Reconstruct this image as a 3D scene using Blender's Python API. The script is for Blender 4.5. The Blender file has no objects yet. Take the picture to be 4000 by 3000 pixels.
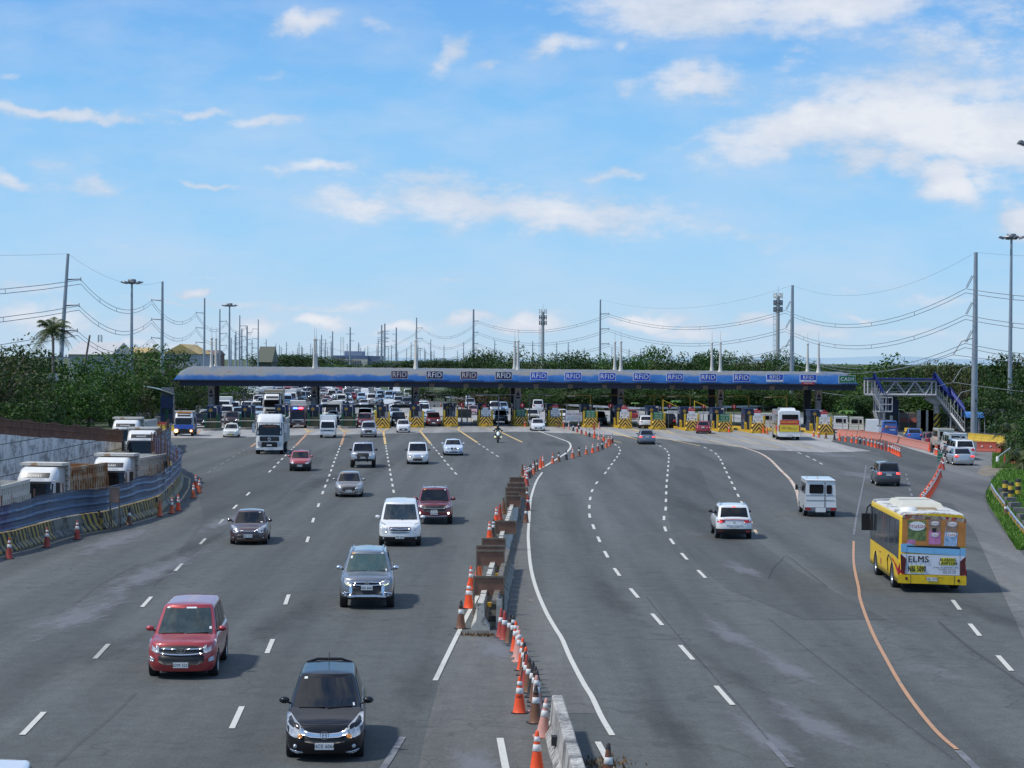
import bpy, math, random
from mathutils import Vector, Matrix, Euler
from mathutils.geometry import tessellate_polygon
R = random.Random(7)
PI = math.pi
sc = bpy.context.scene
COL = sc.collection
CH, FV = 8.6, 4424.0
CAM = Vector((0, 0, CH))
_p = math.atan(52.5 / 4424.0); _r = 0.0078
_f = Vector((0, math.cos(_p), -math.sin(_p)))
_u0 = Vector((0, math.sin(_p), math.cos(_p))); _x0 = Vector((1, 0, 0))
_rt = _x0 * math.cos(_r) + _u0 * math.sin(_r)
_up = -_x0 * math.sin(_r) + _u0 * math.cos(_r)
cam = bpy.data.cameras.new('camera'); co = bpy.data.objects.new('camera', cam); COL.objects.link(co)
cam.sensor_width = 36; cam.lens = 72; cam.clip_start = 0.5; cam.clip_end = 30000
mw = Matrix((( _rt.x, _up.x, -_f.x, 0), (_rt.y, _up.y, -_f.y, 0), (_rt.z, _up.z, -_f.z, CH), (0, 0, 0, 1)))
co.matrix_world = mw
sc.camera = co
def ray(x, y):
 return _f + _rt * ((x - 1106) / FV) - _up * ((y - 829.5) / FV)
def at(x, y, z=0.0):
 d = ray(x, y); t = (z - CH) / d.z
 return CAM + d * t
def atd(x, y, D):
 d = ray(x, y); return CAM + d * (D / d.y)
def zc(X0, Y0, k):
 return lambda x, y: ((X0 + k * x) / 1.80832, (Y0 + k * y) / 1.80832)
Z1 = zc(0, 900, .45208); Z2 = zc(600, 1350, .45208); Z3 = zc(1500, 1350, .45208); Z4 = zc(2400, 1350, .45208)
Z5 = zc(3200, 1250, .36166); Z6 = zc(0, 1600, .36166); Z7 = zc(1200, 1650, .36166); ZM = zc(1750, 1750, .45208)
ZN = zc(1700, 2300, .42194); ZR = zc(2600, 1700, .36166); ZB = zc(3300, 1700, .42194); ZE = zc(3550, 1650, .30141)
ZG = zc(2000, 2000, .60277); ZH = zc(3000, 2200, .48216); ZF = zc(1000, 1150, .31646); ZS = zc(700, 1100, .45208)
ZT = zc(800, 1480, .27125); ZU = zc(1300, 1480, .27125); ZV = zc(1000, 1500, .13562); ZW = zc(1200, 1500, .13562)
ZX = zc(1450, 1500, .18083); ZY = zc(2500, 800, .67812); Z0 = zc(0, 2200, .48216)
MATS = {}
def mat(name, col, rough=.6, metal=0., coat=0., var=.06, scale=2., spec=.5, emit=0., bump=0., trans=0.):
 if name in MATS: return MATS[name]
 m = bpy.data.materials.new(name); m.use_nodes = True; nt = m.node_tree; N = nt.nodes; L = nt.links
 b = N['Principled BSDF']
 b.inputs['Roughness'].default_value = rough; b.inputs['Metallic'].default_value = metal
 b.inputs['Coat Weight'].default_value = coat; b.inputs['Coat Roughness'].default_value = .04
 b.inputs['Specular IOR Level'].default_value = spec
 c = (col[0], col[1], col[2], 1)
 if emit:
  b.inputs['Emission Color'].default_value = c; b.inputs['Emission Strength'].default_value = emit
 if var > 0 or bump > 0:
  tc = N.new('ShaderNodeTexCoord'); nz = N.new('ShaderNodeTexNoise')
  nz.inputs['Scale'].default_value = scale; nz.inputs['Detail'].default_value = 5; nz.inputs['Roughness'].default_value = .65
  L.new(tc.outputs['Object'], nz.inputs['Vector'])
  rp = N.new('ShaderNodeValToRGB')
  rp.color_ramp.elements[0].position = .3; rp.color_ramp.elements[1].position = .7
  rp.color_ramp.elements[0].color = (col[0]*(1-var), col[1]*(1-var), col[2]*(1-var), 1)
  rp.color_ramp.elements[1].color = (min(1, col[0]*(1+var)), min(1, col[1]*(1+var)), min(1, col[2]*(1+var)), 1)
  L.new(nz.outputs['Fac'], rp.inputs['Fac']); L.new(rp.outputs['Color'], b.inputs['Base Color'])
  if bump:
   bp = N.new('ShaderNodeBump'); bp.inputs['Strength'].default_value = bump; bp.inputs['Distance'].default_value = .05
   L.new(nz.outputs['Fac'], bp.inputs['Height']); L.new(bp.outputs['Normal'], b.inputs['Normal'])
 else:
  b.inputs['Base Color'].default_value = c
 MATS[name] = m; return m
def nodes(name):
 m = bpy.data.materials.new(name); m.use_nodes = True; MATS[name] = m
 return m, m.node_tree.nodes, m.node_tree.links, m.node_tree.nodes['Principled BSDF']
def n_new(N, t, **kw):
 n = N.new(t)
 for k, v in kw.items():
  if k in n.inputs: n.inputs[k].default_value = v
  else: setattr(n, k, v)
 return n
def ramp(N, L, src, stops):
 r = N.new('ShaderNodeValToRGB'); e = r.color_ramp.elements
 while len(e) < len(stops): e.new(.5)
 for i, (p, c) in enumerate(stops):
  e[i].position = p; e[i].color = (c[0], c[1], c[2], 1) if hasattr(c, '__len__') else (c, c, c, 1)
 L.new(src, r.inputs['Fac']); return r.outputs['Color']
def mixc(N, L, f, a, b, bt='MIX'):
 m = N.new('ShaderNodeMix'); m.data_type = 'RGBA'; m.blend_type = bt
 if hasattr(f, 'links'): L.new(f, m.inputs[0])
 else: m.inputs[0].default_value = f
 for s, i in ((a, 6), (b, 7)):
  if hasattr(s, 'links'): L.new(s, m.inputs[i])
  else: m.inputs[i].default_value = (s[0], s[1], s[2], 1)
 return m.outputs[2]
def noise(N, L, vec, scale, detail=4, rough=.6, sc3=None):
 if sc3:
  mp = N.new('ShaderNodeMapping'); mp.inputs['Scale'].default_value = sc3; L.new(vec, mp.inputs['Vector']); vec = mp.outputs[0]
 n = N.new('ShaderNodeTexNoise'); n.inputs['Scale'].default_value = scale; n.inputs['Detail'].default_value = detail; n.inputs['Roughness'].default_value = rough
 L.new(vec, n.inputs['Vector']); return n.outputs['Fac']
def asphalt(name, base, crack=.5, dark=(.6, 1.3)):
 m, N, L, b = nodes(name)
 tc = N.new('ShaderNodeTexCoord').outputs['Object']
 a = noise(N, L, tc, .035, 5, .55, (1, .35, 1)); c1 = ramp(N, L, a, [(.32, tuple(x*dark[0] for x in base)), (.5, base), (.7, tuple(x*dark[1] for x in base))])
 s = noise(N, L, tc, .45, 4, .6, (1.6, .07, 1)); c2 = ramp(N, L, s, [(.3, .74), (.5, 1.), (.72, 1.22)])
 c = mixc(N, L, .85, c1, c2, 'MULTIPLY')
 p = noise(N, L, tc, 1.3, 8, .8); c3 = ramp(N, L, p, [(.3, .74), (.5, 1.), (.7, 1.2)]); c = mixc(N, L, .9, c, c3, 'MULTIPLY')
 g = noise(N, L, tc, 22, 3, .8); c4 = ramp(N, L, g, [(.3, .6), (.5, 1.), (.74, 1.7)]); c = mixc(N, L, .75, c, c4, 'MULTIPLY')
 w = noise(N, L, tc, .11, 6, .75, (1, .5, 1)); c5 = ramp(N, L, w, [(.6, 0.), (.76, 1.)]); c = mixc(N, L, ramp(N, L, w, [(.59, 0.), (.8, .35)]), c, (.26, .27, .3))
 wt = N.new('ShaderNodeTexWave'); wt.bands_direction = 'X'; wt.inputs['Scale'].default_value = .093; wt.inputs['Distortion'].default_value = 2.5; wt.inputs['Detail'].default_value = 3; wt.inputs['Detail Scale'].default_value = .12; L.new(tc, wt.inputs['Vector'])
 c = mixc(N, L, .55, c, ramp(N, L, wt.outputs['Fac'], [(.1, .84), (.6, 1.02), (1., 1.1)]), 'MULTIPLY')
 v = N.new('ShaderNodeTexVoronoi'); v.feature = 'DISTANCE_TO_EDGE'; v.inputs['Scale'].default_value = .06
 dn = N.new('ShaderNodeTexNoise'); dn.inputs['Scale'].default_value = .5; L.new(tc, dn.inputs['Vector'])
 mx = N.new('ShaderNodeVectorMath'); mx.operation = 'MULTIPLY_ADD'; L.new(dn.outputs['Color'], mx.inputs[0]); mx.inputs[1].default_value = (5, 5, 5); L.new(tc, mx.inputs[2])
 L.new(mx.outputs[0], v.inputs['Vector'])
 ck = ramp(N, L, v.outputs['Distance'], [(.0, crack), (.006, 0.)]); c = mixc(N, L, ck, c, tuple(x*.55 for x in base))
 L.new(c, b.inputs['Base Color']); b.inputs['Roughness'].default_value = .82; b.inputs['Specular IOR Level'].default_value = .35
 bp = N.new('ShaderNodeBump'); bp.inputs['Strength'].default_value = .25; bp.inputs['Distance'].default_value = .02; L.new(g, bp.inputs['Height']); L.new(bp.outputs['Normal'], b.inputs['Normal'])
 return m
def worn(name, col, under, wear=.5, scale=1.6, rough=.6, sc3=None, metal=0.):
 m, N, L, b = nodes(name)
 tc = N.new('ShaderNodeTexCoord').outputs['Object']
 n1 = noise(N, L, tc, scale, 7, .72, sc3); n2 = noise(N, L, tc, scale*5, 4, .6)
 f = ramp(N, L, n1, [(wear, 0.), (wear + .08, 1.)])
 c = mixc(N, L, f, col, under); c = mixc(N, L, .5, c, ramp(N, L, n2, [(.3, .7), (.7, 1.2)]), 'MULTIPLY')
 L.new(c, b.inputs['Base Color']); b.inputs['Roughness'].default_value = rough; b.inputs['Metallic'].default_value = metal
 return m
def stripes(name, ca, cb, period, direction, rough=.6, duty=.5, wear=None, chevron=None):
 m, N, L, b = nodes(name)
 tc = N.new('ShaderNodeTexCoord').outputs['Object']
 sx = N.new('ShaderNodeSeparateXYZ'); L.new(tc, sx.inputs[0])
 def mth(op, a, bb):
  k = N.new('ShaderNodeMath'); k.operation = op
  for i, s in enumerate((a, bb)):
   if s is None: continue
   if hasattr(s, 'links'): L.new(s, k.inputs[i])
   else: k.inputs[i].default_value = s
  return k.outputs[0]
 x = sx.outputs[0]
 if chevron: x = mth('ABSOLUTE', x, None)
 t = mth('ADD', mth('MULTIPLY', x, direction[0]), mth('ADD', mth('MULTIPLY', sx.outputs[1], direction[1]), mth('MULTIPLY', sx.outputs[2], direction[2])))
 fr = mth('FRACT', mth('DIVIDE', mth('ADD', t, 50.), period), None)
 f = mth('GREATER_THAN', fr, duty)
 c = mixc(N, L, f, ca, cb)
 n1 = noise(N, L, tc, 3, 6, .7); c = mixc(N, L, .8, c, ramp(N, L, n1, [(.3, .6), (.65, 1.1)]), 'MULTIPLY')
 if wear: c = mixc(N, L, ramp(N, L, n1, [(wear[0], 0.), (wear[0] + .07, 1.)]), c, wear[1])
 L.new(c, b.inputs['Base Color']); b.inputs['Roughness'].default_value = rough
 return m
_TX = {}
def text_mesh(s, bold=0.):
 k = (s, bold)
 if k not in _TX:
  cu = bpy.data.curves.new('t', 'FONT'); cu.body = s; cu.align_x = 'CENTER'; cu.align_y = 'CENTER'; cu.size = 1; cu.space_character = 1 + bold*7; cu.extrude = .0; cu.resolution_u = 3
  ob = bpy.data.objects.new('t', cu)
  me = bpy.data.meshes.new_from_object(ob)
  _TX[k] = ([v.co.copy() for v in me.vertices], [tuple(p.vertices) for p in me.polygons])
  bpy.data.objects.remove(ob); bpy.data.curves.remove(cu); bpy.data.meshes.remove(me)
 return _TX[k]
class MB:
 def __init__(s): s.v = []; s.f = []; s.m = []; s.sm = []
 def add(s, vs, fs, m=0, sm=False):
  o = len(s.v); s.v += [tuple(v) for v in vs]
  for f in fs: s.f.append(tuple(o + i for i in f)); s.m.append(m); s.sm.append(sm)
  return s
 def box(s, x0, x1, y0, y1, z0, z1, m=0, M=None, tx=1., ty=1.):
  cx, cy = (x0+x1)/2, (y0+y1)/2
  vs = [Vector((x, y, z0)) for x, y in ((x0, y0), (x1, y0), (x1, y1), (x0, y1))] + \
             [Vector((cx+(x-cx)*tx, cy+(y-cy)*ty, z1)) for x, y in ((x0, y0), (x1, y0), (x1, y1), (x0, y1))]
  if M: vs = [M @ v for v in vs]
  return s.add(vs, [(3, 2, 1, 0), (4, 5, 6, 7), (0, 1, 5, 4), (1, 2, 6, 5), (2, 3, 7, 6), (3, 0, 4, 7)], m)
 def tube(s, pts, rad, n=8, m=0, sm=True, cap=True):
  pts = [Vector(p) for p in pts]; k = len(pts)
  if not hasattr(rad, '__len__'): rad = [rad]*k
  vs = []; fs = []
  for i, p in enumerate(pts):
   d = (pts[min(i+1, k-1)] - pts[max(i-1, 0)]).normalized()
   a = d.cross(Vector((0, 0, 1)));
   if a.length < 1e-3: a = Vector((1, 0, 0))
   a.normalize(); b = d.cross(a)
   for j in range(n):
    t = 2*PI*j/n; vs.append(p + (a*math.cos(t) + b*math.sin(t))*rad[i])
  for i in range(k-1):
   for j in range(n): fs.append((i*n+j, i*n+(j+1) % n, (i+1)*n+(j+1) % n, (i+1)*n+j))
  s.add(vs, fs, m, sm)
  if cap: s.add(vs[:n], [tuple(range(n))], m); s.add(vs[-n:], [tuple(reversed(range(n)))], m)
  return s
 def lathe(s, prof, n=16, m=0, axis='z', c=(0, 0, 0), sm=True):
  vs = []
  for r, h in prof:
   for j in range(n):
    t = 2*PI*j/n; a, b = r*math.cos(t), r*math.sin(t)
    v = (a, b, h) if axis == 'z' else ((h, a, b) if axis == 'x' else (a, h, b))
    vs.append((v[0]+c[0], v[1]+c[1], v[2]+c[2]))
  fs = [(i*n+j, i*n+(j+1) % n, (i+1)*n+(j+1) % n, (i+1)*n+j) for i in range(len(prof)-1) for j in range(n)]
  return s.add(vs, fs, m, sm)
 def grid(s, fn, us, ws, m=0, sm=True):
  vs = [fn(u, w) for u in us for w in ws]; k = len(ws)
  return s.add(vs, [(i*k+j, (i+1)*k+j, (i+1)*k+j+1, i*k+j+1) for i in range(len(us)-1) for j in range(k-1)], m, sm)
 def poly(s, pts, m=0):
  return s.add(pts, [tuple(range(len(pts)))], m)
 def prism(s, pts, off, m=0, sm=False):
  o = Vector(off); n = len(pts); p = [Vector(q) for q in pts]
  s.add(p, [tuple(range(n))], m); s.add([q+o for q in p], [tuple(reversed(range(n)))], m)
  return s.add(p + [q+o for q in p], [(i, i+n, (i+1) % n+n, (i+1) % n) for i in range(n)], m, sm)
 def sweep(s, line, prof, m=0, sm=False, z=None):
  P = [Vector(p) for p in line]; k = len(P); n = len(prof); vs = []
  for i, p in enumerate(P):
   d = P[min(i+1, k-1)] - P[max(i-1, 0)]; d.z = 0; d.normalize(); a = Vector((d.y, -d.x, 0))
   for o, h in prof: vs.append(p + a*o + Vector((0, 0, h)))
  s.add(vs, [(i*n+j, i*n+(j+1) % n, (i+1)*n+(j+1) % n, (i+1)*n+j) for i in range(k-1) for j in range(n)], m, sm)
  s.add(vs[:n], [tuple(range(n))], m); s.add(vs[-n:], [tuple(reversed(range(n)))], m)
  return s
 def text(s, t, size, M, m=0, bold=0., sx=1.):
  vs, fs = text_mesh(t, bold)
  for k in ((0,) if bold < .008 else (-1, 0, 1, 2) if bold > .015 else (0, 1)):
   s.add([M @ Vector((v.x*size*sx + k*bold*size*.9, v.y*size, .0006*(k+2))) for v in vs], fs, m)
  return s
 def build(s, name, mats, parent=None, loc=None, rz=0.):
  me = bpy.data.meshes.new(name); me.from_pydata(s.v, [], s.f)
  for mm in (mats if isinstance(mats, (list, tuple)) else [mats]): me.materials.append(mm)
  me.polygons.foreach_set('material_index', s.m); me.polygons.foreach_set('use_smooth', s.sm); me.update()
  o = bpy.data.objects.new(name, me); COL.objects.link(o)
  if parent: o.parent = parent
  if loc is not None: o.location = loc
  if rz: o.rotation_euler.z = rz
  return o
def tag(o, label=None, cat=None, group=None, kind=None):
 if label: o['label'] = label
 if cat: o['category'] = cat
 if group: o['group'] = group
 if kind: o['kind'] = kind
 return o
def thing(name, label, cat, loc=(0, 0, 0), rz=0., group=None):
 o = bpy.data.objects.new(name, None); COL.objects.link(o); o.location = loc; o.rotation_euler.z = rz
 o.empty_display_size = .3
 return tag(o, label, cat, group)
def place_mesh(o, name, loc, rz=0., scale=None, label=None, cat=None, group=None, parent=None):
 c = bpy.data.objects.new(name, o.data); COL.objects.link(c); c.location = loc; c.rotation_euler.z = rz
 if scale: c.scale = scale if hasattr(scale, '__len__') else (scale,)*3
 if parent: c.parent = parent
 return tag(c, label, cat, group)
KIDS = {}
def kids(o):
 return [c for c in bpy.data.objects if c.parent == o]
def copy_tree(o, tree=None, parent=None, repaint=None):
 c = o.copy(); COL.objects.link(c); c.parent = parent
 if repaint and o.type == 'MESH':
  for i, sl in enumerate(c.material_slots):
   if sl.material and sl.material.name in repaint:
    nm = repaint[sl.material.name]; sl.link = 'OBJECT'; sl.material = nm
 for ch in tree.get(o.name, ()): copy_tree(ch, tree, c, repaint)
 return c
def tree_of(o):
 t = {}
 def rec(p):
  t[p.name] = [c for c in p.children]
  for c in p.children: rec(c)
 rec(o); return t
FACE = Matrix.Rotation(PI/2, 4, 'X')      # text standing up, facing -Y
def T(x, y, z): return Matrix.Translation((x, y, z))
ASPH = asphalt('asphalt', (.092, .097, .092), .6, (.8, 1.22)); ASPH_D = asphalt('dark_asphalt', (.074, .078, .074), .4, (.85, 1.14)); ASPH_L = asphalt('pale_asphalt', (.13, .128, .117), .7, (.75, 1.25))
CONC_R = asphalt('concrete_paving', (.30, .295, .28), .5)
W_LINE = worn('white_road_paint', (.6, .59, .52), (.3, .3, .29), .62, 2.5); O_LINE = worn('orange_road_paint', (.5, .27, .14), (.3, .24, .2), .56, 1.2)
Y_LINE = worn('yellow_road_paint', (.66, .45, .17), (.4, .33, .22), .6, 1.2); F_LINE = worn('faded_road_paint', (.19, .19, .195), (.12, .12, .125), .48, 1.2)
GLASS = mat('tinted_glass', (.008, .009, .011), .04, 0, 0, 0, spec=.5)
GLASS_G = mat('greenish_glass', (.05, .085, .075), .03, 0, 0, .2, 1.5, spec=1.)
TYRE = mat('tyre_rubber', (.018, .018, .019), .85); RIM = mat('alloy_rim', (.45, .46, .48), .3, .9, 0, 0)
BLACK = mat('black_plastic', (.015, .015, .016), .5); DARK = mat('dark_underbody', (.012, .012, .012), .9)
CHROME = mat('chrome', (.75, .77, .8), .12, 1, 0, 0); LENS = mat('headlamp_lens', (.4, .43, .46), .1, .2, 1., .55, 11)
RLENS = mat('tail_lamp_lens', (.38, .012, .015), .15, 0, .6, .3, 12); ALENS = mat('amber_lens', (.8, .3, .05), .2, 0, .5, .1)
RLIT = mat('lit_brake_lamp', (1., .06, .05), .3, emit=1.6, var=0); WLIT = mat('lit_headlamp', (1., .93, .78), .3, emit=9, var=0); OLIT = mat('lit_hazard_lamp', (1., .42, .12), .3, emit=14, var=0)
BLIT = mat('lit_blue_beacon', (.05, .12, 1.), .3, emit=8, var=0); RBLIT = mat('lit_red_beacon', (1., .05, .08), .3, emit=8, var=0)
PLATE = mat('number_plate_white', (.72, .73, .72), .4); INK = mat('black_ink', (.02, .02, .022), .5, 0, 0, 0)
WHITE = mat('white_paint', (.78, .78, .76), .45); GALV = mat('galvanised_steel', (.42, .45, .49), .42, .55, 0, .18, .8); GALV_D = mat('dull_steel', (.2, .21, .23), .5, .5, 0, .2, 3)
CONC = mat('weathered_concrete', (.38, .37, .34), .85, 0, 0, .35, 2.2, bump=.3)
YEL = worn('yellow_steel_paint', (.62, .42, .03), (.3, .2, .06), .62, 2.); BLUE_ST = mat('blue_steel', (.025, .055, .16), .45, .1, .1, .2)
def paint(name, col, metal=.0, rough=.38):
 return mat('paint_' + name, col, rough, metal, 1. if max(col) > .03 else .55, .05, 1., .5 if max(col) > .03 else .15)
P_W = paint('white', (.74, .75, .75)); P_BK = paint('black', (.012, .012, .015)); P_RED = paint('red', (.36, .03, .035), .15); P_DRED = paint('dark_red', (.17, .018, .028), .15)
P_SIL = paint('silver', (.52, .54, .57), .55, .32); P_GR = paint('grey', (.2, .22, .25), .5, .32); P_BRN = paint('brown', (.09, .05, .05), .35); P_DGR = paint('dark_grey', (.06, .065, .08), .3)
P_TAN = paint('grey_brown', (.27, .25, .24), .45, .34); P_BLU = paint('blue', (.04, .12, .4), .2); P_LB = paint('light_blue', (.35, .5, .66), .2); P_YG = paint('lime', (.5, .55, .12)); P_CR = paint('cream', (.62, .6, .5)); P_PNK = paint('rose', (.5, .25, .28), .2)
P_YBUS = worn('bus_yellow', (.76, .50, .01), (.55, .36, .05), .72, 1.5, .35)
SUN_EL, SUN_AZ = math.radians(56), math.radians(-104)    # azimuth from +Y, clockwise positive (negative: left)
w = bpy.data.worlds.new('World'); sc.world = w; w.use_nodes = True
N, L = w.node_tree.nodes, w.node_tree.links
bg = N['Background']
geo = N.new('ShaderNodeTexCoord').outputs['Generated']
sk = N.new('ShaderNodeTexSky'); sk.sky_type = 'NISHITA'; sk.sun_disc = False; sk.sun_elevation = SUN_EL; sk.sun_rotation = SUN_AZ
sk.air_density = 1.0; sk.dust_density = .6; sk.ozone_density = 1.5
def wm(op, *a):
 k = N.new('ShaderNodeMath'); k.operation = op
 for i, s in enumerate(a):
  if hasattr(s, 'links'): L.new(s, k.inputs[i])
  else: k.inputs[i].default_value = s
 return k.outputs[0]
sp = N.new('ShaderNodeSeparateXYZ'); L.new(geo, sp.inputs[0])
az = wm('ARCTAN2', sp.outputs[0], sp.outputs[1]); el = wm('ARCSINE', sp.outputs[2])
cmb = N.new('ShaderNodeCombineXYZ'); L.new(az, cmb.inputs[0]); L.new(el, cmb.inputs[1])
AE = cmb.outputs[0]
base = ramp(N, L, wm('DIVIDE', el, 1.5708), [(.0, (.53, .71, .88)), (.012, (.46, .70, .92)), (.035, (.36, .66, .97)), (.075, (.25, .57, .96)), (.112, (.17, .45, .9)), (.3, (.11, .30, .68)), (1., (.06, .19, .52))])
nish = N.new('ShaderNodeVectorMath'); nish.operation = 'SCALE'; L.new(sk.outputs[0], nish.inputs[0]); nish.inputs['Scale'].default_value = .09
skyc = mixc(N, L, .08, base, nish.outputs[0])
CL = [(650, 50, 95, 26, -12, 0.95), (620, 65, 70, 14, -8, 0.6), (815, 60, 50, 22, 15, 0.45), (975, 115, 75, 30, -38, 0.72), (1055, 145, 32, 16, -30, 0.6), (1205, 107, 95, 28, -6, 0.8), (1350, 90, 26, 18, -35, 0.55),
      (1500, 20, 320, 72, 2, 0.95), (1800, 10, 330, 60, -4, 0.95), (1700, 60, 240, 36, 8, 0.55), (1510, 175, 125, 50, 4, 0.9), (1350, 185, 45, 36, 0, 0.55), (2060, 95, 220, 62, 8, 0.62), (2060, 175, 270, 58, 6, 0.72), (2170, 30, 130, 80, 0, 0.6),
      (1760, 270, 260, 66, -12, 1.1), (1990, 270, 330, 100, 4, 1.2), (2140, 300, 240, 100, 0, 1.1), (1880, 340, 180, 60, 6, 0.8), (2040, 385, 100, 62, 20, 1.1), (1950, 350, 120, 48, 15, 0.9), (1500, 300, 110, 16, 0, 0.45),
      (2200, 470, 56, 46, 0, 1.1), (120, 243, 260, 17, 3, 0.85), (30, 238, 120, 12, 2, 0.7), (430, 243, 100, 12, -3, 0.66), (570, 252, 110, 13, -5, 0.66), (55, 245, 90, 14, 0, 0.6), (20, 390, 80, 22, 12, 0.69), (190, 405, 130, 30, 5, 0.62), (130, 350, 110, 22, 0, 0.38),
      (440, 393, 90, 10, 3, 0.69), (690, 362, 130, 20, 3, 0.69), (790, 440, 150, 36, 3, 0.81), (1000, 440, 280, 72, 6, 0.81), (1200, 455, 370, 58, 4, 0.85), (980, 385, 250, 40, 6, 0.56), (1480, 500, 420, 30, 3, 0.45), (1340, 377, 90, 20, -4, 0.69),
      (30, 160, 50, 14, -6, 0.5), (410, 628, 42, 15, -3, 1.1), (690, 690, 65, 22, -6, 1.1), (870, 705, 85, 16, -4, 0.84), (560, 700, 70, 22, 0, 0.88), (100, 690, 170, 42, 0, 0.81), (60, 630, 90, 22, 0, 0.68), (280, 700, 110, 28, 0, 0.68), (480, 655, 260, 14, 0, 0.54),
      (700, 660, 260, 12, 0, 0.51), (1010, 690, 85, 16, -4, 0.89), (1130, 700, 120, 26, -4, 1.01), (1390, 695, 110, 22, -3, 1.1), (1480, 715, 120, 22, 0, 0.81), (1640, 700, 90, 24, 0, 0.74), (1760, 715, 120, 24, 0, 0.74), (1860, 685, 70, 18, 0, 0.81), (1850, 620, 150, 12, 0, 0.47), (2030, 640, 120, 18, 0, 0.57),
      (1960, 720, 150, 20, 0, 0.57), (300, 745, 260, 14, 0, 0.54), (900, 745, 300, 12, 0, 0.47), (580, 172, 60, 10, 0, 0.35), (440, 590, 60, 8, 0, 0.3), (965, 615, 50, 12, 0, 0.54), (280, 546, 50, 8, 0, 0.35), (1200, 190, 60, 14, 0, 0.3), (1710, 130, 80, 40, -20, 0.5), (1640, 320, 190, 46, -10, .7), (1950, 205, 270, 56, 4, .85), (2100, 380, 130, 50, 6, .7)]
def vm(op, a, b=None, s=None):
 k = N.new('ShaderNodeVectorMath'); k.operation = op; L.new(a, k.inputs[0])
 if b is not None:
  if hasattr(b, 'links'): L.new(b, k.inputs[1])
  else: k.inputs[1].default_value = b
 if s is not None: k.inputs['Scale'].default_value = s
 return k.outputs['Value'] if op == 'LENGTH' else k.outputs[0]
wn = N.new('ShaderNodeTexNoise'); wn.inputs['Scale'].default_value = 36; wn.inputs['Detail'].default_value = 5; L.new(AE, wn.inputs['Vector'])
wv = vm('SCALE', vm('SUBTRACT', wn.outputs['Color'], (.5, .5, .5)), s=.02); AEW = vm('ADD', AE, wv)
acc = None
for (x, y, a, b, t, s) in CL:
 d = ray(x, y).normalized(); A = math.atan2(d.x, d.y); E = math.asin(d.z)
 mp = N.new('ShaderNodeMapping'); mp.vector_type = 'TEXTURE'; mp.inputs['Location'].default_value = (A, E, 0); mp.inputs['Rotation'].default_value = (0, 0, math.radians(-t)); mp.inputs['Scale'].default_value = (a/FV*1.5, b/FV*1.5, 1)
 L.new(AEW, mp.inputs['Vector'])
 mr = N.new('ShaderNodeMapRange'); mr.interpolation_type = 'SMOOTHSTEP'; L.new(vm('LENGTH', mp.outputs[0]), mr.inputs[0])
 mr.inputs[1].default_value = 0; mr.inputs[2].default_value = 1; mr.inputs[3].default_value = s; mr.inputs[4].default_value = 0
 acc = mr.outputs[0] if acc is None else wm('MAXIMUM', acc, mr.outputs[0])
up = N.new('ShaderNodeMapRange'); L.new(el, up.inputs[0]); up.inputs[1].default_value = .19; up.inputs[2].default_value = .45; up.inputs[3].default_value = 0; up.inputs[4].default_value = .62
bign = noise(N, L, geo, 2.2, 5, .6, (1, 1, 2.2))
acc = wm('MAXIMUM', acc, wm('MULTIPLY', up.outputs[0], ramp(N, L, bign, [(.42, 0.), (.62, 1.5)])))
fn = noise(N, L, AE, 58, 10, .64, (1, 2.2, 1)); fn2 = noise(N, L, AE, 13, 5, .55, (1, 2.6, 1))
q = wm('ADD', acc, wm('ADD', wm('MULTIPLY', wm('SUBTRACT', fn, .5), 1.35), wm('MULTIPLY', wm('SUBTRACT', fn2, .5), .5)))
dens = N.new('ShaderNodeMapRange'); dens.interpolation_type = 'SMOOTHSTEP'; L.new(q, dens.inputs[0])
dens.inputs[1].default_value = .14; dens.inputs[2].default_value = .8; dens.inputs[3].default_value = 0; dens.inputs[4].default_value = .93
tn = noise(N, L, AE, 16, 6, .6, (1, 2.4, 1))
ccol = ramp(N, L, wm('ADD', wm('MULTIPLY', tn, .8), wm('MULTIPLY', wm('SUBTRACT', q, .5), .25)), [(.3, (.56, .65, .78)), (.46, (.70, .75, .85)), (.62, (.84, .86, .91))])
wisp = ramp(N, L, fn2, [(.4, 0.), (.72, .36)])
sky1 = mixc(N, L, wisp, skyc, (.66, .74, .88))
skyf = mixc(N, L, wm('MULTIPLY', dens.outputs[0], wm('MINIMUM', 1., wm('ADD', .42, wm('MULTIPLY', acc, .62)))), sky1, ccol)
gmix = N.new('ShaderNodeMapRange'); L.new(el, gmix.inputs[0]); gmix.inputs[1].default_value = -.02; gmix.inputs[2].default_value = 0
fin = mixc(N, L, gmix.outputs[0], (.12, .13, .12), skyf)
L.new(fin, bg.inputs[0]); bg.inputs[1].default_value = 1.0
w.cycles.sampling_method = 'MANUAL'; w.cycles.sample_map_resolution = 512
sl = bpy.data.lights.new('sun', 'SUN'); sl.energy = 3.3; sl.angle = math.radians(4); sl.color = (1, .96, .9)
so = bpy.data.objects.new('sun', sl); COL.objects.link(so)
sd = Vector((math.sin(SUN_AZ)*math.cos(SUN_EL), math.cos(SUN_AZ)*math.cos(SUN_EL), math.sin(SUN_EL)))
so.rotation_euler = sd.to_track_quat('Z', 'Y').to_euler(); so.location = (0, 0, 60)
vs = sc.view_settings; vs.view_transform = 'Standard'; vs.look = 'None'; vs.gamma = 1; vs.use_curve_mapping = False; vs.exposure = 0
sc.cycles.max_bounces = 6; sc.cycles.diffuse_bounces = 3; sc.cycles.glossy_bounces = 3; sc.cycles.transparent_max_bounces = 8; sc.cycles.use_denoising = True
def V3(p, z=0.): return Vector((p[0], p[1], z))
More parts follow.
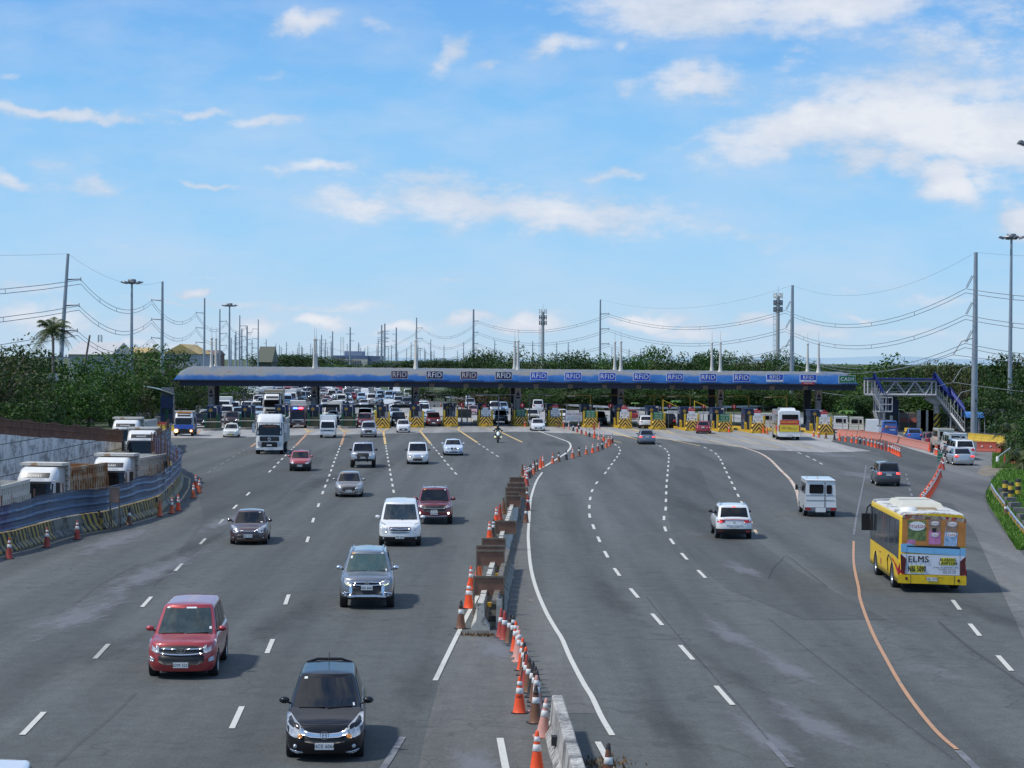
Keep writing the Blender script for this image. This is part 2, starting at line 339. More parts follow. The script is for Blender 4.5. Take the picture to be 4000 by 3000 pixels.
def sheet(name, pts, z, material, holes=()):
 loops = [[Vector((p[0], p[1], 0)) for p in pts]] + [[Vector((p[0], p[1], 0)) for p in h] for h in holes]
 tri = tessellate_polygon(loops); flat = [v for lp in loops for v in lp]
 mb = MB(); fs = []
 for t in tri:
  a, b, c = (flat[i] for i in t)
  fs.append(t if (b-a).cross(c-a).z > 0 else (t[0], t[2], t[1]))
 mb.add([(v.x, v.y, z) for v in flat], fs, 0)
 o = mb.build(name, material); return tag(o, kind='structure')
def G(f, pts): return [at(*f(*p)) for p in pts]
BAR = [at(-60, 1212), at(0, 1195), at(28, 1189), at(128, 1159), at(180, 1149), at(226, 1142), at(260, 1131), at(314, 1115), at(340, 1105), at(370, 1075), at(384, 1055), at(388, 1035)]
BAR = [Vector((BAR[0].x - 3, 40, 0))] + BAR + [Vector((-28.9, 165, 0)), Vector((-31., 185, 0)), Vector((-33.4, 200, 0)), Vector((-36, 212, 0))]
PIT = [Vector((p.x - .45, p.y, 0)) for p in BAR] + [Vector((-42, 212, 0)), Vector((-42, 193, 0)), Vector((-36.5, 192, 0)), Vector((-36.3, 150, 0)), Vector((-36, 115, 0)), Vector((-36, 40, 0))]
def pit_z(y): return -2.95 + .0125*max(0, min(y, 206)-112) + max(0, y-206)*.29
m, N_, L_, b_ = nodes('scrub_ground')
tc = N_.new('ShaderNodeTexCoord').outputs['Object']
c = ramp(N_, L_, noise(N_, L_, tc, .08, 6, .65), [(.3, (.035, .06, .018)), (.5, (.06, .095, .03)), (.62, (.1, .1, .055)), (.75, (.16, .14, .09))])
c = mixc(N_, L_, .7, c, ramp(N_, L_, noise(N_, L_, tc, 3., 5, .7), [(.3, .55), (.7, 1.35)]), 'MULTIPLY')
L_.new(c, b_.inputs['Base Color']); b_.inputs['Roughness'].default_value = .95
sheet('ground', [(-4000, -60), (4000, -60), (4000, 9000), (-4000, 9000)], 0, m, [PIT])
sheet_pts = []
mb = MB(); ys = [40, 80, 112, 150, 192, 226]
def barx(y):
 for a, b in zip(PIT[:len(BAR)], PIT[1:len(BAR)]):
  if a.y <= y <= b.y and b.y > a.y: return a.x + (b.x-a.x)*(y-a.y)/(b.y-a.y)
 return PIT[len(BAR)-1].x
yy = [min(211.99, 40 + i*2.9) for i in range(61)]
mb.add([(x, y, pit_z(y)+.004) for y in yy for x in (-36.4 if y < 192 else -41.98, barx(min(y, 211.9)))], [(2*i, 2*i+1, 2*i+3, 2*i+2) for i in range(len(yy)-1)])
tag(mb.build('side_road', ASPH_L), kind='structure')
mb = MB(); mb.add([(barx(min(y, 211.9)) + .01, y, z) for y in yy for z in (pit_z(y) - .05, -.004)], [(2*i, 2*i+1, 2*i+3, 2*i+2) for i in range(len(yy)-1)])
tag(mb.build('side_road_wall', CONC, None), kind='structure')
right_edge = [at(*ZE(*p)) for p in ((1130, 385), (1080, 560), (1160, 640), (1150, 700), (1060, 790), (1000, 900), (1000, 1000), (1060, 1130), (1200, 1290), (1310, 1430), (1460, 1600))]
rd = [Vector((-60, -50, 0)), Vector((BAR[0].x, 40, 0))] + BAR[1:] + [at(330, 893), at(420, 878), at(470, 866), at(520, 850), at(560, 838), at(590, 826), at(600, 812), at(560, 800), at(500, 796), at(560, 794)]
rd += [at(690, 796), at(770, 808), at(800, 820), at(*Z3(0, 420)), at(*Z3(400, 470)), at(*Z3(1000, 525)), at(*Z3(2212, 600)), at(1700, 893), at(1950, 905), at(2300, 925), at(2290, 950), at(2190, 956)] + right_edge + [Vector((18.5, 40, 0)), Vector((30, 10, 0)), Vector((30, -50, 0))]
sheet('road', rd, .02, ASPH)
def patch(name, f, pts, z, m): return sheet(name, G(f, pts), z, m)
sheet('toll_apron', [at(360, 946), at(470, 947), at(620, 941), at(900, 936), at(1120, 933), at(1290, 938), at(1420, 948), at(1560, 962), at(1640, 972), at(1780, 978), at(1880, 975), at(1960, 968), at(2010, 985), at(2080, 1000), at(1990, 962), at(1920, 930), at(1800, 905), at(1400, 888), at(1100, 880), at(800, 880), at(500, 885), at(380, 905)], .026, CONC_R)
patch('asphalt_patch', lambda x, y: (x, y), [(395, 1035), (560, 1000), (700, 985), (690, 1010), (640, 1048), (600, 1085), (530, 1120), (470, 1160), (395, 1215), (330, 1270), (440, 1120), (430, 1075)], .026, ASPH_D)
patch('asphalt_patch', ZR, [(380, 380), (450, 560), (560, 740), (760, 1080), (1000, 1150), (1400, 1450), (1750, 1659), (2400, 2000), (1500, 2000), (650, 1659), (420, 1470), (180, 1220), (60, 1050), (20, 800), (15, 500), (100, 330)], .026, ASPH_D)
patch('shoulder', ZN, [(330, 440), (560, 470), (960, 900), (1010, 1100), (1300, 1659), (1500, 2400), (-300, 2400), (-100, 1400), (40, 860), (240, 420)], .026, CONC_R if False else ASPH_L)
patch('shoulder', ZM, [(610, 330), (690, 330), (705, 470), (690, 640), (690, 850), (700, 1000), (725, 1130), (770, 1270), (840, 1430), (980, 1659), (1300, 2300), (1000, 2300), (560, 1640), (430, 1620), (520, 1000), (560, 700)], .025, ASPH_L)
patch('asphalt_patch', ZB, [(0, 0), (330, 40), (640, 140), (860, 200), (840, 300), (700, 330), (470, 270), (300, 160), (60, 110), (-130, 60)], .031, ASPH_D)
patch('side_lane', ZB, [(870, 300), (930, 210), (1010, 130), (1400, 160), (1360, 260), (1420, 330), (1350, 430), (1290, 560), (1330, 700), (1470, 900), (1680, 1150), (2200, 1900), (2200, 2600), (1900, 2500), (1659, 1900), (1200, 900), (1000, 640), (760, 600)], .031, asphalt('worn_lane_asphalt', (.16, .158, .152), .9, (.55, 1.4)))
patch('dirt_verge', ZE, [(960, 570), (1090, 560), (1350, 560), (1320, 640), (1180, 690), (960, 700), (880, 660)], .036, mat('dry_dirt', (.2, .17, .125), .95, 0, 0, .4, 1.2))
def strip(name, pts, wd, m, z=.038, kind='structure'):
 mb = MB(); P = [Vector((p.x, p.y, z)) for p in pts]
 Q = []
 for i in range(len(P)-1):
  p0, p1, p2, p3 = P[max(i-1, 0)], P[i], P[i+1], P[min(i+2, len(P)-1)]
  for k in range(6):
   t = k/6; Q.append(.5*((2*p1) + (p2-p0)*t + (2*p0-5*p1+4*p2-p3)*t*t + (3*p1-3*p2+p3-p0)*t**3))
 Q.append(P[-1])
 vs = []
 for i, p in enumerate(Q):
  d = Q[min(i+1, len(Q)-1)] - Q[max(i-1, 0)]; d.normalize(); a = Vector((d.y, -d.x, 0))*wd/2
  vs += [p - a, p + a]
 mb.add(vs, [(2*i, 2*i+1, 2*i+3, 2*i+2) for i in range(len(Q)-1)])
 return tag(mb.build(name, m), kind=kind)
def dashes(pts, m=None, ln=3., wd=.14, z=.038):
 m = m or W_LINE; P = [Vector((p.x, p.y, z)) for p in pts]; mb = MB()
 for i, p in enumerate(P):
  d = (P[min(i+1, len(P)-1)] - P[max(i-1, 0)]).normalized(); a = Vector((d.y, -d.x, 0))*wd/2; d = d*ln/2
  mb.poly([p-d-a, p-d+a, p+d+a, p+d-a])
 return tag(mb.build('lane_dash_markings', m), kind='structure')
ID = lambda x, y: (x, y)
strip('edge_line', G(ID, [(800, 1700), (835, 1652), (870, 1595)]) , .16, F_LINE)
strip('edge_line', G(ZN, [(0, 860), (120, 610), (230, 385), (330, 190), (400, 60)]), .14, W_LINE)
strip('edge_line', G(Z3, [(1200, 1140), (1290, 1095), (1340, 1070), (1400, 1040), (1480, 990), (1560, 940), (1605, 895), (1612, 865), (1590, 835), (1500, 800), (1370, 755), (1270, 713), (1130, 695)]), .2, W_LINE)
strip('edge_line', G(ZM, [(815, 215), (770, 280), (735, 370), (712, 470), (700, 640), (693, 750), (697, 850), (710, 1000), (735, 1130), (780, 1270), (850, 1430), (930, 1570), (985, 1659)]) + G(ZN, [(1250, 650), (1370, 880), (1450, 1010), (1540, 1200), (1640, 1370)]), .14, W_LINE)
strip('lane_stripe', G(ZN, [(1505, 1430), (1590, 1590), (1630, 1680)]), .14, W_LINE)
strip('lane_stripe', G(ZN, [(600, 1395), (650, 1659), (680, 1800)]), .16, W_LINE)
strip('orange_line', G(ZR, [(2165, 330), (2150, 450), (2110, 650), (2060, 900), (2034, 1080)]), .11, F_LINE)
strip('orange_line', G(ZR, [(2032, 1150), (2030, 1350), (2050, 1500), (2085, 1659)]) + G(ZH, [(745, 290), (790, 430), (860, 600), (960, 790), (1080, 1000), (1220, 1200), (1380, 1390), (1530, 1520)]), .11, O_LINE)
strip('orange_line', G(ZH, [(1540, 1530), (1670, 1659), (1800, 1780)]), .17, F_LINE)
strip('lane_stripe', G(ZR, [(820, 130), (1000, 190), (1120, 260), (1240, 380), (1350, 490), (1420, 620), (1455, 790)]), .22, worn('peach_road_paint', (.62, .5, .4), (.5, .32, .2), .5, .6))
for pts in ([(1280, 713), (1600, 745), (1860, 798), (2050, 840)], [(1560, 712), (1860, 722), (2212, 820)]):
 strip('lane_stripe', G(Z3, pts), .2, Y_LINE)
for pts in ([(-5, 757), (210, 818)], [(60, 716), (240, 748), (350, 785), (740, 870)], [(330, 733), (520, 765), (820, 822), (1100, 878)], [(740, 755), (870, 777), (1430, 886)], [(1020, 752), (1120, 772), (1480, 845), (1720, 888)]):
 strip('lane_stripe', G(Z4, pts), .2, Y_LINE)
for f, a, b in ((Z2, (1340, 750), (1228, 868)), (Z2, (1655, 750), (1620, 860)), (Z2, (1985, 745), (2003, 855)), (Z3, (310, 738), (402, 850)), (Z3, (640, 730), (808, 842)), (Z3, (1010, 750), (1195, 838)), (Z2, (885, 845), (840, 878)), (Z2, (400, 735), (375, 772))):
 strip('lane_stripe', G(f, [a, b]), .24, O_LINE if f is Z2 and a[0] < 1700 else Y_LINE)
for f, a, b, c in ((Z2, (1305, 722), (1340, 750), (1385, 738)), (Z2, (1605, 718), (1655, 750), (1705, 735)), (Z2, (1930, 720), (1980, 745), (2030, 715)), (Z3, (225, 712), (310, 738), (342, 712)), (Z3, (530, 706), (640, 730), (656, 702)), (Z3, (830, 702), (1010, 750), (960, 698)), (Z3, (1130, 697), (1280, 715), (1270, 700)), (Z3, (2040, 720), (2212, 745), (2140, 718)), (Z4, (335, 735), (520, 765), (440, 735))):
 A, B, C = at(*f(*a)), at(*f(*b)), at(*f(*c)); mb = MB()
 def bar(p, q, wd=.2):
  d = (q-p).normalized(); n = Vector((d.y, -d.x, 0))*wd/2; mb.poly([p-n+Vector((0, 0, .039)), p+n+Vector((0, 0, .039)), q+n+Vector((0, 0, .039)), q-n+Vector((0, 0, .039))])
 bar(A, B); bar(C, B, .201)
 for t in (.2, .45, .7):
  p, q = A.lerp(B, t), C.lerp(B, t); p.z = q.z = .002; bar(p, q, .14)
 tag(mb.build('nose_hatching', Y_LINE), kind='structure')
for xs in ([(1010, 915), (1060, 940)],): pass
dashes(G(Z2, [(815, 888), (780, 908), (737, 933), (692, 962), (645, 995), (592, 1025), (533, 1060), (478, 1097)]), F_LINE)
dashes(G(Z2, [(1212, 880), (1190, 902), (1165, 927), (1140, 952), (1110, 983), (1077, 1015), (1043, 1052), (1005, 1090)]) + G(ID, [(536, 1068), (508, 1096), (478, 1128), (438, 1171), (386, 1227), (317, 1302), (220, 1409), (72, 1565)]))
dashes(G(Z7, [(355, 262), (345, 292), (333, 322), (320, 356), (305, 392), (290, 433), (275, 475), (258, 523), (240, 576), (218, 633), (195, 694), (168, 765), (122, 900), (64, 1063), (5, 1272)]) + G(ID, [(620, 1297), (583, 1398), (512, 1552)]))
dashes(G(Z7, [(848, 258), (853, 284), (858, 315), (864, 348), (870, 385), (877, 425), (885, 467), (893, 517), (901, 568), (911, 624), (922, 684), (933, 750)]))
dashes(G(Z7, [(1342, 246), (1368, 277), (1396, 308), (1424, 341), (1454, 377), (1486, 418), (1521, 461), (1560, 505), (1604, 556)]))
dashes(G(Z7, [(1858, 240), (1905, 268), (1946, 297), (1998, 331), (2053, 367)]))
dashes(G(Z3, [(2000, 861), (2030, 883), (2040, 909), (2032, 937), (2014, 965), (1991, 995), (1968, 1028), (1941, 1065), (1913, 1103)]) + G(ID, [(1289, 1044), (1279, 1061), (1275, 1078), (1273, 1096)]) + G(ZG, [(503, 28), (528, 100), (563, 182), (610, 279), (680, 394), (792, 531), (940, 702), (1130, 916), (1375, 1195)]))
dashes(G(Z4, [(360, 855), (395, 872), (438, 895), (458, 920)]) + G(ZR, [(35, 218), (35, 254), (32, 293), (28, 338), (24, 385), (20, 438), (14, 496), (9, 559), (6, 630), (4, 710), (1, 800)]) + G(ZG, [(985, 43), (993, 114), (1037, 195), (1116, 292), (1229, 407)]))
dashes(G(ZR, [(428, 138), (492, 168), (543, 204), (572, 236), (595, 270), (615, 311), (637, 359), (659, 406), (686, 460), (715, 518), (746, 581), (783, 656), (822, 737)]))
dashes(G(ZR, [(873, 830), (920, 935), (975, 1055)]), worn('peach_dash_paint', (.66, .48, .3), (.4, .32, .25), .66))
dashes(G(ZR, [(1340, 165), (1447, 198), (1535, 235), (1608, 271), (1678, 310)]))
dashes(G(ZB, [(570, 370), (578, 410), (590, 455), (602, 510), (617, 558)]), F_LINE)
dashes(G(ZH, [(1525, 345), (1675, 547), (1917, 818)]), W_LINE, 3., .15)
strip('lane_stripe', G(ZH, [(0, 1460), (90, 1560), (185, 1665)]), .15, F_LINE)
dashes(G(Z3, [(60, 500), (95, 525), (130, 555)]), W_LINE); strip('lane_stripe', G(Z3, [(150, 575), (205, 625)]), .25, Y_LINE)
strip('lane_stripe', G(Z2, [(1440, 640), (1480, 607)]), .25, Y_LINE)
strip('lane_stripe', G(Z3, [(715, 625), (755, 640), (780, 665)]), .25, Y_LINE)
def stain_mat(name, col, amt, sc_=(1, .35, 1)):
 m, N, L, b = nodes(name); g = N.new('ShaderNodeTexCoord'); mp = N.new('ShaderNodeMapping'); mp.inputs['Location'].default_value = (-1, -1, 0); mp.inputs['Scale'].default_value = (2, 2, 0); L.new(g.outputs['Generated'], mp.inputs['Vector'])
 ln = N.new('ShaderNodeVectorMath'); ln.operation = 'LENGTH'; L.new(mp.outputs[0], ln.inputs[0]); n1 = noise(N, L, g.outputs['Object'], .9, 7, .72, sc_)
 k = N.new('ShaderNodeMath'); k.operation = 'MULTIPLY_ADD'; L.new(ln.outputs['Value'], k.inputs[0]); k.inputs[1].default_value = -.42; L.new(n1, k.inputs[2])
 L.new(ramp(N, L, k.outputs[0], [(.22, 0.), (.42, amt)]), b.inputs['Alpha']); b.inputs['Base Color'].default_value = (*col, 1); b.inputs['Roughness'].default_value = .85; return m
ST1 = stain_mat('pale_stain', (.27, .28, .31), .42); ST2 = stain_mat('dark_stain', (.035, .036, .036), .2); zst = [.042]
def stain(x, y, a, b_, ang, m):
 p = at(x, y); zst[0] += .0008; mb = MB(); mb.poly([(-a, -b_, 0), (a, -b_, 0), (a, b_, 0), (-a, b_, 0)]); o = mb.build('road_stain', m, None, (p.x, p.y, zst[0]), math.radians(ang)); tag(o, kind='structure')
for x, y, a, b_, g in ((1570, 1370, .8, 7, 5), (1690, 1440, .7, 6, 6), (1740, 1560, .8, 6, 8), (1640, 1590, .6, 5, 8), (1600, 1230, .9, 6, 4), (330, 1240, 1.3, 16, -3), (180, 1330, 1.3, 9, -3), (250, 1170, 1.4, 14, -2), (480, 1130, 1., 12, -3), (1870, 1030, 2.2, 14, 5), (1800, 985, 3, 9, 5), (1075, 1400, 1., 5, 0), (1030, 1650, .9, 3, 0)): stain(x, y, a, b_, g, ST1)
for x, y, a, b_, g in ((420, 1180, .9, 18, -4), (250, 1400, 1.2, 9, -5), (720, 1560, 1., 8, -2), (900, 1480, 1.1, 9, -1), (1430, 1560, .9, 7, 5), (1330, 1300, 1., 14, 3), (1560, 1450, .7, 8, 6), (1830, 1560, .9, 6, 8), (2130, 1330, 1., 8, 5), (1200, 960, 2., 14, 0), (700, 1040, 1.5, 20, -3), (830, 1010, 1.2, 18, -2), (1500, 1100, 1.6, 20, 3), (600, 1350, 1., 12, -4), (2080, 1180, .8, 10, 4)): stain(x, y, a, b_, g, ST2)
SEAM = stain_mat('sealed_seam', (.04, .04, .042), .0); SEAM.node_tree.nodes['Principled BSDF'].inputs['Alpha'].default_value = .3
for l in list(SEAM.node_tree.links):
 if l.to_socket.name == 'Alpha': SEAM.node_tree.links.remove(l)
for f, pts, w_ in ((ZH, [(1380, 480), (1500, 590), (1650, 710), (1900, 880), (2074, 1000), (2300, 1150)], .1), (ZH, [(0, 460), (170, 590), (420, 790), (800, 1080), (1130, 1330), (1500, 1600)], .05), (ZR, [(1110, 1560), (1160, 1450), (1230, 1380), (1310, 1320), (1500, 1460), (1750, 1659)], .07), (Z0, [(440, 1659), (640, 1470), (780, 1360), (920, 1240), (1100, 1060)], .05), (Z0, [(0, 500), (300, 440), (560, 370), (800, 190), (1130, 10)], .06), (ZG, [(870, 560), (1040, 770), (1240, 1000), (1500, 1300), (1659, 1490)], .05)):
 strip('sealed_seam', G(f, pts), w_, SEAM, .062)
def spl(pts, x):
 if x <= pts[0][0]: return pts[0][1]
 for (a, b), (c, d) in zip(pts, pts[1:]):
  if x <= c:
   t = (x-a)/(c-a); t = t*t*(3-2*t)*.5 + t*.5; return b + (d-b)*t
 return pts[-1][1]
LV = [(0, .90, .05, .05), (.12, .965, .01, .01), (.3, .99, -.02, -.01), (.48, 1.0, .0, 0), (.64, 1.0, .012, .01), (.8, .992, .03, .02), (.92, .965, .06, .035), (.98, .925, .10, .06), (1.0, .87, .16, .1)]
class Car:
 def __init__(s, L, W, H, zn, zh, yb, yt, yr, yd, zd=None, wb=None, fo=.85, ro=.8, r=.32, zb=.22, Rf=.55, Rr=.4, belt=None, wc=.93, wr=.78, bul=.1, clad=0, crown=.05, rin=.1, endw=None):
  s.__dict__.update(locals()); s.h = L/2; s.belt = belt or zh+.02; s.zd = zd or s.belt
  s.wf = -s.h + fo; s.wrr = s.h - ro; s.Wb = W/2
  s.top = [(-s.h, zn), (-s.h+.25, zn+(zh-zn)*.35), (yb, zh), (yb+.5, s.belt), (min(yd, s.h-.3), s.belt if s.zd >= s.belt-.01 else s.belt), (s.h-.02, s.zd)]
  if s.zd < s.belt-.01: s.top[4] = (yr+.2, s.belt); s.top.insert(5, (yd, s.zd+.02))
 def arch(s, y):
  ra = s.r + .055; b = s.zb
  for c in (s.wf, s.wrr):
   if abs(y-c) < ra: b = max(b, s.r*.95 + math.sqrt(max(0, ra*ra-(y-c)**2)))
  return b
 def half(s):
  o = []; w = s.Wb; n = 3.2
  for u in (0, .2, .4, .58, .72, .83, .91, .96, .99, 1.):
   o.append((w*u, -s.h + s.Rf*(1-(1-u**n)**(1/n)), 1., 0.))
  ys = set([-s.h+s.Rf+.12, s.h-s.Rr-.1, 0., s.wf+s.r+.3, s.wrr-s.r-.3])
  for c in (s.wf, s.wrr):
   ra = s.r+.055
   for k in range(-8, 9): ys.add(c + ra*math.sin(k/8*PI/2)*.999)
   ys.add(c-ra-.012); ys.add(c+ra+.012)
  for y in sorted(ys):
   if -s.h+s.Rf+.02 < y < s.h-s.Rr-.02:
    fb = max(0, 1-(y+s.h-s.Rf)/.7); rb = max(0, 1-(s.h-s.Rr-y)/.7)
    o.append((w, y, fb, rb))
  for u in (1., .99, .96, .91, .83, .7, .5, .25, 0):
   o.append((w*u, s.h - s.Rr*(1-(1-u**3.6)**(1/3.6)), 0., 1.))
  return o
 def pos(s, p, lv, sx):
  h, kw, rf, rr = lv; x, y, fb, rb = p
  b = s.arch(y) if abs(x) > s.Wb*.9 else s.zb
  t = spl(s.top, y) + s.crown*(1-(x/s.Wb)**2)*.6
  z = max(s.zb + h*(t-s.zb), b + h*.03)
  return Vector((sx*x*kw, y + rf*fb - rr*rb, z))
 def front_y(s, x, z):
  y0 = -s.h + s.Rf*(1-(1-min(.999, abs(x)/(s.Wb*.97))**3.2)**(1/3.2)); t = spl(s.top, y0) + s.crown*(1-(x/s.Wb)**2)*.6; h = min(1, max(0, (z-s.zb)/(t-s.zb))); k = 0
  while k < len(LV)-2 and LV[k+1][0] < h: k += 1
  a, b = LV[k], LV[k+1]; f = (h-a[0])/(b[0]-a[0]); kw = a[1]+(b[1]-a[1])*f; rf = a[2]+(b[2]-a[2])*f
  u = min(.999, abs(x)/(s.Wb*kw)); n = 3.2
  return -s.h + s.Rf*(1-(1-u**n)**(1/n)) + rf
 def rear_y(s, x, z):
  y0 = s.h - s.Rr*(1-(1-min(.999, abs(x)/(s.Wb*.97))**3.6)**(1/3.6)); t = spl(s.top, y0) + s.crown*(1-(x/s.Wb)**2)*.6; h = min(1, max(0, (z-s.zb)/(t-s.zb))); k = 0
  while k < len(LV)-2 and LV[k+1][0] < h: k += 1
  a, b = LV[k], LV[k+1]; f = (h-a[0])/(b[0]-a[0]); kw = a[1]+(b[1]-a[1])*f; rr = a[3]+(b[3]-a[3])*f
  u = min(.999, abs(x)/(s.Wb*kw)); n = 3.6
  return s.h - s.Rr*(1-(1-u**n)**(1/n)) - rr
 def body(s, pm, parent, trim=None):
  mb = MB(); H = s.half(); n = len(H); rings = []
  for lv in LV:
   rings.append([s.pos(p, lv, 1) for p in H] + [s.pos(p, lv, -1) for p in reversed(H[1:-1])])
  m = len(rings[0]); vs = [v for r_ in rings for v in r_]
  for i in range(len(LV)-1):
   mi = 1 if (trim and LV[i+1][0] <= s.clad + .001) else 0
   mb.add([v for v in rings[i]] + [v for v in rings[i+1]], [(j, (j+1) % m, m+(j+1) % m, m+j) for j in range(m)], mi, True) if i < 0 else None
  fs = []
  for i in range(len(LV)-1):
   for j in range(m): fs.append((i*m+j, i*m+(j+1) % m, (i+1)*m+(j+1) % m, (i+1)*m+j))
  o = len(mb.v); mb.v += [tuple(v) for v in vs]
  for q, f in enumerate(fs):
   mb.f.append(tuple(o+i for i in f)); mb.m.append(1 if (trim and LV[q//m+1][0] <= s.clad+.001) else 0); mb.sm.append(True)
  top = rings[-1]; cols = []
  for j in range(n):
   a = top[j]; b = top[(m-j) % m]
   row = []
   for k in range(9):
    t = k/8; p = a.lerp(b, t); p.z = p.z + s.crown*(1-(2*t-1)**2)*.8*(abs(a.x)/s.Wb)
    if k in (0,): p = a
    row.append(p)
   cols.append(row)
  mb.add([p for r_ in cols for p in r_], [(i*9+k, (i+1)*9+k, (i+1)*9+k+1, i*9+k+1) for i in range(n-1) for k in range(8)], 0, True)
  bt = rings[0]
  mb.add([p for j in range(n) for p in (bt[j], bt[(m-j) % m])], [(2*j, 2*j+1, 2*j+3, 2*j+2) for j in range(n-1)], 2)
  return mb.build('body', [pm, trim or BLACK, DARK], parent)
 def lev(s, k):
  kk = k*.98; wdt = (s.wc + (s.wr-s.wc)*kk**1.15)*s.Wb
  z = s.belt-.05 + k*(s.H - s.belt + .05)
  e = 0
  if k > .88: q = (k-.88)/.12; e = s.rin*(1-math.sqrt(max(0, 1-q*q)))
  yf = s.yb + (s.yt-s.yb)*min(1, k/.92)**.92; ye = s.yd + (s.yr-s.yd)*min(1, k/.9)**1.1
  return z, wdt-e, yf+e*.6, ye-e*.6
 def fpt(s, u, k, d=0.):
  z, w_, yf, ye = s.lev(k); return Vector((u*w_*.93, yf + s.bul*u*u - s.bul*.4 - d, z + d*.4))
 def spt(s, sx, t, k, d=0.):
  z, w_, yf, ye = s.lev(k); y0 = yf + s.bul*.6 + .06; y1 = ye - .08
  y = y0 + (y1-y0)*t; e = s.endw or .965
  return Vector((sx*(w_*(1-.02*(1-t)**3 - (1-e)*t**3) + d), y, z + d*.3))
 def rpt(s, u, k, d=0.):
  z, w_, yf, ye = s.lev(k); e = (s.endw or .965); return Vector((u*w_*e*.95, ye - .05*u*u + d, z + d*.4))
 def cabin(s, pm, parent, roofm=None, name='cabin'):
  mb = MB(); ks = [0, .15, .35, .55, .75, .88, .93, .965, .988, 1.]; rings = []
  us = [-1, -.6, -.2, .2, .6, 1]; ts = [0, .12, .3, .5, .7, .88, 1]
  for k in ks:
   r_ = [s.fpt(u, k) for u in us] + [s.spt(1, t, k) for t in ts] + [s.rpt(-u, k) for u in us] + [s.spt(-1, t, k) for t in reversed(ts)]
   rings.append(r_)
  m = len(rings[0])
  mb.add([v for r_ in rings for v in r_], [(i*m+j, i*m+(j+1) % m, (i+1)*m+(j+1) % m, (i+1)*m+j) for i in range(len(ks)-1) for j in range(m)], 0, True)
  tp = rings[-1]; L_ = [tp[0]] + [tp[m-1-i] for i in range(len(ts))] + [tp[len(us)+len(ts)+len(us)-1]]
  R_ = [tp[len(us)-1]] + [tp[len(us)+i] for i in range(len(ts))] + [tp[len(us)+len(ts)]]
  rows = []
  for a, b in zip(L_, R_):
   row = []
   for q in range(6):
    t = q/5; p = a.lerp(b, t); p.z += .035*(1-(2*t-1)**2); row.append(p)
   rows.append(row)
  for q in range(1, 5): rows[0][q] = tp[q].copy(); rows[-1][5-q] = tp[len(us)+len(ts)+q].copy()
  mb.add([p for r_ in rows for p in r_], [(i*6+k, i*6+k+1, (i+1)*6+k+1, (i+1)*6+k) for i in range(len(rows)-1) for k in range(5)], 0 if not roofm else 1, True)
  return mb.build(name, [pm, roofm or pm], parent)
 def glass(s, parent, gm=None, k0=.06, k1=.88, side=((.04, .3), (.33, .62), (.65, .93)), rk=(.12, .86), ws=.93, rear=True, gside=None):
  gm = gm or GLASS; L5 = [i/5 for i in range(6)]
  mb = MB(); mb.grid(lambda u, k: s.fpt(-ws+2*ws*u, k0+(k1-k0)*k, .012), [i/8 for i in range(9)], L5, 0)
  w_ = mb.build('windshield', gm, parent)
  mb = MB(); a = s.fpt(-.8, k0, .03); b = s.fpt(-.02, k0+.03, .03); mb.tube([a, b], .012, 5); mb.tube([s.fpt(.05, k0, .03), s.fpt(.8, k0+.03, .03)], .012, 5)
  mb.build('wiper', BLACK, w_)
  for sx in (-1, 1):
   for (t0, t1) in side:
    mb = MB()
    def fn(u, k, sx=sx, t0=t0, t1=t1):
     kk = .1 + .74*k; t = t0 + (t1-t0)*u; return s.spt(sx, t, kk, .012)
    mb.grid(fn, [i/4 for i in range(5)], L5, 0); mb.build('side_window', gside or GLASS, parent)
  if rear:
   mb = MB(); mb.grid(lambda u, k: s.rpt(.9-1.8*u, rk[0]+(rk[1]-rk[0])*k, .012), [i/6 for i in range(7)], L5, 0)
   mb.build('rear_window', GLASS, parent)
  return w_
 def wheels(s, parent):
  for y in (s.wf, s.wrr):
   for sx in (-1, 1):
    o = place_mesh(TY, 'wheel', (sx*(s.Wb-.115), y, s.r), 0 if sx > 0 else PI, s.r, parent=parent)
    place_mesh(RM, 'rim', (0, 0, 0), parent=o)
 def patchf(s, mb, cols, off, m=0, rear=False, thick=.03):
  F = s.rear_y if rear else s.front_y; sg = 1 if rear else -1; vs = []; cc = [cols[0]]
  for a, b in zip(cols, cols[1:]):
   k = max(1, int(abs(b[0]-a[0])/.11))
   for i in range(1, k+1): cc.append(tuple(a[j]+(b[j]-a[j])*i/k for j in range(3)))
  cols = cc
  for x, a, b in cols:
   for z in (a, (a+b)/2, b): vs.append(Vector((x, F(x, z) + sg*off, z)))
  n = len(cols); nv = len(vs)
  vs += [v - Vector((0, sg*(thick+off), 0)) for v in vs]
  fs = []
  for i in range(n-1):
   for k in range(2): fs.append((3*i+k, 3*i+3+k, 3*i+4+k, 3*i+1+k))
   fs += [(3*i, 3*i+3, nv+3*i+3, nv+3*i), (3*i+2, 3*i+5, nv+3*i+5, nv+3*i+2)]
  fs += [(0, 1, nv+1, nv), (1, 2, nv+2, nv+1), (3*n-3, 3*n-2, nv+3*n-2, nv+3*n-3), (3*n-2, 3*n-1, nv+3*n-1, nv+3*n-2)]
  mb.add(vs, fs, m, True)
 def piece(s, name, cols, m, parent, off=.012, mirror=False, rear=False, both=False, thick=.03):
  for sx in ((-1, 1) if both else (1,)):
   mb = MB(); cc = [(sx*x, a, b) for x, a, b in cols]
   s.patchf(mb, cc, off, 0, rear, thick); o = mb.build(name, m, parent)
  return o
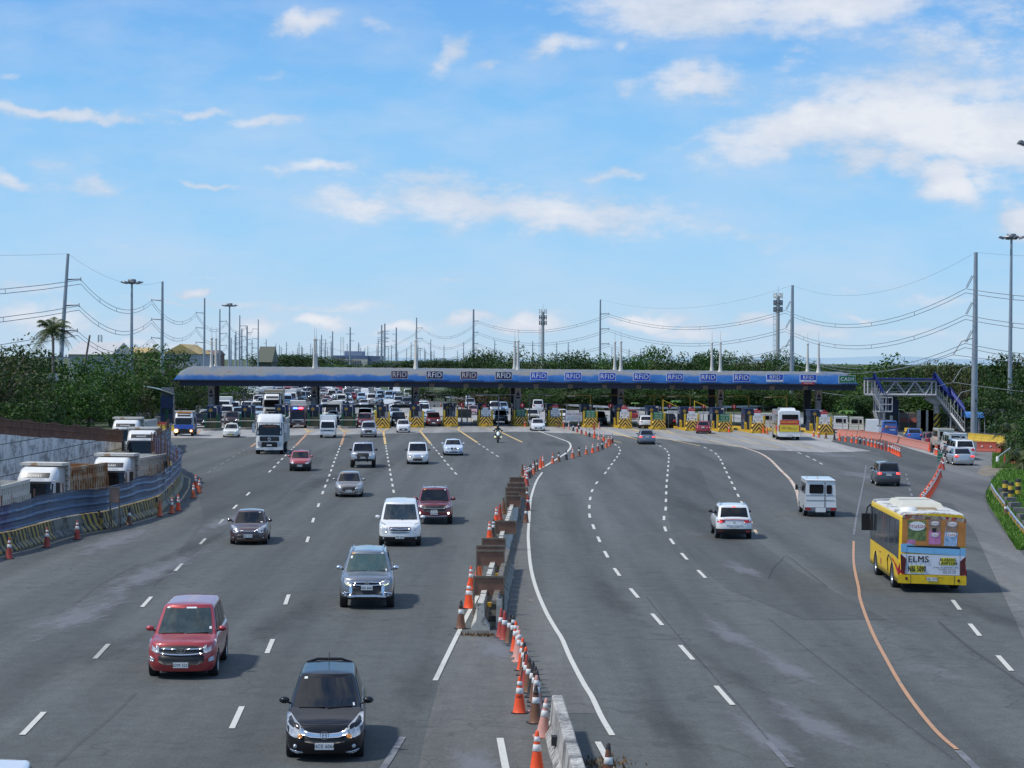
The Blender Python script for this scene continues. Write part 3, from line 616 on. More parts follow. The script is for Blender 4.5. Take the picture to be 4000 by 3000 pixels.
 def plate(s, txt, z, parent, rear=False, x=0., bg=None, w_=.40, hh=.14):
  y = (s.rear_y if rear else s.front_y)(x, z) + (.05 if rear else -.05); mb = MB(); mb.box(x-w_/2, x+w_/2, y-.012, y+.012, z-hh/2, z+hh/2, 0)
  Mx = T(x, y + (.0135 if rear else -.0135), z) @ (Matrix.Rotation(PI, 4, 'Z') if rear else Matrix.Identity(4)) @ FACE
  mb.text(txt, .11, Mx, 1, .012, .9); mb.build('number_plate', [bg or PLATE, INK], parent)
 def mirrors(s, parent, m, y=None, z=None, big=1.):
  y = y or s.yb + .42; z = z or s.belt + .1
  for sx in (-1, 1):
   mb = MB(); x = sx*(s.Wb*s.wc + .13)
   mb.lathe([(0, -.09*big), (.07*big, -.07*big), (.095*big, 0), (.085*big, .05*big), (0, .06*big)], 10, 0, 'y')
   for i in range(len(mb.v)): v = mb.v[i]; mb.v[i] = (v[0]*1.25 + x, v[1] + y, v[2]*.85 + z)
   mb.tube([(sx*s.Wb*s.wc*.97, y+.02, z-.08), (x-sx*.06, y, z-.04)], .025, 5, 1)
   mb.build('mirror', [m, BLACK], parent)
 def fogs(s, x, z, parent, m=None, rr=.045):
  for sx in (-1, 1):
   y = s.front_y(x, z) - .02; mb = MB(); mb.lathe([(0, -.01), (rr*.8, -.008), (rr, .01), (rr, .03)], 12, 0, 'y', (sx*x, y, z)); mb.build('fog_lamp', m or LENS, parent)
_m = MB(); _m.lathe([(.66, -.34), (.9, -.36), (.985, -.3), (1., -.1), (1., .1), (.985, .26), (.92, .33), (.7, .33), (.64, .28)], 22, 0, 'x'); TY = _m.build('wheel', TYRE);
_m = MB(); _m.lathe([(.0, .2), (.16, .22), (.17, .16)], 10, 0, 'x'); _m.lathe([(.54, .12), (.56, .26), (.66, .31), (.68, .28)], 22, 0, 'x'); _m.lathe([(0, .02), (.66, .02)], 16, 1, 'x')
for k in range(6):
 a = k*PI/3; c_, s_ = math.cos(a), math.sin(a); Q = Matrix(((1, 0, 0, 0), (0, c_, -s_, 0), (0, s_, c_, 0), (0, 0, 0, 1)))
 _m.box(.14, .22, .1, .6, -.07, .07, 0, Q)
RM = _m.build('rim', [RIM, DARK])
COL.objects.unlink(TY); COL.objects.unlink(RM)
def place_car(t, x, y, az=-3., rear=False, cz=0., back=None, z=0.):
 a = math.radians(az); p = at(x, y, z); d = Vector((math.sin(a), math.cos(a), 0)); off = cz if back is None else back
 t.location = p + d*off; t.rotation_euler.z = -a + (PI if rear else 0)
 return t
EM = CHROME
def emblem(c, kind, z, parent, rear=False, s=1., x=0.):
 y = (c.rear_y if rear else c.front_y)(x, z); mb = MB(); yy = y + (.03 if rear else -.035)
 Mx = T(x, yy, z) @ (Matrix.Rotation(PI, 4, 'Z') if rear else Matrix.Identity(4)) @ FACE
 def ring(rx, rz_, w_=.012, oz=0.):
  n = 20; vs = []
  for i in range(n):
   a = 2*PI*i/n
   for q in (0, w_): vs.append(Vector(((rx-q)*math.cos(a), (rz_-q)*math.sin(a)+oz, 0)))
  mb.add([Mx @ v for v in vs], [(2*i, (2*i+2) % (2*n), (2*i+3) % (2*n), 2*i+1) for i in range(n)])
 if kind == 'ovals': ring(.095*s, .065*s, .016); ring(.05*s, .024*s, .01, .02*s); ring(.028*s, .05*s, .012, 0.)
 elif kind == 'h': ring(.085*s, .075*s, .014); mb.text('H', .13*s, Mx, 0, .02)
 elif kind == 'diamonds':
  for a in (90, 210, 330):
   a = math.radians(a); d = Vector((math.cos(a), math.sin(a), 0)); q = Vector((-d.y, d.x, 0)); r_ = .085*s
   mb.add([Mx @ p for p in (Vector((0, 0, 0)), d*r_*.5+q*r_*.29, d*r_, d*r_*.5-q*r_*.29)], [(0, 1, 2, 3)])
 elif kind == 'disc':
  mb.add([Mx @ Vector((.06*s*math.cos(2*PI*i/16), .06*s*math.sin(2*PI*i/16), 0)) for i in range(16)], [tuple(range(16))])
 else: mb.text(kind, .12*s, Mx, 0, .02)
 mb.v = [tuple(v) for v in mb.v]; mb.build('emblem', EM, parent)
def stickers(c, parent, spec):
 for u, k, w_, h_, m in spec:
  mb = MB(); mb.grid(lambda a, b: c.fpt(u+w_*a, k+h_*b, .02), [0, 1], [0, 1]); mb.build('windshield_sticker', m, parent)
ST_O = mat('orange_sticker', (.75, .35, .06), .5); ST_W = mat('white_sticker', (.7, .72, .72), .5); ST_R = mat('red_sticker', (.5, .04, .04), .5)
CARS = 'vehicles crossing the plaza'
def std(c, name, label, cat, pm, group=None, trim=None, roofm=None, gm=None, side=None, mir=None, rk=(.12, .86), **kw):
 t = thing(name, label, cat, group=group); c.body(pm, t, trim); c.cabin(pm, t, roofm)
 args = {} if side is None else {'side': side}
 ws = c.glass(t, gm, rk=rk, **args, **kw); c.wheels(t); c.mirrors(t, mir or pm); return t, ws
c = Car(4.4, 1.69, 1.6, .78, 1.02, -1.3, -.2, 1.75, 2.08, fo=.8, ro=.85, r=.31, Rf=.75, zb=.2, bul=.16, wr=.7)
t, ws = std(c, 'people_carrier', 'glossy black compact people carrier with chrome nose bar, nearest car on the left lanes', 'car', P_BK)
c.piece('headlamp', [(.42, .62, .70), (.52, .55, .80), (.64, .54, .90), (.74, .58, .96), (.82, .66, .98)], LENS, t, .02, both=True)
c.piece('indicator', [(.47, .56, .64), (.53, .53, .62), (.57, .535, .6)], ALENS, t, .028, both=True)
c.piece('grille_bar', [(-.5, .62, .73), (-.3, .56, .66), (-.1, .55, .64), (.1, .55, .64), (.3, .56, .66), (.5, .62, .73)], CHROME, t, .03)
c.piece('grille', [(-.42, .46, .56), (-.2, .42, .56), (.2, .42, .56), (.42, .46, .56)], BLACK, t, .012)
c.piece('bumper_fin', [(.45, .22, .235), (.6, .2, .25), (.74, .23, .28)], CHROME, t, .035, both=True)
c.fogs(.62, .36, t); emblem(c, 'h', .6, t, s=1.15); c.plate('NCE 6066', .38, t)
mb = MB(); mb.tube([c.rpt(-1, .97)+Vector((0, .02, 0)), c.rpt(-.6, 1.)+Vector((0, .1, .05)), c.rpt(.6, 1.)+Vector((0, .1, .05)), c.rpt(1, .97)+Vector((0, .02, 0))], .035, 6); mb.build('roof_spoiler', P_BK, t)
mb = MB(); mb.tube([(0, 1.2, 1.6), (0, 1.35, 1.86)], .009, 5); mb.build('aerial', BLACK, t)
stickers(c, ws, [(-.86, .84, .12, .06, ST_W), (.82, .1, .05, .08, ST_W)])
place_car(t, 703, 1632, -3.6, cz=1.3)
c = Car(4.74, 1.83, 1.8, .98, 1.1, -1.4, -.45, 1.95, 2.25, fo=.9, ro=1.0, r=.36, Rf=.7, zb=.24, bul=.14, wr=.73)
t, ws = std(c, 'people_carrier', 'bright red people carrier with black grille and chrome bars in the leftmost nearer lane', 'car', P_RED, gm=mat('clear_windshield', (.04, .055, .05), .05, var=.4, scale=2.5, spec=.8))
c.piece('headlamp', [(.54, .74, .84), (.66, .73, .95), (.78, .78, 1.02), (.89, .86, 1.04)], LENS, t, .015, both=True)
c.piece('grille', [(-.58, .72, .88), (-.3, .68, .92), (0, .67, .93), (.3, .68, .92), (.58, .72, .88)], BLACK, t, .02)
c.piece('lower_grille', [(-.6, .5, .66), (-.45, .42, .68), (.45, .42, .68), (.6, .5, .66)], BLACK, t, .02)
c.piece('grille_bar', [(-.56, .72, .745), (-.3, .69, .715), (0, .68, .705), (.3, .69, .715), (.56, .72, .745)], CHROME, t, .035)
c.piece('grille_bar', [(-.54, .84, .865), (-.3, .83, .855), (-.12, .83, .85)], CHROME, t, .035); c.piece('grille_bar', [(.12, .83, .85), (.3, .83, .855), (.54, .84, .865)], CHROME, t, .035)
c.piece('indicator', [(.72, .5, .58), (.8, .5, .62), (.86, .52, .64)], LENS, t, .02, both=True)
emblem(c, 'ovals', .80, t, s=1.2); c.plate('NDM 5259', .42, t)
stickers(c, ws, [(-.88, .86, .12, .05, ST_W), (-.66, .87, .5, .035, ST_R), (-.05, .865, .42, .05, ST_W), (.84, .2, .08, .08, ST_W)])
place_car(t, 398, 1459, -3.3, cz=1.45)
c = Car(4.78, 1.84, 1.83, 1.08, 1.2, -1.3, -.4, 1.9, 2.3, fo=.88, ro=1.1, r=.385, Rf=.62, zb=.36, bul=.12, wr=.71, clad=.12)
t, ws = std(c, 'large_suv', 'silver-grey SUV with chrome front trim, roof rails and pale green windshield', 'SUV', P_GR, trim=BLACK, gm=GLASS_G, mir=CHROME)
c.piece('headlamp', [(.48, .90, .96), (.62, .87, 1.04), (.76, .92, 1.1), (.88, .98, 1.13)], LENS, t, .018, both=True)
c.piece('daytime_lamp', [(.5, .875, .9), (.62, .84, .87), (.74, .89, .92)], mat('lit_daytime_lamp', (.9, .9, .5), .3, emit=.5, var=0), t, .025, both=True)
c.piece('grille', [(-.5, .9, .93), (-.25, .88, .95), (.25, .88, .95), (.5, .9, .93)], BLACK, t, .02)
c.piece('lower_grille', [(-.52, .62, .84), (-.44, .56, .86), (.44, .56, .86), (.52, .62, .84)], BLACK, t, .02)
c.piece('grille_bar', [(-.5, .935, .96), (-.2, .955, .98), (.2, .955, .98), (.5, .935, .96)], CHROME, t, .04); c.piece('grille_bar', [(-.52, .87, .895), (-.2, .845, .87), (.2, .845, .87), (.52, .87, .895)], CHROME, t, .04)
c.piece('chrome_blade', [(.5, .60, .9), (.56, .5, .88), (.6, .5, .84)], CHROME, t, .03, both=True)
c.piece('bumper_bar', [(-.66, .44, .5), (-.3, .47, .53), (.3, .47, .53), (.66, .44, .5)], CHROME, t, .05); c.piece('bumper_bar', [(.6, .6, .63), (.75, .58, .61), (.85, .52, .58)], CHROME, t, .03, both=True)
c.fogs(.72, .5, t, rr=.05); emblem(c, 'diamonds', .93, t, s=1.25); c.plate('NDI 8687', .77, t)
for sx in (-1, 1):
 mb = MB(); mb.tube([c.spt(sx, .02, .99)+Vector((-sx*.04, 0, .02)), c.spt(sx, .12, 1.)+Vector((-sx*.02, 0, .07)), c.spt(sx, .8, 1.)+Vector((-sx*.02, 0, .07)), c.spt(sx, .95, .99)+Vector((0, 0, .02))], .025, 6); mb.build('roof_rail', CHROME, t)
stickers(c, ws, [(-.86, .86, .15, .05, ST_O), (-.88, .66, .1, .12, ST_W), (.74, .88, .14, .05, ST_W), (.8, .08, .06, .1, ST_W)])
place_car(t, 793, 1311, -3.2, cz=1.4)
c = Car(5.12, 1.92, 1.93, .95, 1.18, -1.7, -.65, 2.35, 2.5, fo=.95, ro=.98, r=.35, Rf=.7, zb=.26, bul=.18, wr=.78, wc=.95, clad=.3, endw=.98)
t, ws = std(c, 'passenger_van', 'white passenger van with black lower bumper beside the dark red pickup', 'van', P_W, trim=BLACK, gm=mat('van_windshield', (.02, .03, .035), .05, var=.5, scale=2, spec=.8), mir=P_W)
c.piece('headlamp', [(.58, .70, .90), (.68, .62, 1.04), (.8, .64, 1.1), (.9, .74, 1.12)], LENS, t, .015, both=True)
c.piece('grille', [(-.48, .78, .92), (-.3, .74, .92), (.3, .74, .92), (.48, .78, .92)], BLACK, t, .02); c.piece('grille_bar', [(-.47, .83, .87), (0, .81, .85), (.47, .83, .87)], CHROME, t, .035)
c.piece('lower_grille', [(-.42, .66, .69), (0, .64, .68), (.42, .66, .69)], BLACK, t, .015); c.fogs(.74, .4, t)
emblem(c, 'h', .83, t, s=1.); c.plate('PIK 226', .47, t)
place_car(t, 864, 1178, -2.6, cz=1.55)
def pickup(c, name, label, pm, ybed, group=None, trim=None, mir=None):
 t = thing(name, label, 'pickup', group=group); c.body(pm, t, trim); c.cabin(pm, t); ws = c.glass(t, side=((.05, .46), (.5, .93))); c.wheels(t); c.mirrors(t, mir or pm, big=1.15)
 mb = MB(); mb.box(-c.Wb+.12, c.Wb-.12, ybed, c.h-.12, c.belt-.02, c.belt+.075); mb.build('bed_cover', BLACK, t); return t, ws
c = Car(5.28, 1.87, 1.8, 1.06, 1.16, -1.5, -.65, .6, .85, fo=.92, ro=1.25, r=.38, Rf=.6, zb=.4, bul=.1, wr=.74)
t, ws = pickup(c, 'pickup_truck', 'dark red crew-cab pickup with black grille partly behind the white van', P_DRED, .95)
c.piece('headlamp', [(.56, .88, .98), (.68, .9, 1.04), (.8, .94, 1.07), (.88, .98, 1.08)], LENS, t, .018, both=True)
c.piece('grille', [(-.6, .82, 1.), (-.48, .68, 1.02), (.48, .68, 1.02), (.6, .82, 1.)], BLACK, t, .02); c.piece('grille_bar', [(-.55, .86, .9), (0, .83, .87), (.55, .86, .9)], GALV_D, t, .045); c.piece('bumper_bar', [(-.7, .46, .5), (0, .43, .47), (.7, .46, .5)], P_SIL, t, .04)
c.fogs(.74, .62, t, WLIT, .05); emblem(c, 'ISUZU', .96, t, s=1.1); c.plate('NEJ 5390', .62, t); c.plate('SOLO', .74, t, hh=.1, w_=.34)
stickers(c, ws, [(-.86, .84, .14, .07, ST_O), (.78, .82, .08, .1, ST_W)])
for sx in (-1, 1):
 mb = MB(); mb.tube([c.spt(sx, .02, .98)+Vector((-sx*.04, 0, .03)), c.spt(sx, .2, 1.)+Vector((0, 0, .07)), c.spt(sx, .9, 1.)+Vector((0, 0, .06))], .025, 6); mb.build('roof_rail', CHROME, t)
mb = MB(); mb.lathe([(.02, 0), (.05, .03), (.0, .06)], 8, 0, 'z', (0, -.4, 1.8)); mb.tube([(0, -.4, 1.8), (0, -.3, 1.98)], .008, 5); mb.build('aerial', BLACK, t)
place_car(t, 938, 1131, -1.6, cz=1.6)
def sedan(lab, pm, group=None, L=4.42, W=1.72, H=1.47, side=((.05, .44), (.48, .86)), zn=.74, gm=None):
 c = Car(L, W, H, zn, .94, -1.15, -.35, .85, 1.55, zd=.98, fo=.85, ro=.95, r=.31, Rf=.7, zb=.2, bul=.14, wr=.69, belt=.96)
 t, ws = std(c, 'sedan', lab, 'car', pm, group, side=side, gm=gm, rk=(.1, .88)); return c, t, ws
def tail(c, t, pm, z0, z1, x0=.42, lit=False, bumper=True, plate='NBC 4821', pz=None):
 c.piece('tail_lamp', [(x0, z0+.03, z1-.01), ((x0+c.Wb)*.5, z0, z1), (c.Wb*.93, z0+.02, z1)], RLIT if lit else RLENS, t, .015, rear=True, both=True)
 if bumper: c.piece('rear_bumper', [(-c.Wb*.8, c.zb+.0, c.zb+.13), (0, c.zb, c.zb+.13), (c.Wb*.8, c.zb+.0, c.zb+.13)], BLACK, t, .025, rear=True)
 c.plate(plate, pz or (z0-.08), t, rear=True)
c, t, ws = sedan('dark brown sedan with swept headlamps between the red people carrier and the barriers', P_BRN)
c.piece('headlamp', [(.38, .66, .72), (.52, .58, .82), (.68, .6, .9), (.82, .7, .92)], LENS, t, .015, both=True); c.piece('grille_bar', [(-.42, .68, .7), (-.2, .655, .68), (.2, .655, .68), (.42, .68, .7)], CHROME, t, .03)
c.piece('lower_grille', [(-.55, .32, .4), (-.45, .3, .52), (.45, .3, .52), (.55, .32, .4)], BLACK, t, .015); c.fogs(.68, .36, t, rr=.035); emblem(c, 'ovals', .67, t, s=.95); c.plate('ABY 3277', .45, t)
stickers(c, ws, [(.68, .84, .14, .05, ST_W), (.7, .1, .14, .08, ST_W)])
place_car(t, 538, 1175, -4.2, cz=1.3)
c, t, ws = sedan('grey-brown metallic sedan with large oval grille in the middle left lane', P_TAN)
c.piece('headlamp', [(.44, .58, .68), (.55, .56, .82), (.7, .6, .9), (.81, .7, .92)], LENS, t, .015, both=True); c.piece('grille', [(-.42, .5, .62), (-.34, .38, .66), (0, .34, .67), (.34, .38, .66), (.42, .5, .62)], BLACK, t, .02)
c.piece('grille_bar', [(-.34, .34, .37), (0, .31, .335), (.34, .34, .37)], CHROME, t, .03); c.piece('bumper_fin', [(.46, .24, .27), (.6, .23, .27), (.76, .26, .3)], CHROME, t, .03, both=True); c.fogs(.62, .36, t, rr=.035); emblem(c, 'S', .58, t, s=.9); c.plate('NDP 2504', .42, t)
stickers(c, ws, [(-.84, .8, .1, .08, ST_O)])
place_car(t, 754, 1073, -3.4, cz=1.25)
c = Car(5.36, 1.9, 1.93, 1.2, 1.28, -1.55, -.75, .6, .85, fo=.9, ro=1.25, r=.43, Rf=.55, zb=.55, bul=.1, wr=.8)
t, ws = pickup(c, 'pickup_truck', 'lifted silver pickup with black bull bar in the middle left lane', P_SIL, .95, mir=BLACK)
c.piece('headlamp', [(.54, .98, 1.1), (.68, 1.0, 1.15), (.84, 1.04, 1.2)], LENS, t, .018, both=True); c.piece('grille', [(-.5, .86, 1.14), (-.42, .8, 1.2), (.42, .8, 1.2), (.5, .86, 1.14)], BLACK, t, .02)
mb = MB(); y0 = -c.h-.14
mb.tube([(-.36, y0+.1, .5), (-.38, y0, .75), (-.26, y0, .98), (.26, y0, .98), (.38, y0, .75), (.36, y0+.1, .5)], .04, 8); mb.box(-.62, .62, y0+.02, y0+.2, .55, .74); mb.tube([(-.85, y0+.25, .64), (-.6, y0+.06, .64)], .08, 8); mb.tube([(.85, y0+.25, .64), (.6, y0+.06, .64)], .08, 8); mb.build('bull_bar', BLACK, t)
c.plate('NCA 6110', .84, t); stickers(c, ws, [(-.1, .86, .14, .05, ST_W)])
place_car(t, 784, 1010, -3.2, cz=1.6)
c = Car(4.55, 1.76, 1.74, .92, 1.06, -1.35, -.5, 1.95, 2.15, fo=.85, ro=.95, r=.34, Rf=.7, zb=.24, bul=.14, wr=.8)
t, ws = std(c, 'people_carrier', 'white older people carrier with chrome nudge bar right of the silver lifted pickup', 'car', P_W, mir=BLACK)
c.piece('headlamp', [(.48, .66, .74), (.6, .64, .84), (.74, .7, .92), (.83, .78, .94)], LENS, t, .015, both=True); c.piece('grille', [(-.4, .72, .8), (0, .66, .84), (.4, .72, .8)], CHROME, t, .02)
mb = MB(); y0 = -c.h-.1; mb.tube([(-.34, y0+.1, .28), (-.4, y0, .5), (-.26, y0, .62), (.26, y0, .62), (.4, y0, .5), (.34, y0+.1, .28)], .03, 8); mb.build('nudge_bar', CHROME, t); c.piece('lower_grille', [(-.36, .32, .54), (.36, .32, .54)], BLACK, t, .015)
place_car(t, 902, 1003, -3., cz=1.4)
c, t, ws = sedan('white sports sedan with twin kidney grille and cool blue headlamps', paint('ice_white', (.6, .68, .78)), L=4.5, W=1.75, H=1.42)
c.piece('headlamp', [(.38, .62, .74), (.55, .6, .76), (.76, .66, .8)], LENS, t, .015, both=True); c.piece('grille', [(.04, .62, .74), (.1, .6, .76), (.26, .62, .75)], BLACK, t, .02, both=True); c.piece('lower_grille', [(-.4, .3, .4), (.4, .3, .4)], BLACK, t, .015); c.piece('side_vent', [(.5, .3, .4), (.74, .34, .42)], BLACK, t, .015, both=True); c.plate('XNB 112', .52, t)
place_car(t, 979, 984, -3.4, cz=1.3)
def hatch(lab, pm, group=None, L=3.6, W=1.6, H=1.5, clad=0, trim=None):
 c = Car(L, W, H, .82, 1.0, -1.0, -.2, 1.35, L/2-.12, fo=.7, ro=.55, r=.29, Rf=.7, zb=.2, bul=.15, wr=.78, clad=clad)
 t, ws = std(c, 'hatchback', lab, 'car', pm, group, trim=trim, side=((.05, .45), (.49, .88))); return c, t, ws
c, t, ws = hatch('small red hatchback with black lower bumper behind the white truck', paint('cherry', (.42, .06, .07), .1), clad=.64, trim=BLACK)
c.piece('headlamp', [(.42, .62, .7), (.54, .58, .86), (.66, .62, .92), (.74, .7, .94)], LENS, t, .02, both=True); c.plate('NDI 408', .46, t)
place_car(t, 648, 1018, -3.8, cz=1.15)
c, t, ws = hatch('white small hatchback with wide black lower grille in front of the striped toll island', P_W, L=3.7)
c.piece('headlamp', [(.4, .66, .7), (.55, .64, .8), (.72, .7, .86)], LENS, t, .02, both=True); c.piece('lower_grille', [(-.5, .3, .4), (-.36, .28, .54), (.36, .28, .54), (.5, .3, .4)], BLACK, t, .02); c.plate('NFC 730', .42, t)
place_car(t, 871, 935, -3.6, cz=1.2)
c = Car(4.48, 1.75, 1.7, .94, 1.06, -1.3, -.45, 1.9, 2.1, fo=.85, ro=.9, r=.33, Rf=.65, zb=.24, bul=.13, wr=.8)
t, ws = std(c, 'people_carrier', 'silver-white people carrier with angular black grille approaching from the toll islands', 'car', P_SIL)
c.piece('headlamp', [(.45, .72, .8), (.6, .74, .86), (.8, .82, .92)], LENS, t, .018, both=True); c.piece('grille', [(-.42, .56, .8), (-.3, .5, .84), (.3, .5, .84), (.42, .56, .8)], BLACK, t, .02); c.piece('lower_grille', [(-.7, .28, .36), (0, .26, .38), (.7, .28, .36)], BLACK, t, .02); c.piece('side_vent', [(.6, .38, .6), (.8, .4, .66)], BLACK, t, .012, both=True); c.plate('NGD 915', .5, t)
place_car(t, 796, 945, -3.4, cz=1.35)
c, t, ws = sedan('white taxi sedan with roof lamp and yellow plate in front of the left toll booths', paint('warm_white', (.74, .73, .66)), L=4.3, W=1.7)
c.piece('headlamp', [(.5, .62, .7), (.62, .62, .76), (.76, .66, .8)], LENS, t, .015, both=True); c.piece('lower_grille', [(-.4, .3, .38), (.4, .3, .38)], BLACK, t, .015); c.piece('grille', [(-.3, .6, .66), (.3, .6, .66)], GALV_D, t, .015); c.plate('TXB 508', .38, t, bg=mat('yellow_plate', (.6, .45, .05), .5))
mb = MB(); mb.box(-.18, .18, -.1, .06, 1.48, 1.58, tx=.8); mb.build('roof_lamp', P_CR, t)
place_car(t, 499, 945, -4.4, cz=1.25)
c, t, ws = sedan('white sedan leaving the toll islands at the head of the line of cones', P_W, L=4.4)
c.piece('headlamp', [(.45, .62, .72), (.6, .62, .8), (.76, .68, .82)], LENS, t, .015, both=True); c.piece('lower_grille', [(-.45, .3, .5), (.45, .3, .5)], BLACK, t, .015); c.plate('NAL 226', .42, t)
place_car(t, 1162, 931, -2.6, cz=1.25)
c = Car(4.45, 1.76, 1.62, .9, 1.05, -1.2, -.35, 1.7, 2.1, fo=.85, ro=.85, r=.33, Rf=.65, Rr=.5, zb=.3, bul=.13, wr=.8, clad=.3)
t, ws = std(c, 'compact_suv', 'white compact SUV seen from behind with red light bar in the middle right lanes', 'SUV', P_W, trim=BLACK, mir=BLACK, rk=(.08, .84))
tail(c, t, P_W, .82, .98, .46, bumper=False, plate='NCJ 2799', pz=.62); c.piece('light_bar', [(-.5, .955, .985), (0, .97, 1.0), (.5, .955, .985)], RLENS, t, .02, rear=True); c.piece('brake_lamp', [(.62, .83, .9), (.72, .83, .92)], RLIT, t, .03, rear=True); emblem(c, 'h', .84, t, True, .8); c.piece('chrome_strip', [(-.4, .71, .725), (.4, .71, .725)], CHROME, t, .02, rear=True)
c.piece('reflector', [(.55, .4, .43), (.75, .4, .43)], RLENS, t, .012, rear=True, both=True)
for sx in (-1, 1):
 mb = MB(); mb.tube([c.spt(sx, .1, .99)+Vector((0, 0, .02)), c.spt(sx, .2, 1.)+Vector((-sx*.02, 0, .07)), c.spt(sx, .85, 1.)+Vector((-sx*.02, 0, .07)), c.spt(sx, .97, .98)+Vector((0, 0, .02))], .025, 6); mb.build('roof_rail', CHROME, t)
mb = MB(); mb.grid(lambda u, k: c.rpt(-.12+.24*u, .88+.05*k, .03), [0, 1], [0, 1]); mb.build('brake_lamp', RLIT, t)
place_car(t, 1583, 1163, 1.5, True, 1.3)
c, t, ws = sedan('grey sedan seen from behind just past the right end of the cones', paint('steel', (.2, .23, .29), .5), L=4.4)
tail(c, t, P_GR, .74, .88, .5, True, plate='NBX 304', pz=.8); place_car(t, 1397, 960, .6, True, 1.25)
c = Car(4.2, 1.67, 1.66, .9, 1.03, -1.15, -.35, 1.75, 2.0, fo=.75, ro=.8, r=.3, Rf=.65, Rr=.4, zb=.24, bul=.13, wr=.8)
t, ws = std(c, 'people_carrier', 'dark grey people carrier seen from behind with chrome strip, beyond the yellow bus', 'car', P_DGR)
tail(c, t, P_DGR, .84, 1.0, .5, True, plate='NCR 985', pz=.84); c.piece('chrome_strip', [(-.45, .95, .98), (.45, .95, .98)], CHROME, t, .02, rear=True); stickers(c, ws, [])
place_car(t, 1917, 1050, 3.2, True, 1.25)
c, t, ws = sedan('dark red sedan seen from behind heading into the right toll lanes', paint('crimson', (.3, .02, .035), .15), L=4.4)
tail(c, t, P_DRED, .72, .88, .5, plate='NEX 110', pz=.8); place_car(t, 1519, 937, 8, True, 1.25)
c = Car(4.5, 1.8, 1.66, .9, 1.05, -1.2, -.35, 1.6, 2.1, fo=.85, ro=.85, r=.34, Rf=.65, Rr=.5, zb=.28, bul=.13, wr=.76, clad=.3)
t, ws = std(c, 'compact_suv', 'white SUV with black lower body seen from behind entering the toll lane', 'SUV', P_W, trim=BLACK, rk=(.1, .8)); tail(c, t, P_W, .84, .95, .45, bumper=False, plate='NDA 330', pz=.62)
place_car(t, 1395, 926, 0, True, 1.25)
c = Car(4.6, 1.8, 1.78, 1., 1.1, -1.2, -.4, 1.9, 2.2, fo=.85, ro=.85, r=.35, Rf=.65, Rr=.35, zb=.28, wr=.82)
t, ws = std(c, 'people_carrier', 'black people carrier seen from behind beside the green fare board', 'car', P_BK); tail(c, t, P_BK, .95, 1.2, .6, True, plate='NFW 218', pz=.9); place_car(t, 1443, 923, 0, True, 1.25)
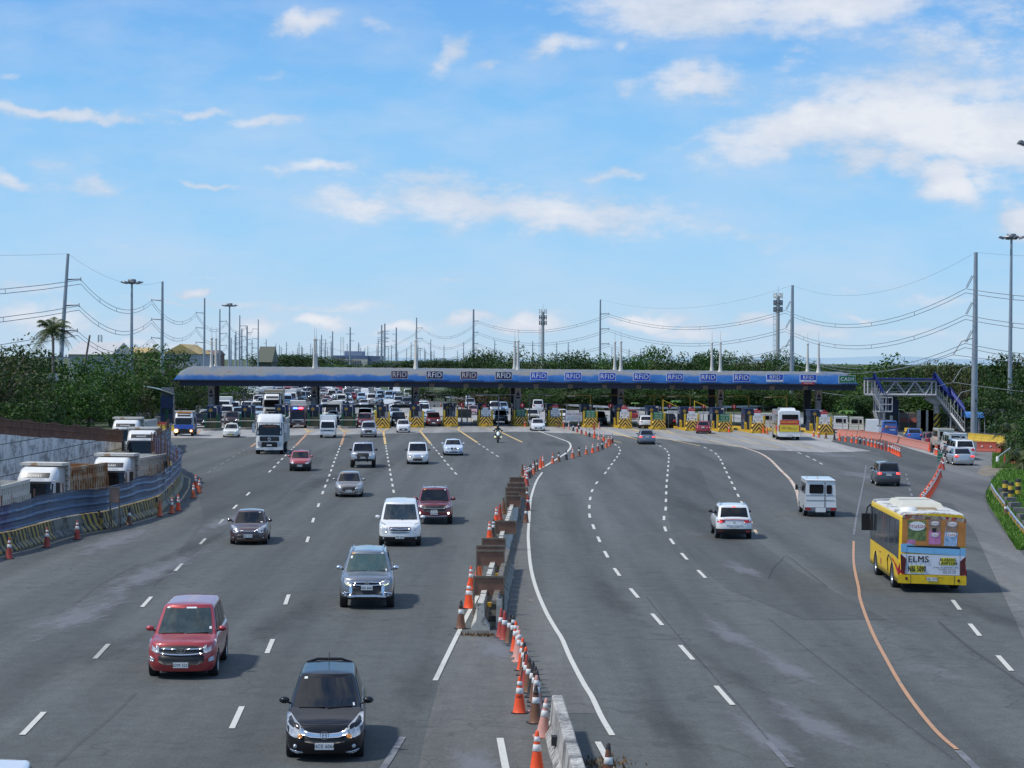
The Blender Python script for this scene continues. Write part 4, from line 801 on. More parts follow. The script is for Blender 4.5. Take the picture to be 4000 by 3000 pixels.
def jeepvan(lab, pm, group=None, L=4.4, W=1.75, H=2.05, plain=False):
 t = thing('utility_van', lab, 'van', group=group); h = L/2; w2 = W/2
 mb = MB(); pr = [(-h+.1, .4), (-h, .55), (-h, .98), (-h+.18, 1.08), (-h+.75, 1.12), (-h+1.05, H-.08), (-h+1.25, H), (h-.06, H), (h, H-.06), (h, .45), (h-.05, .38)]
 mb.prism([(-w2+.0, y, z) for y, z in pr], (W, 0, 0))
 for i, v in enumerate(mb.v): mb.v[i] = (v[0]*(1-.10*max(0, (v[2]-1.1)/(H-1.1))), v[1], v[2])
 mb.box(-w2+.06, w2-.06, -h+1.2, h+.05, H, H+.05, 0, tx=.94, ty=.97); mb.build('body', [pm], t)
 for y0, y1, n in ((-h+1.12, -h+1.85, 1), (-h+2.0, h-.25, 3)):
  for sx in (-1, 1):
   for k in range(n):
    a = y0+(y1-y0)*k/n+.04; b = y0+(y1-y0)*(k+1)/n-.04; q = MB(); x0 = sx*w2*(1-.10*.22)+sx*.008; x1 = sx*w2*(1-.1*.82)+sx*.008
    q.poly([(x0, a, 1.3), (x0, b, 1.3), (x1, b, 1.85), (x1, a, 1.85)]); q.build('side_window', GLASS, t)
 q = MB(); q.poly([(-.68, -h+.81, 1.2), (.68, -h+.81, 1.2), (.62, -h+1.03, 1.9), (-.62, -h+1.03, 1.9)]); q.build('windshield', GLASS, t)
 def rrect(x0, x1, z0, z1, y, name, m):
  q = MB(); r_ = .07; pts = []
  for cx, cz_, a0 in ((x1-r_, z1-r_, 0), (x0+r_, z1-r_, 90), (x0+r_, z0+r_, 180), (x1-r_, z0+r_, 270)):
   for k in range(4): a = math.radians(a0+30*k); pts.append((cx+r_*math.cos(a), y, cz_+r_*math.sin(a)))
  q.prism(pts, (0, .02, 0)); return q.build(name, m, t)
 rrect(-.16, .62, 1.32, 1.82, h+.002, 'rear_window', GLASS); rrect(-.62, -.32, 1.3, 1.8, h+.002, 'rear_window', GLASS)
 q = MB(); q.box(-.25, -.215, h+.002, h+.02, .5, H-.1); q.box(-w2+.1, w2-.1, h+.002, h+.014, .93, .95); q.box(-w2+.08, w2-.08, h+.002, h+.012, 1.2, 1.215); q.build('door_seam', mat('rusty_seam', (.12, .09, .07), .8), t)
 q = MB(); q.box(-w2, w2, h, h+.12, .36, .56); q.build('rear_bumper', GALV_D, t)
 q = MB(); q.box(-.28, .28, h+.12, h+.14, .3, .54); q.build('number_plate', PLATE, t)
 for sx in (-1, 1):
  q = MB(); q.box(sx*w2-.32 if sx > 0 else -w2+.04, w2-.04 if sx > 0 else -w2+.32, h+.12, h+.15, .4, .53); q.build('tail_lamp', RLENS, t)
  q = MB(); q.tube([(sx*w2*.96, -h+1.0, 1.45), (sx*(w2+.12), -h+.95, 1.45)], .02, 5); q.box(sx*(w2+.17)-.07, sx*(w2+.17)+.07, -h+.9, -h+.98, 1.3, 1.6); q.build('mirror', BLACK, t)
  q = MB(); q.lathe([(0, -.02), (.09, 0), (.1, .03)], 12, 0, 'y', (sx*.6, -h, .82)); q.build('headlamp', LENS, t)
  for y in (-h+.8, h-.85):
   o = place_mesh(TY, 'wheel', (sx*(w2-.1), y, .33), 0 if sx > 0 else PI, .33, parent=t); place_mesh(RM, 'rim', (0, 0, 0), parent=o)
 q = MB(); q.box(-.42, .42, -h-.015, -h+.01, .68, .92); q.build('grille', BLACK, t)
 return t
t = jeepvan('boxy white utility van from behind with split rear door, left of dark grey car', P_W); place_car(t, 1769, 1115, 3.2, True, 1.35)
def flatvan(lab, pm, group=None, box=False, boxm=None, H=1.95, L=4.4, W=1.65, name='light_van', cat='van'):
 t = thing(name, lab, cat, group=group); h = L/2; w2 = W/2
 cl = h if not box else -h+1.9
 mb = MB(); pr = [(-h+.05, .35), (-h-.02, .6), (-h, 1.05), (-h+.45, H-.15), (-h+.62, H-.03), (cl-.05, H-.02), (cl, H-.1), (cl, .4)]
 mb.prism([(-w2, y, z) for y, z in pr], (W, 0, 0), 0)
 for i, v in enumerate(mb.v): mb.v[i] = (v[0]*(1-.12*max(0, (v[2]-1.05)/(H-1.05))), v[1], v[2])
 mb.build('body', pm, t)
 if box:
  b = MB(); b.box(-w2-.08, w2+.08, cl+.05, h, .75, H+.45); b.build('cargo_box', boxm or P_W, t); b = MB(); b.box(-.4, .4, cl-.1, h-.1, .45, .75); b.build('chassis', DARK, t)
 s = .45/(H-1.2)
 q = MB(); q.poly([(-w2*.9, -h+.03, 1.12), (w2*.9, -h+.03, 1.12), (w2*.8, -h+.43, H-.2), (-w2*.8, -h+.43, H-.2)]); q.v = [(v[0], v[1]-.03, v[2]) for v in q.v]; q.build('windshield', GLASS, t)
 for sx in (-1, 1):
  q = MB(); k1 = sx*(w2*(1-.12*.12)+.01); k2 = sx*(w2*(1-.12*.8)+.01); q.poly([(k1, -h+.25, 1.15), (k1, -h+1.15, 1.15), (k2, -h+1.15, H-.2), (k2, -h+.55, H-.2)]); q.build('side_window', GLASS, t)
  q = MB(); q.box(sx*.62-.13, sx*.62+.13, -h-.05, -h+.0, .78, .93); q.build('headlamp', LENS, t)
  q = MB(); q.box(sx*(w2+.12)-.05, sx*(w2+.12)+.05, -h+.2, -h+.28, 1.15, 1.4); q.tube([(sx*w2*.95, -h+.3, 1.2), (sx*(w2+.1), -h+.25, 1.25)], .015, 5); q.build('mirror', BLACK, t)
  for y in (-h+.75, h-.8):
   o = place_mesh(TY, 'wheel', (sx*(w2-.1), y, .31), 0 if sx > 0 else PI, .31, parent=t); place_mesh(RM, 'rim', (0, 0, 0), parent=o)
 q = MB(); q.box(-.48, .48, -h-.04, -h+.02, .8, .9); q.build('grille', BLACK, t); q = MB(); q.box(-w2, w2, -h-.08, -h+.05, .36, .55); q.build('bumper', pm, t)
 q = MB(); q.box(-.2, .2, -h-.1, -h-.08, .42, .54); q.build('number_plate', PLATE, t)
 return t
t = flatvan('flat-nosed white light van just past the left striped column', P_W, L=4.7, box=True); place_car(t, 708, 946, -3.6, cz=1.55)
LD = Vector((-.0632, .998, 0)); LP = Vector((.998, .0632, 0))     # lane direction, across the lanes
LA = math.atan2(LP.y, LP.x)
def cpt(x, off=0., z=0.):
 d = ray(x, 800); # intersect ray azimuth with line P0 + s*LP, P0=(0,268)
 m_ = d.x/d.y; s_ = (268*m_)/(LP.x - LP.y*m_); return Vector((s_*LP.x, 268 + s_*LP.y, z)) + LD*off
RX = Matrix.Rotation(LA, 4, 'Z')
m, N, L, b = nodes('weathered_blue_roof')
tc = N.new('ShaderNodeTexCoord').outputs['Object']
bl = ramp(N, L, noise(N, L, tc, .6, 6, .65, (1, 1, .3)), [(.3, (.012, .1, .32)), (.55, (.02, .14, .42)), (.7, (.07, .19, .42))])
gy = ramp(N, L, noise(N, L, tc, .35, 7, .7, (1, .5, 2)), [(.3, (.16, .25, .36)), (.46, (.27, .29, .3)), (.6, (.31, .3, .28)), (.68, (.26, .18, .13)), (.8, (.28, .16, .11))])
gy = mixc(N, L, .6, gy, ramp(N, L, noise(N, L, tc, 5, 4, .6, (3, .2, .2)), [(.3, .7), (.7, 1.25)]), 'MULTIPLY')
sx = N.new('ShaderNodeSeparateXYZ'); L.new(tc, sx.inputs[0])
hn = N.new('ShaderNodeMath'); hn.operation = 'MULTIPLY_ADD'; L.new(noise(N, L, tc, .35, 7, .75, (1, 1, 1)), hn.inputs[0]); hn.inputs[1].default_value = 1.3; L.new(sx.outputs[2], hn.inputs[2])
xg = N.new('ShaderNodeMath'); xg.operation = 'MULTIPLY_ADD'; L.new(sx.outputs[0], xg.inputs[0]); xg.inputs[1].default_value = -.008; L.new(hn.outputs[0], xg.inputs[2])
f = N.new('ShaderNodeMapRange'); L.new(xg.outputs[0], f.inputs[0]); f.inputs[1].default_value = 1.42; f.inputs[2].default_value = 1.72
c = mixc(N, L, f.outputs[0], bl, gy); c = mixc(N, L, .62, c, (.42, .45, .5), 'MULTIPLY'); L.new(c, b.inputs['Base Color']); b.inputs['Roughness'].default_value = .65; b.inputs['Specular IOR Level'].default_value = .25
CANOPY_M = m
can = thing('toll_canopy', 'long barrel-roofed toll canopy with weathered blue and grey metal cladding', 'toll canopy', cpt(1113, 3.5), LA)
XL, XR = cpt(377).length, 0
def cl(x):   # canopy local x for survey x
 return (cpt(x, 3.5) - cpt(1113, 3.5)).dot(LP)
def clx(x, off):
 q = cpt(1113, 3.5) + LD*off; d = ray(x, 800); m_ = d.x/d.y; return (m_*q.y - q.x)/(LP.x - m_*LP.y)
x0, x1 = clx(374, -8), clx(1854, -9)
mb = MB(); prof = []
for k in range(17):
 a = PI*k/16; yy_ = -9.2*math.cos(a); zz = 5.72 + 1.72*math.sin(a)**.85; prof.append((yy_, zz))
nx = 150; Xs = [x0 + (x1-x0)*i/nx for i in range(nx+1)]
def roofz(x, z): return z - (x-x0)/(x1-x0)*.14
vs_ = []
for i, x in enumerate(Xs):
 e = min(1, (x-x0)/2.2) if x < x0+2.2 else 1.; e = math.sqrt(max(0, 1-(1-e)**2))
 e2 = min(1., .35 + (x1-x)/.9) if x > x1-.6 else 1.
 for (y, z) in prof: vs_.append((x, y*(.82+.18*e), roofz(x, 5.72 + (z-5.72)*max(.02, e)*e2) + (.035 if i % 2 else 0)*e))
n = len(prof); mb.add(vs_, [(i*n+j, (i+1)*n+j, (i+1)*n+j+1, i*n+j+1) for i in range(nx) for j in range(n-1)], 0, True)
ob = mb.build('roof_cladding', CANOPY_M, can)
ob.location.z = 0
for v in ob.data.vertices: v.co.z -= 5.7
ob.location.z = 5.7
mb = MB()
mb.box(x0+.9, x1-.3, -8.9, -8.5, 4.98, 5.7); mb.box(x0+.9, x1-.3, 8.5, 8.9, 4.98, 5.7); mb.box(x0+.9, x0+1.2, -8.5, 8.5, 4.98, 5.7); mb.box(x1-.6, x1-.3, -8.5, 8.5, 4.98, 5.7)
mb.box(x0+1.2, x1-.6, -8.5, 8.5, 5.45, 5.6); mb.box(x0, x1, -9.2, -8.88, 5.58, 5.76)
mb.build('soffit', mat('navy_fascia', (.012, .018, .04), .6), can)
for x in (863, 939, 1013, 1088, 1164, 1238, 1312, 1386, 1458, 1530, 1602, 1674, 1746):
 mb = MB(); X = clx(x - 6, -8.9); mb.box(X-.32, X+.32, -8.95, -8.89, 4.98, 5.5); mb.build('lamp_housing', mat('rusty_box', (.12, .09, .07), .7), can)
NAVY = mat('navy_sign', (.02, .022, .09), .4); RB = mat('royal_blue_sign', (.012, .075, .5), .5); SW = mat('sign_white', (.8, .8, .8), .5, var=0); SG = mat('green_sign', (.02, .17, .09), .5); SR = mat('sign_red', (.5, .02, .03), .45, var=0); SOFFW = mat('aged_white', (.66, .6, .52), .5, var=0); PURP = mat('purple_sign', (.06, .025, .09), .4)
ORD = ['first', 'second', 'third', 'fourth', 'fifth', 'sixth', 'seventh', 'eighth', 'ninth', 'tenth', 'eleventh', 'twelfth', 'thirteenth']
for i, x in enumerate((863, 939, 1013, 1088, 1164, 1238, 1312, 1386, 1458, 1530, 1602, 1674, 1746, 1830)):
 X = clx(x, -9.3); zc_ = roofz(X, 6.62) if i < 13 else roofz(X, 6.55); old = i < 4; last = i == 13
 col = 'purple-edged navy' if i in (0, 2) else ('navy' if old else 'royal blue')
 lab = ('green toll sign reading CASH at the right end of the canopy' if last else ('%s sign reading RFID, %s from the left along the canopy roof' % (col, ORD[i])))
 if i == 11: lab = 'royal blue RFID sign with one white strip below, second from the right'
 if i == 12: lab = 'royal blue RFID sign with white and red strips below'
 t = thing('lane_sign', lab, 'sign', can.location + LP*X + LD*(-9.3) + Vector((0, 0, 0)), LA, 'lane signs along the canopy roof')
 mb = MB(); mb.box(-1.03, 1.03, -.05, .05, zc_-.45, zc_+.45, 0); mb.box(-1.09, 1.09, -.03, .06, zc_-.5, zc_+.5, 2)
 Mx = T(0, -.054, zc_) @ FACE
 if old: mb.text('RFID', .92, Mx, 1, .014, .9)
 elif last: mb.text('CASH', .66, Mx, 1, .014, .98)
 else: mb.text('RFID', .84 if i < 11 else .66, Mx if i < 11 else T(0, -.054, zc_+.1) @ FACE, 1, .012, 1.)
 mb.build('panel', [SG if last else (PURP if i in (0, 2) else NAVY) if old else RB, SOFFW if i in (0, 2) else SW, SOFFW if old or last else SW], t)
 if i in (11, 12):
  mb = MB(); mb.box(-1., 1., -.07, -.05, zc_-.43, zc_-.22, 0); mb.text('TRUCKS BUSES', .17, T(0, -.072, zc_-.33) @ FACE, 1, .0, 1.05); mb.build('white_strip', [SW, RB], t)
 if i == 12:
  mb = MB(); mb.box(-.85, .85, -.06, .0, zc_-.78, zc_-.54, 0); mb.text('HEIGHT LIMIT', .18, T(0, -.063, zc_-.66) @ FACE, 1, .0, 1.); mb.build('red_strip', [SR, SW], t)
 mb = MB(); mb.tube([(-.8, .25, zc_-.95), (-.8, .05, zc_-.4)], .03, 5); mb.tube([(.8, .15, zc_-.95), (.8, .05, zc_-.4)], .03, 5); mb.tube([(0, .15, zc_-.95), (0, .05, zc_-.4)], .03, 5)
 mb.build('bracket', GALV_D, t)
 mb = MB(); mb.tube([(0, .2, zc_+.45), (0, .2, zc_+.72), (0, -.1, zc_+.74)], .02, 5); mb.box(-.3, .3, -.22, .0, zc_+.7, zc_+.78); mb.build('sign_lamp', SOFFW, t)
CREAM = mat('cream_steel', (.6, .58, .52), .5)
for i, x in enumerate((457, 678, 896, 1111, 1328, 1537, 1743)):
 for j, off in enumerate((0., 7.)):
  p = cpt(x if i < 3 else x + (12 if i < 6 else 22) * 1, off) if False else cpt({0: 457, 1: 679, 2: 899, 3: 1119, 4: 1341, 5: 1556, 6: 1768}[i], off)
  t = thing('canopy_mast', '%s cream mast of the %s pair from the left on the canopy roof' % (('front', 'rear')[j], ORD[i]), 'mast', p, LA, 'cream masts on the canopy roof')
  mb = MB(); zb_ = 7.1; mb.tube([(0, 0, zb_), (0, 0, zb_+.35), (0, 0, zb_+.8), (0, 0, zb_+3.9)], [.42, .26, .2, .12], 10); mb.lathe([(.16, zb_+3.85), (.19, zb_+3.95), (.16, zb_+4.05), (0, zb_+4.06)], 10)
  mb.build('shaft', CREAM, t); mb = MB(); mb.tube([(0, 0, zb_+4.), (0, 0, zb_+5.5)], [.035, .015], 5); mb.build('spire', CREAM, t)
  mb = MB(); mb.tube([(0, -.35, zb_-.2), (0, -.1, zb_+2.6)], .015, 4); mb.tube([(.6, 0, zb_-.15), (.05, 0, zb_+2.6)], .015, 4); mb.build('stay_wire', GALV_D, t)
BYS = stripes('black_yellow_diagonal', (.02, .02, .02), (.6, .42, .04), .62, (1, 0, -.8), wear=None)
COLM = mat('column_grey', (.3, .31, .33), .6, .2, 0, .15); COLD = mat('column_dark', (.05, .055, .07), .6)
SIGNP = mat('poster_print', (.42, .4, .42), .5, 0, 0, .3, 2)
for i, x in enumerate((457, 679, 899, 1119, 1341, 1556, 1768)):
 p = cpt(x, 0); t = thing('canopy_column', 'grey canopy column with poster and striped foot, %s from the left' % ORD[i], 'column', p, LA, 'front canopy columns')
 mb = MB(); mb.lathe([(.42, 2.2), (.42, 5.6)], 18); mb.build('shaft', COLM, t)
 mb = MB(); mb.lathe([(.44, 0.1), (.44, 2.2)], 18); mb.build('striped_foot', BYS, t)
 mb = MB(); mb.box(-.4, .4, -.5, -.46, 3.4, 4.95, 0); mb.box(-.34, .34, -.505, -.5, 3.45, 4.9, 1)
 mb.prism([(.0+.1*math.cos(a_*PI/6), -.508, 4.45+.13*math.sin(a_*PI/6)) for a_ in range(12)], (0, .004, 0), 2); mb.prism([(-.24, -.508, 3.9), (.24, -.508, 3.9), (.2, -.508, 4.22), (.08, -.508, 4.32), (-.08, -.508, 4.32), (-.2, -.508, 4.22)], (0, .004, 0), 3)
 mb.box(-.3, .3, -.512, -.505, 3.5, 3.8, 3)
 mb.build('poster', [COLM, SIGNP, mat('poster_skin', (.16, .1, .08), .6), mat('poster_navy', (.03, .03, .06), .6)], t)
 q = cpt(x, 7.); t = thing('canopy_column', 'plain dark rear canopy column, %s from the left' % ORD[i], 'column', q, LA, 'rear canopy columns'); mb = MB(); mb.lathe([(.5, .1), (.5, 5.6)], 16); mb.build('shaft', COLD, t)
CHEV = stripes('chevron_paint', (.02, .018, .015), (.95, .58, .1), .46, (1.25, 0, 1.), chevron=True)
CURBM = worn('dirty_kerb', (.26, .24, .21), (.12, .11, .1), .5); CURBY = worn('yellow_kerb', (.58, .36, .02), (.3, .2, .08), .6)
DGREEN = mat('dark_green_steel', (.008, .07, .035), .5, .1, 0, .3); BOOTH = mat('booth_navy', (.012, .03, .09), .45, 0, .2, .3); BGL = mat('booth_glass', (.02, .035, .05), .08, spec=.8)
GREYP = mat('grey_panel', (.3, .33, .38), .5)
isl = [(456, 931, 'g'), (531, 928.5, 'g'), (605, 927, 'g'), (679, 926.5, 'g'), (752, 926, 'gb'), (826, 925.5, 'c'), (900, 924, 'c'), (974, 922, 'c'), (1050, 921.5, 'cw'), (1126, 920.8, 'cg'), (1201, 921.8, 'cw'), (1277, 924, 'cg'), (1351, 926, 'cw'), (1424, 928.5, 'cg'), (1497, 931.5, 'cw'), (1568, 933.7, 'cg'), (1640, 936.5, 'cw'), (1712, 938, 'cg'), (1785, 940, 'cw')]
for i, (x, y, k) in enumerate(isl):
 p = at(x, y); end = cpt(x, 6); p = Vector((p.x, p.y, 0))
 LI = max(14., (Vector((p.x, 268 + p.x*.0633, 0)) - p).dot(LD) + 12)
 yel = k[0] == 'c'; desc = 'yellow chevron nose' if yel else 'dark green guards'
 which = {'c': 'without fare board', 'cw': 'with white stop board', 'cg': 'with green fare board', 'g': 'and worn kerb', 'gb': 'where workers in orange vests stand'}[k]
 t = thing('toll_island', ('toll island with %s %s, %s from the left' % (desc, which, (ORD + ['fourteenth', 'fifteenth', 'sixteenth', 'seventeenth', 'eighteenth', 'nineteenth'])[i])), 'toll island', p, math.atan2(LD.y, LD.x)-PI/2, 'toll islands under the canopy')
 mb = MB(); w_ = .95; mb.prism([(-w_, .5, 0), (-w_*.7, .1, 0), (0, -.1, 0), (w_*.7, .1, 0), (w_, .5, 0), (w_, LI, 0), (-w_, LI, 0)], (0, 0, .28)); mb.build('kerb', CURBY if yel else CURBM, t)
 if yel:
  mb = MB(); mb.box(-.84, .84, .12, 1.0, .3, 1.22, 0, tx=.82); mb.box(-.9, .9, .06, 1.04, .1, .3, 1); o = mb.build('chevron_block', [CHEV, CURBY], t)
  for s_ in (-1, 1): mb = MB(); mb.box(s_*.82-.11, s_*.82+.11, 1.1, 1.32, .28, 2.12); mb.build('guard_post', YEL, t)
  if k == 'cw':
   mb = MB(); mb.box(-.6, .6, .98, 1.04, 1.3, 2.12, 0)
   for s, z_, sz, mi in (('TOLL PAYMENT', 2.02, .12, 1), ('NEXT VEHICLE', 1.87, .155, 1), ('STOP', 1.7, .15, 2), ('HERE', 1.54, .13, 1)): mb.text(s, sz, T(0, .975, z_) @ FACE, mi, .006)
   for s_ in (-1, 1):
    a = [(s_*.52, 1.38), (s_*.52, 1.56), (s_*.46, 1.5), (s_*.34, 1.62), (s_*.30, 1.58), (s_*.42, 1.46), (s_*.34, 1.38)]; mb.prism([(u, .974, v) for u, v in a], (0, -.002, 0), 1)
   mb.build('stop_board', [SW, INK, SR], t)
   mb = MB(); mb.box(-.4, .4, 1.3, 1.34, 2.42, 2.78, 0); mb.box(-.38, .38, 1.3, 1.34, 2.12, 2.42, 1); mb.text('LANE CLOSED', .1, T(0, 1.295, 2.6) @ FACE, 1, .004); mb.box(-.05, .05, 1.3, 1.34, 2.78, 3.0, 0); mb.build('status_sign', [SR, SW], t)
  if k == 'cg':
   mb = MB(); mb.box(-.62, .62, .98, 1.04, 1.24, 2.2, 0); mb.text('TOLL FARE', .2, T(0, .975, 2.02) @ FACE, 1, .01)
   for j in range(3): mb.text('CLASS %d  P%s' % (j+1, ('174', '348', '514')[j]), .14, T(0, .975, 1.78-.2*j) @ FACE, 1, .005)
   mb.build('fare_board', [SG, SW], t)
 else:
  for s_ in (-1, 1):
   mb = MB(); mb.box(s_*.72-.14, s_*.72+.14, .8, 1.05, .28, 1.9); mb.build('guard_post', DGREEN, t)
  mb = MB(); mb.box(-.58, .58, .9, 1.0, .28, 1.45); mb.build('guard_panel', mat('olive_steel', (.07, .07, .03), .6, 0, 0, .3), t)
  mb = MB(); mb.box(-1.1, 1.1, .6, .64, 1.02, 1.1); mb.build('barrier_arm', SOFFW, t)
 by = 5.5 if yel else 3.2
 mb = MB(); mb.box(-.78, .78, by, by+2.6, .28, 1.25, 0); mb.box(-.78, .78, by, by+2.6, 2.1, 2.75, 0); mb.box(-.86, .86, by-.1, by+2.7, 2.75, 2.85, 0)
 for s_ in (-1, 1):
  for yy_ in (by, by+2.5): mb.box(s_*.73-.05, s_*.73+.05, yy_, yy_+.1, 1.25, 2.1, 0)
 mb.build('booth_shell', BOOTH, t); mb = MB(); mb.box(-.72, .72, by+.06, by+2.52, 1.25, 2.1); mb.build('booth_window', BGL, t)
 mb = MB(); mb.box(.3, .74, by-.12, by-.02, .5, 1.9); mb.build('booth_door', DGREEN if not yel else GREYP, t)
 mb = MB(); mb.box(-.2, .25, by-.6, by-.3, .3, 1.3); mb.build('ticket_machine', GREYP, t)
 for s_ in (-1, 1):
  mb = MB(); mb.box(s_*.85-.07, s_*.85+.07, by-1.6, by-1.45, .28, 1.25); mb.box(s_*.85-.07, s_*.85+.07, by-.5, by-.35, .28, 1.25); mb.box(s_*.85-.06, s_*.85+.06, by-1.6, by-.35, 1.0, 1.15); mb.build('guard_rail', YEL if yel else mat('olive_steel', (.07, .07, .03), .6, 0, 0, .3), t)
 mb = MB(); mb.tube([(.5, by-.9, .3), (.5, by-.9, 2.55), (.35, by-1.1, 2.7)], .035, 6); mb.box(.15, .45, by-1.35, by-1.05, 2.66, 2.82); mb.build('camera_post', SOFFW, t)
 mb = MB(); mb.box(-.35, -.28, by-.3, by-.25, .3, 2.7); mb.box(-.5, -.1, by-.34, by-.3, 2.2, 2.5, 1); mb.build('lane_light', [GALV_D, mat('amber_display', (.35, .22, .03), .5)], t)
for i, (x, s_, yw) in enumerate(((530, -1, 0), (605, -1, 0), (752, -1, 0), (826, 1, 0), (974, -1, 0), (1010, 1, 0), (1075, -1, 0), (1110, -1, 0), (1145, 1, 0), (1271, -1, 1), (1345, -1, 1), (1430, -1, 1), (1484, -1, 1), (1545, -1, 1), (1618, -1, 1), (1690, -1, 1), (1410, 1, 1))):
 p = cpt(x, -3 + (i % 3)*1.5); t = thing('gantry_pole', '%s lamp pole with arm on the toll island, %s along the row' % ('yellow' if yw else 'dark', 'number %s' % (ORD+['fourteenth', 'fifteenth', 'sixteenth', 'seventeenth'])[i] if False else (ORD+['fourteenth', 'fifteenth', 'sixteenth', 'last'])[i]), 'lamp pole', p, LA, 'lamp poles on the toll islands')
 mb = MB(); h_ = 4.1; mb.box(-.07, .07, -.07, .07, .28, h_); mb.box(min(0, s_*2.6), max(0, s_*2.6), -.04, .04, h_-.1, h_); mb.build('pole', mat('rusty_yellow', (.34, .2, .04), .7) if yw else GALV_D, t)
 mb = MB(); mb.box(s_*2.5-.5 if s_ > 0 else s_*2.5-.5, s_*2.5+.5, -.08, .08, h_-.2, h_-.1); mb.build('lamp', SOFFW, t)
for i, (x, dx) in enumerate(((752, -4.0), (826, -4.0), (900, -3.6))):
 p = cpt(x, -2); t = thing('raised_barrier', 'dark raised barrier arm and message board over the lane, %s from the left' % ORD[i], 'barrier', p, LA, 'raised barriers')
 mb = MB(); mb.tube([(0, 0, 3.6), (dx, 0, 2.75)], .05, 5); mb.box(-.1, .1, -.1, .1, .28, 4.); mb.build('arm', GALV_D, t); mb = MB(); mb.box(dx+.4, dx+3., -.1, .1, 2.25, 2.65); mb.build('message_board', BLACK, t)
for i, (x, r_) in enumerate(((752, 0), (826, 0), (970, 0), (995, 1), (1052, 0), (1124, 1), (900, 1), (1312, 1), (1438, 1), (1510, 1), (1575, 1))):
 p = cpt(x, -4); t = thing('round_signal', ('red' if r_ else 'dark') + ' round signal on a post, %s along the island row' % ORD[i], 'signal', p, LA, 'round signals on the islands')
 mb = MB(); mb.lathe([(0, -.06), (.3, -.05), (.3, .05), (0, .06)], 14, 0, 'y', (0, 0, 2.75)); mb.box(-.05, .05, -.065, -.06, 2.6, 2.9, 2); mb.tube([(0, 0, .28), (0, 0, 2.5)], .05, 6, 1); mb.build('post', [SR if r_ else BLACK, GALV_D, SW if r_ else GALV_D], t)
def board(name, lab, cat, x0, y0, x1, y1, D, f, paint_fn, mats_, thick=.03, group=None):
 a = atd(*f(x0, y0), D); b = atd(*f(x1, y1), D); w_ = b.x-a.x; h_ = a.z-b.z
 t = thing(name, lab, cat, (a.x+w_/2, D, 0), 0, group); mb = MB(); mb.box(-w_/2, w_/2, 0, thick, b.z, a.z, 0); paint_fn(mb, w_, h_, (a.z+b.z)/2); mb.build('panel', mats_, t); return t, w_, a.z, b.z
def pf(mb, w_, h_, z):
 mb.text('LANE CLOSED', h_*.27, T(0, -.006, z+h_*.27) @ FACE, 1, .02)
 for k, s in enumerate(('No available attendant', 'Please use the next lane', 'Thank you for your patience')): mb.text(s, h_*.135, T(0, -.006, z-.02-h_*.15*k) @ FACE, 2, .004)
t, w_, za, zb_ = board('banner', 'white banner reading LANE CLOSED tied across the closed toll lane', 'banner', 1570, 575, 1712, 655, 264, Z3, pf, [SW, SR, INK])
mb = MB(); [mb.tube([(s_*(w_/2+.02), .02, 0), (s_*(w_/2+.02), .02, za)], .03, 5) for s_ in (-1, 1)]; mb.build('post', GALV_D, t)
def pf(mb, w_, h_, z):
 mb.text('ROLLER REPAIR', h_*.22, T(0, -.006, z+h_*.3) @ FACE, 1, .01)
 for k, s in enumerate(('Lane temporarily closed', 'please use other lanes')): mb.text(s, h_*.15, T(0, -.006, z-h_*.2*k) @ FACE, 2, .004)
t, w_, za, zb_ = board('banner', 'tan cloth banner with faded red heading across the toll lane', 'banner', 628, 548, 752, 625, 268, Z3, pf, [mat('tan_cloth', (.33, .28, .22), .8), mat('faded_red', (.32, .1, .08), .8), mat('faded_ink', (.12, .1, .1), .8)])
mb = MB(); [mb.tube([(s_*(w_/2+.02), .02, 0), (s_*(w_/2+.02), .02, za)], .03, 5) for s_ in (-1, 1)]; mb.build('post', GALV_D, t)
for i, (a0, a1, yy_) in enumerate(((455, 590, 562), (727, 862, 570))):
 def pf(mb, w_, h_, z): mb.text('CLASS 1 ONLY', h_*.62, T(0, -.006, z) @ FACE, 1, .02, 1.1)
 t, w_, za, zb_ = board('overhead_sign', 'white overhead sign reading CLASS 1 ONLY, %s one above the lane' % ('left', 'right')[i], 'sign', a0, yy_, a1, yy_+25, 258, Z4, pf, [SW, INK], .08)
 mb = MB(); mb.tube([(-w_/2-.5, .05, za+1.3), (w_/2+.3, .05, za+.1)], .04, 5); mb.tube([(-w_/2-.5, .05, 0), (-w_/2-.5, .05, za+1.4)], .06, 6); mb.build('boom', YEL, t)
 mb = MB(); [mb.tube([(s_*(w_/2-.2), .05, 0), (s_*(w_/2-.2), .05, zb_)], .035, 5) for s_ in (-1, 1)]; mb.build('post', GALV_D, t)
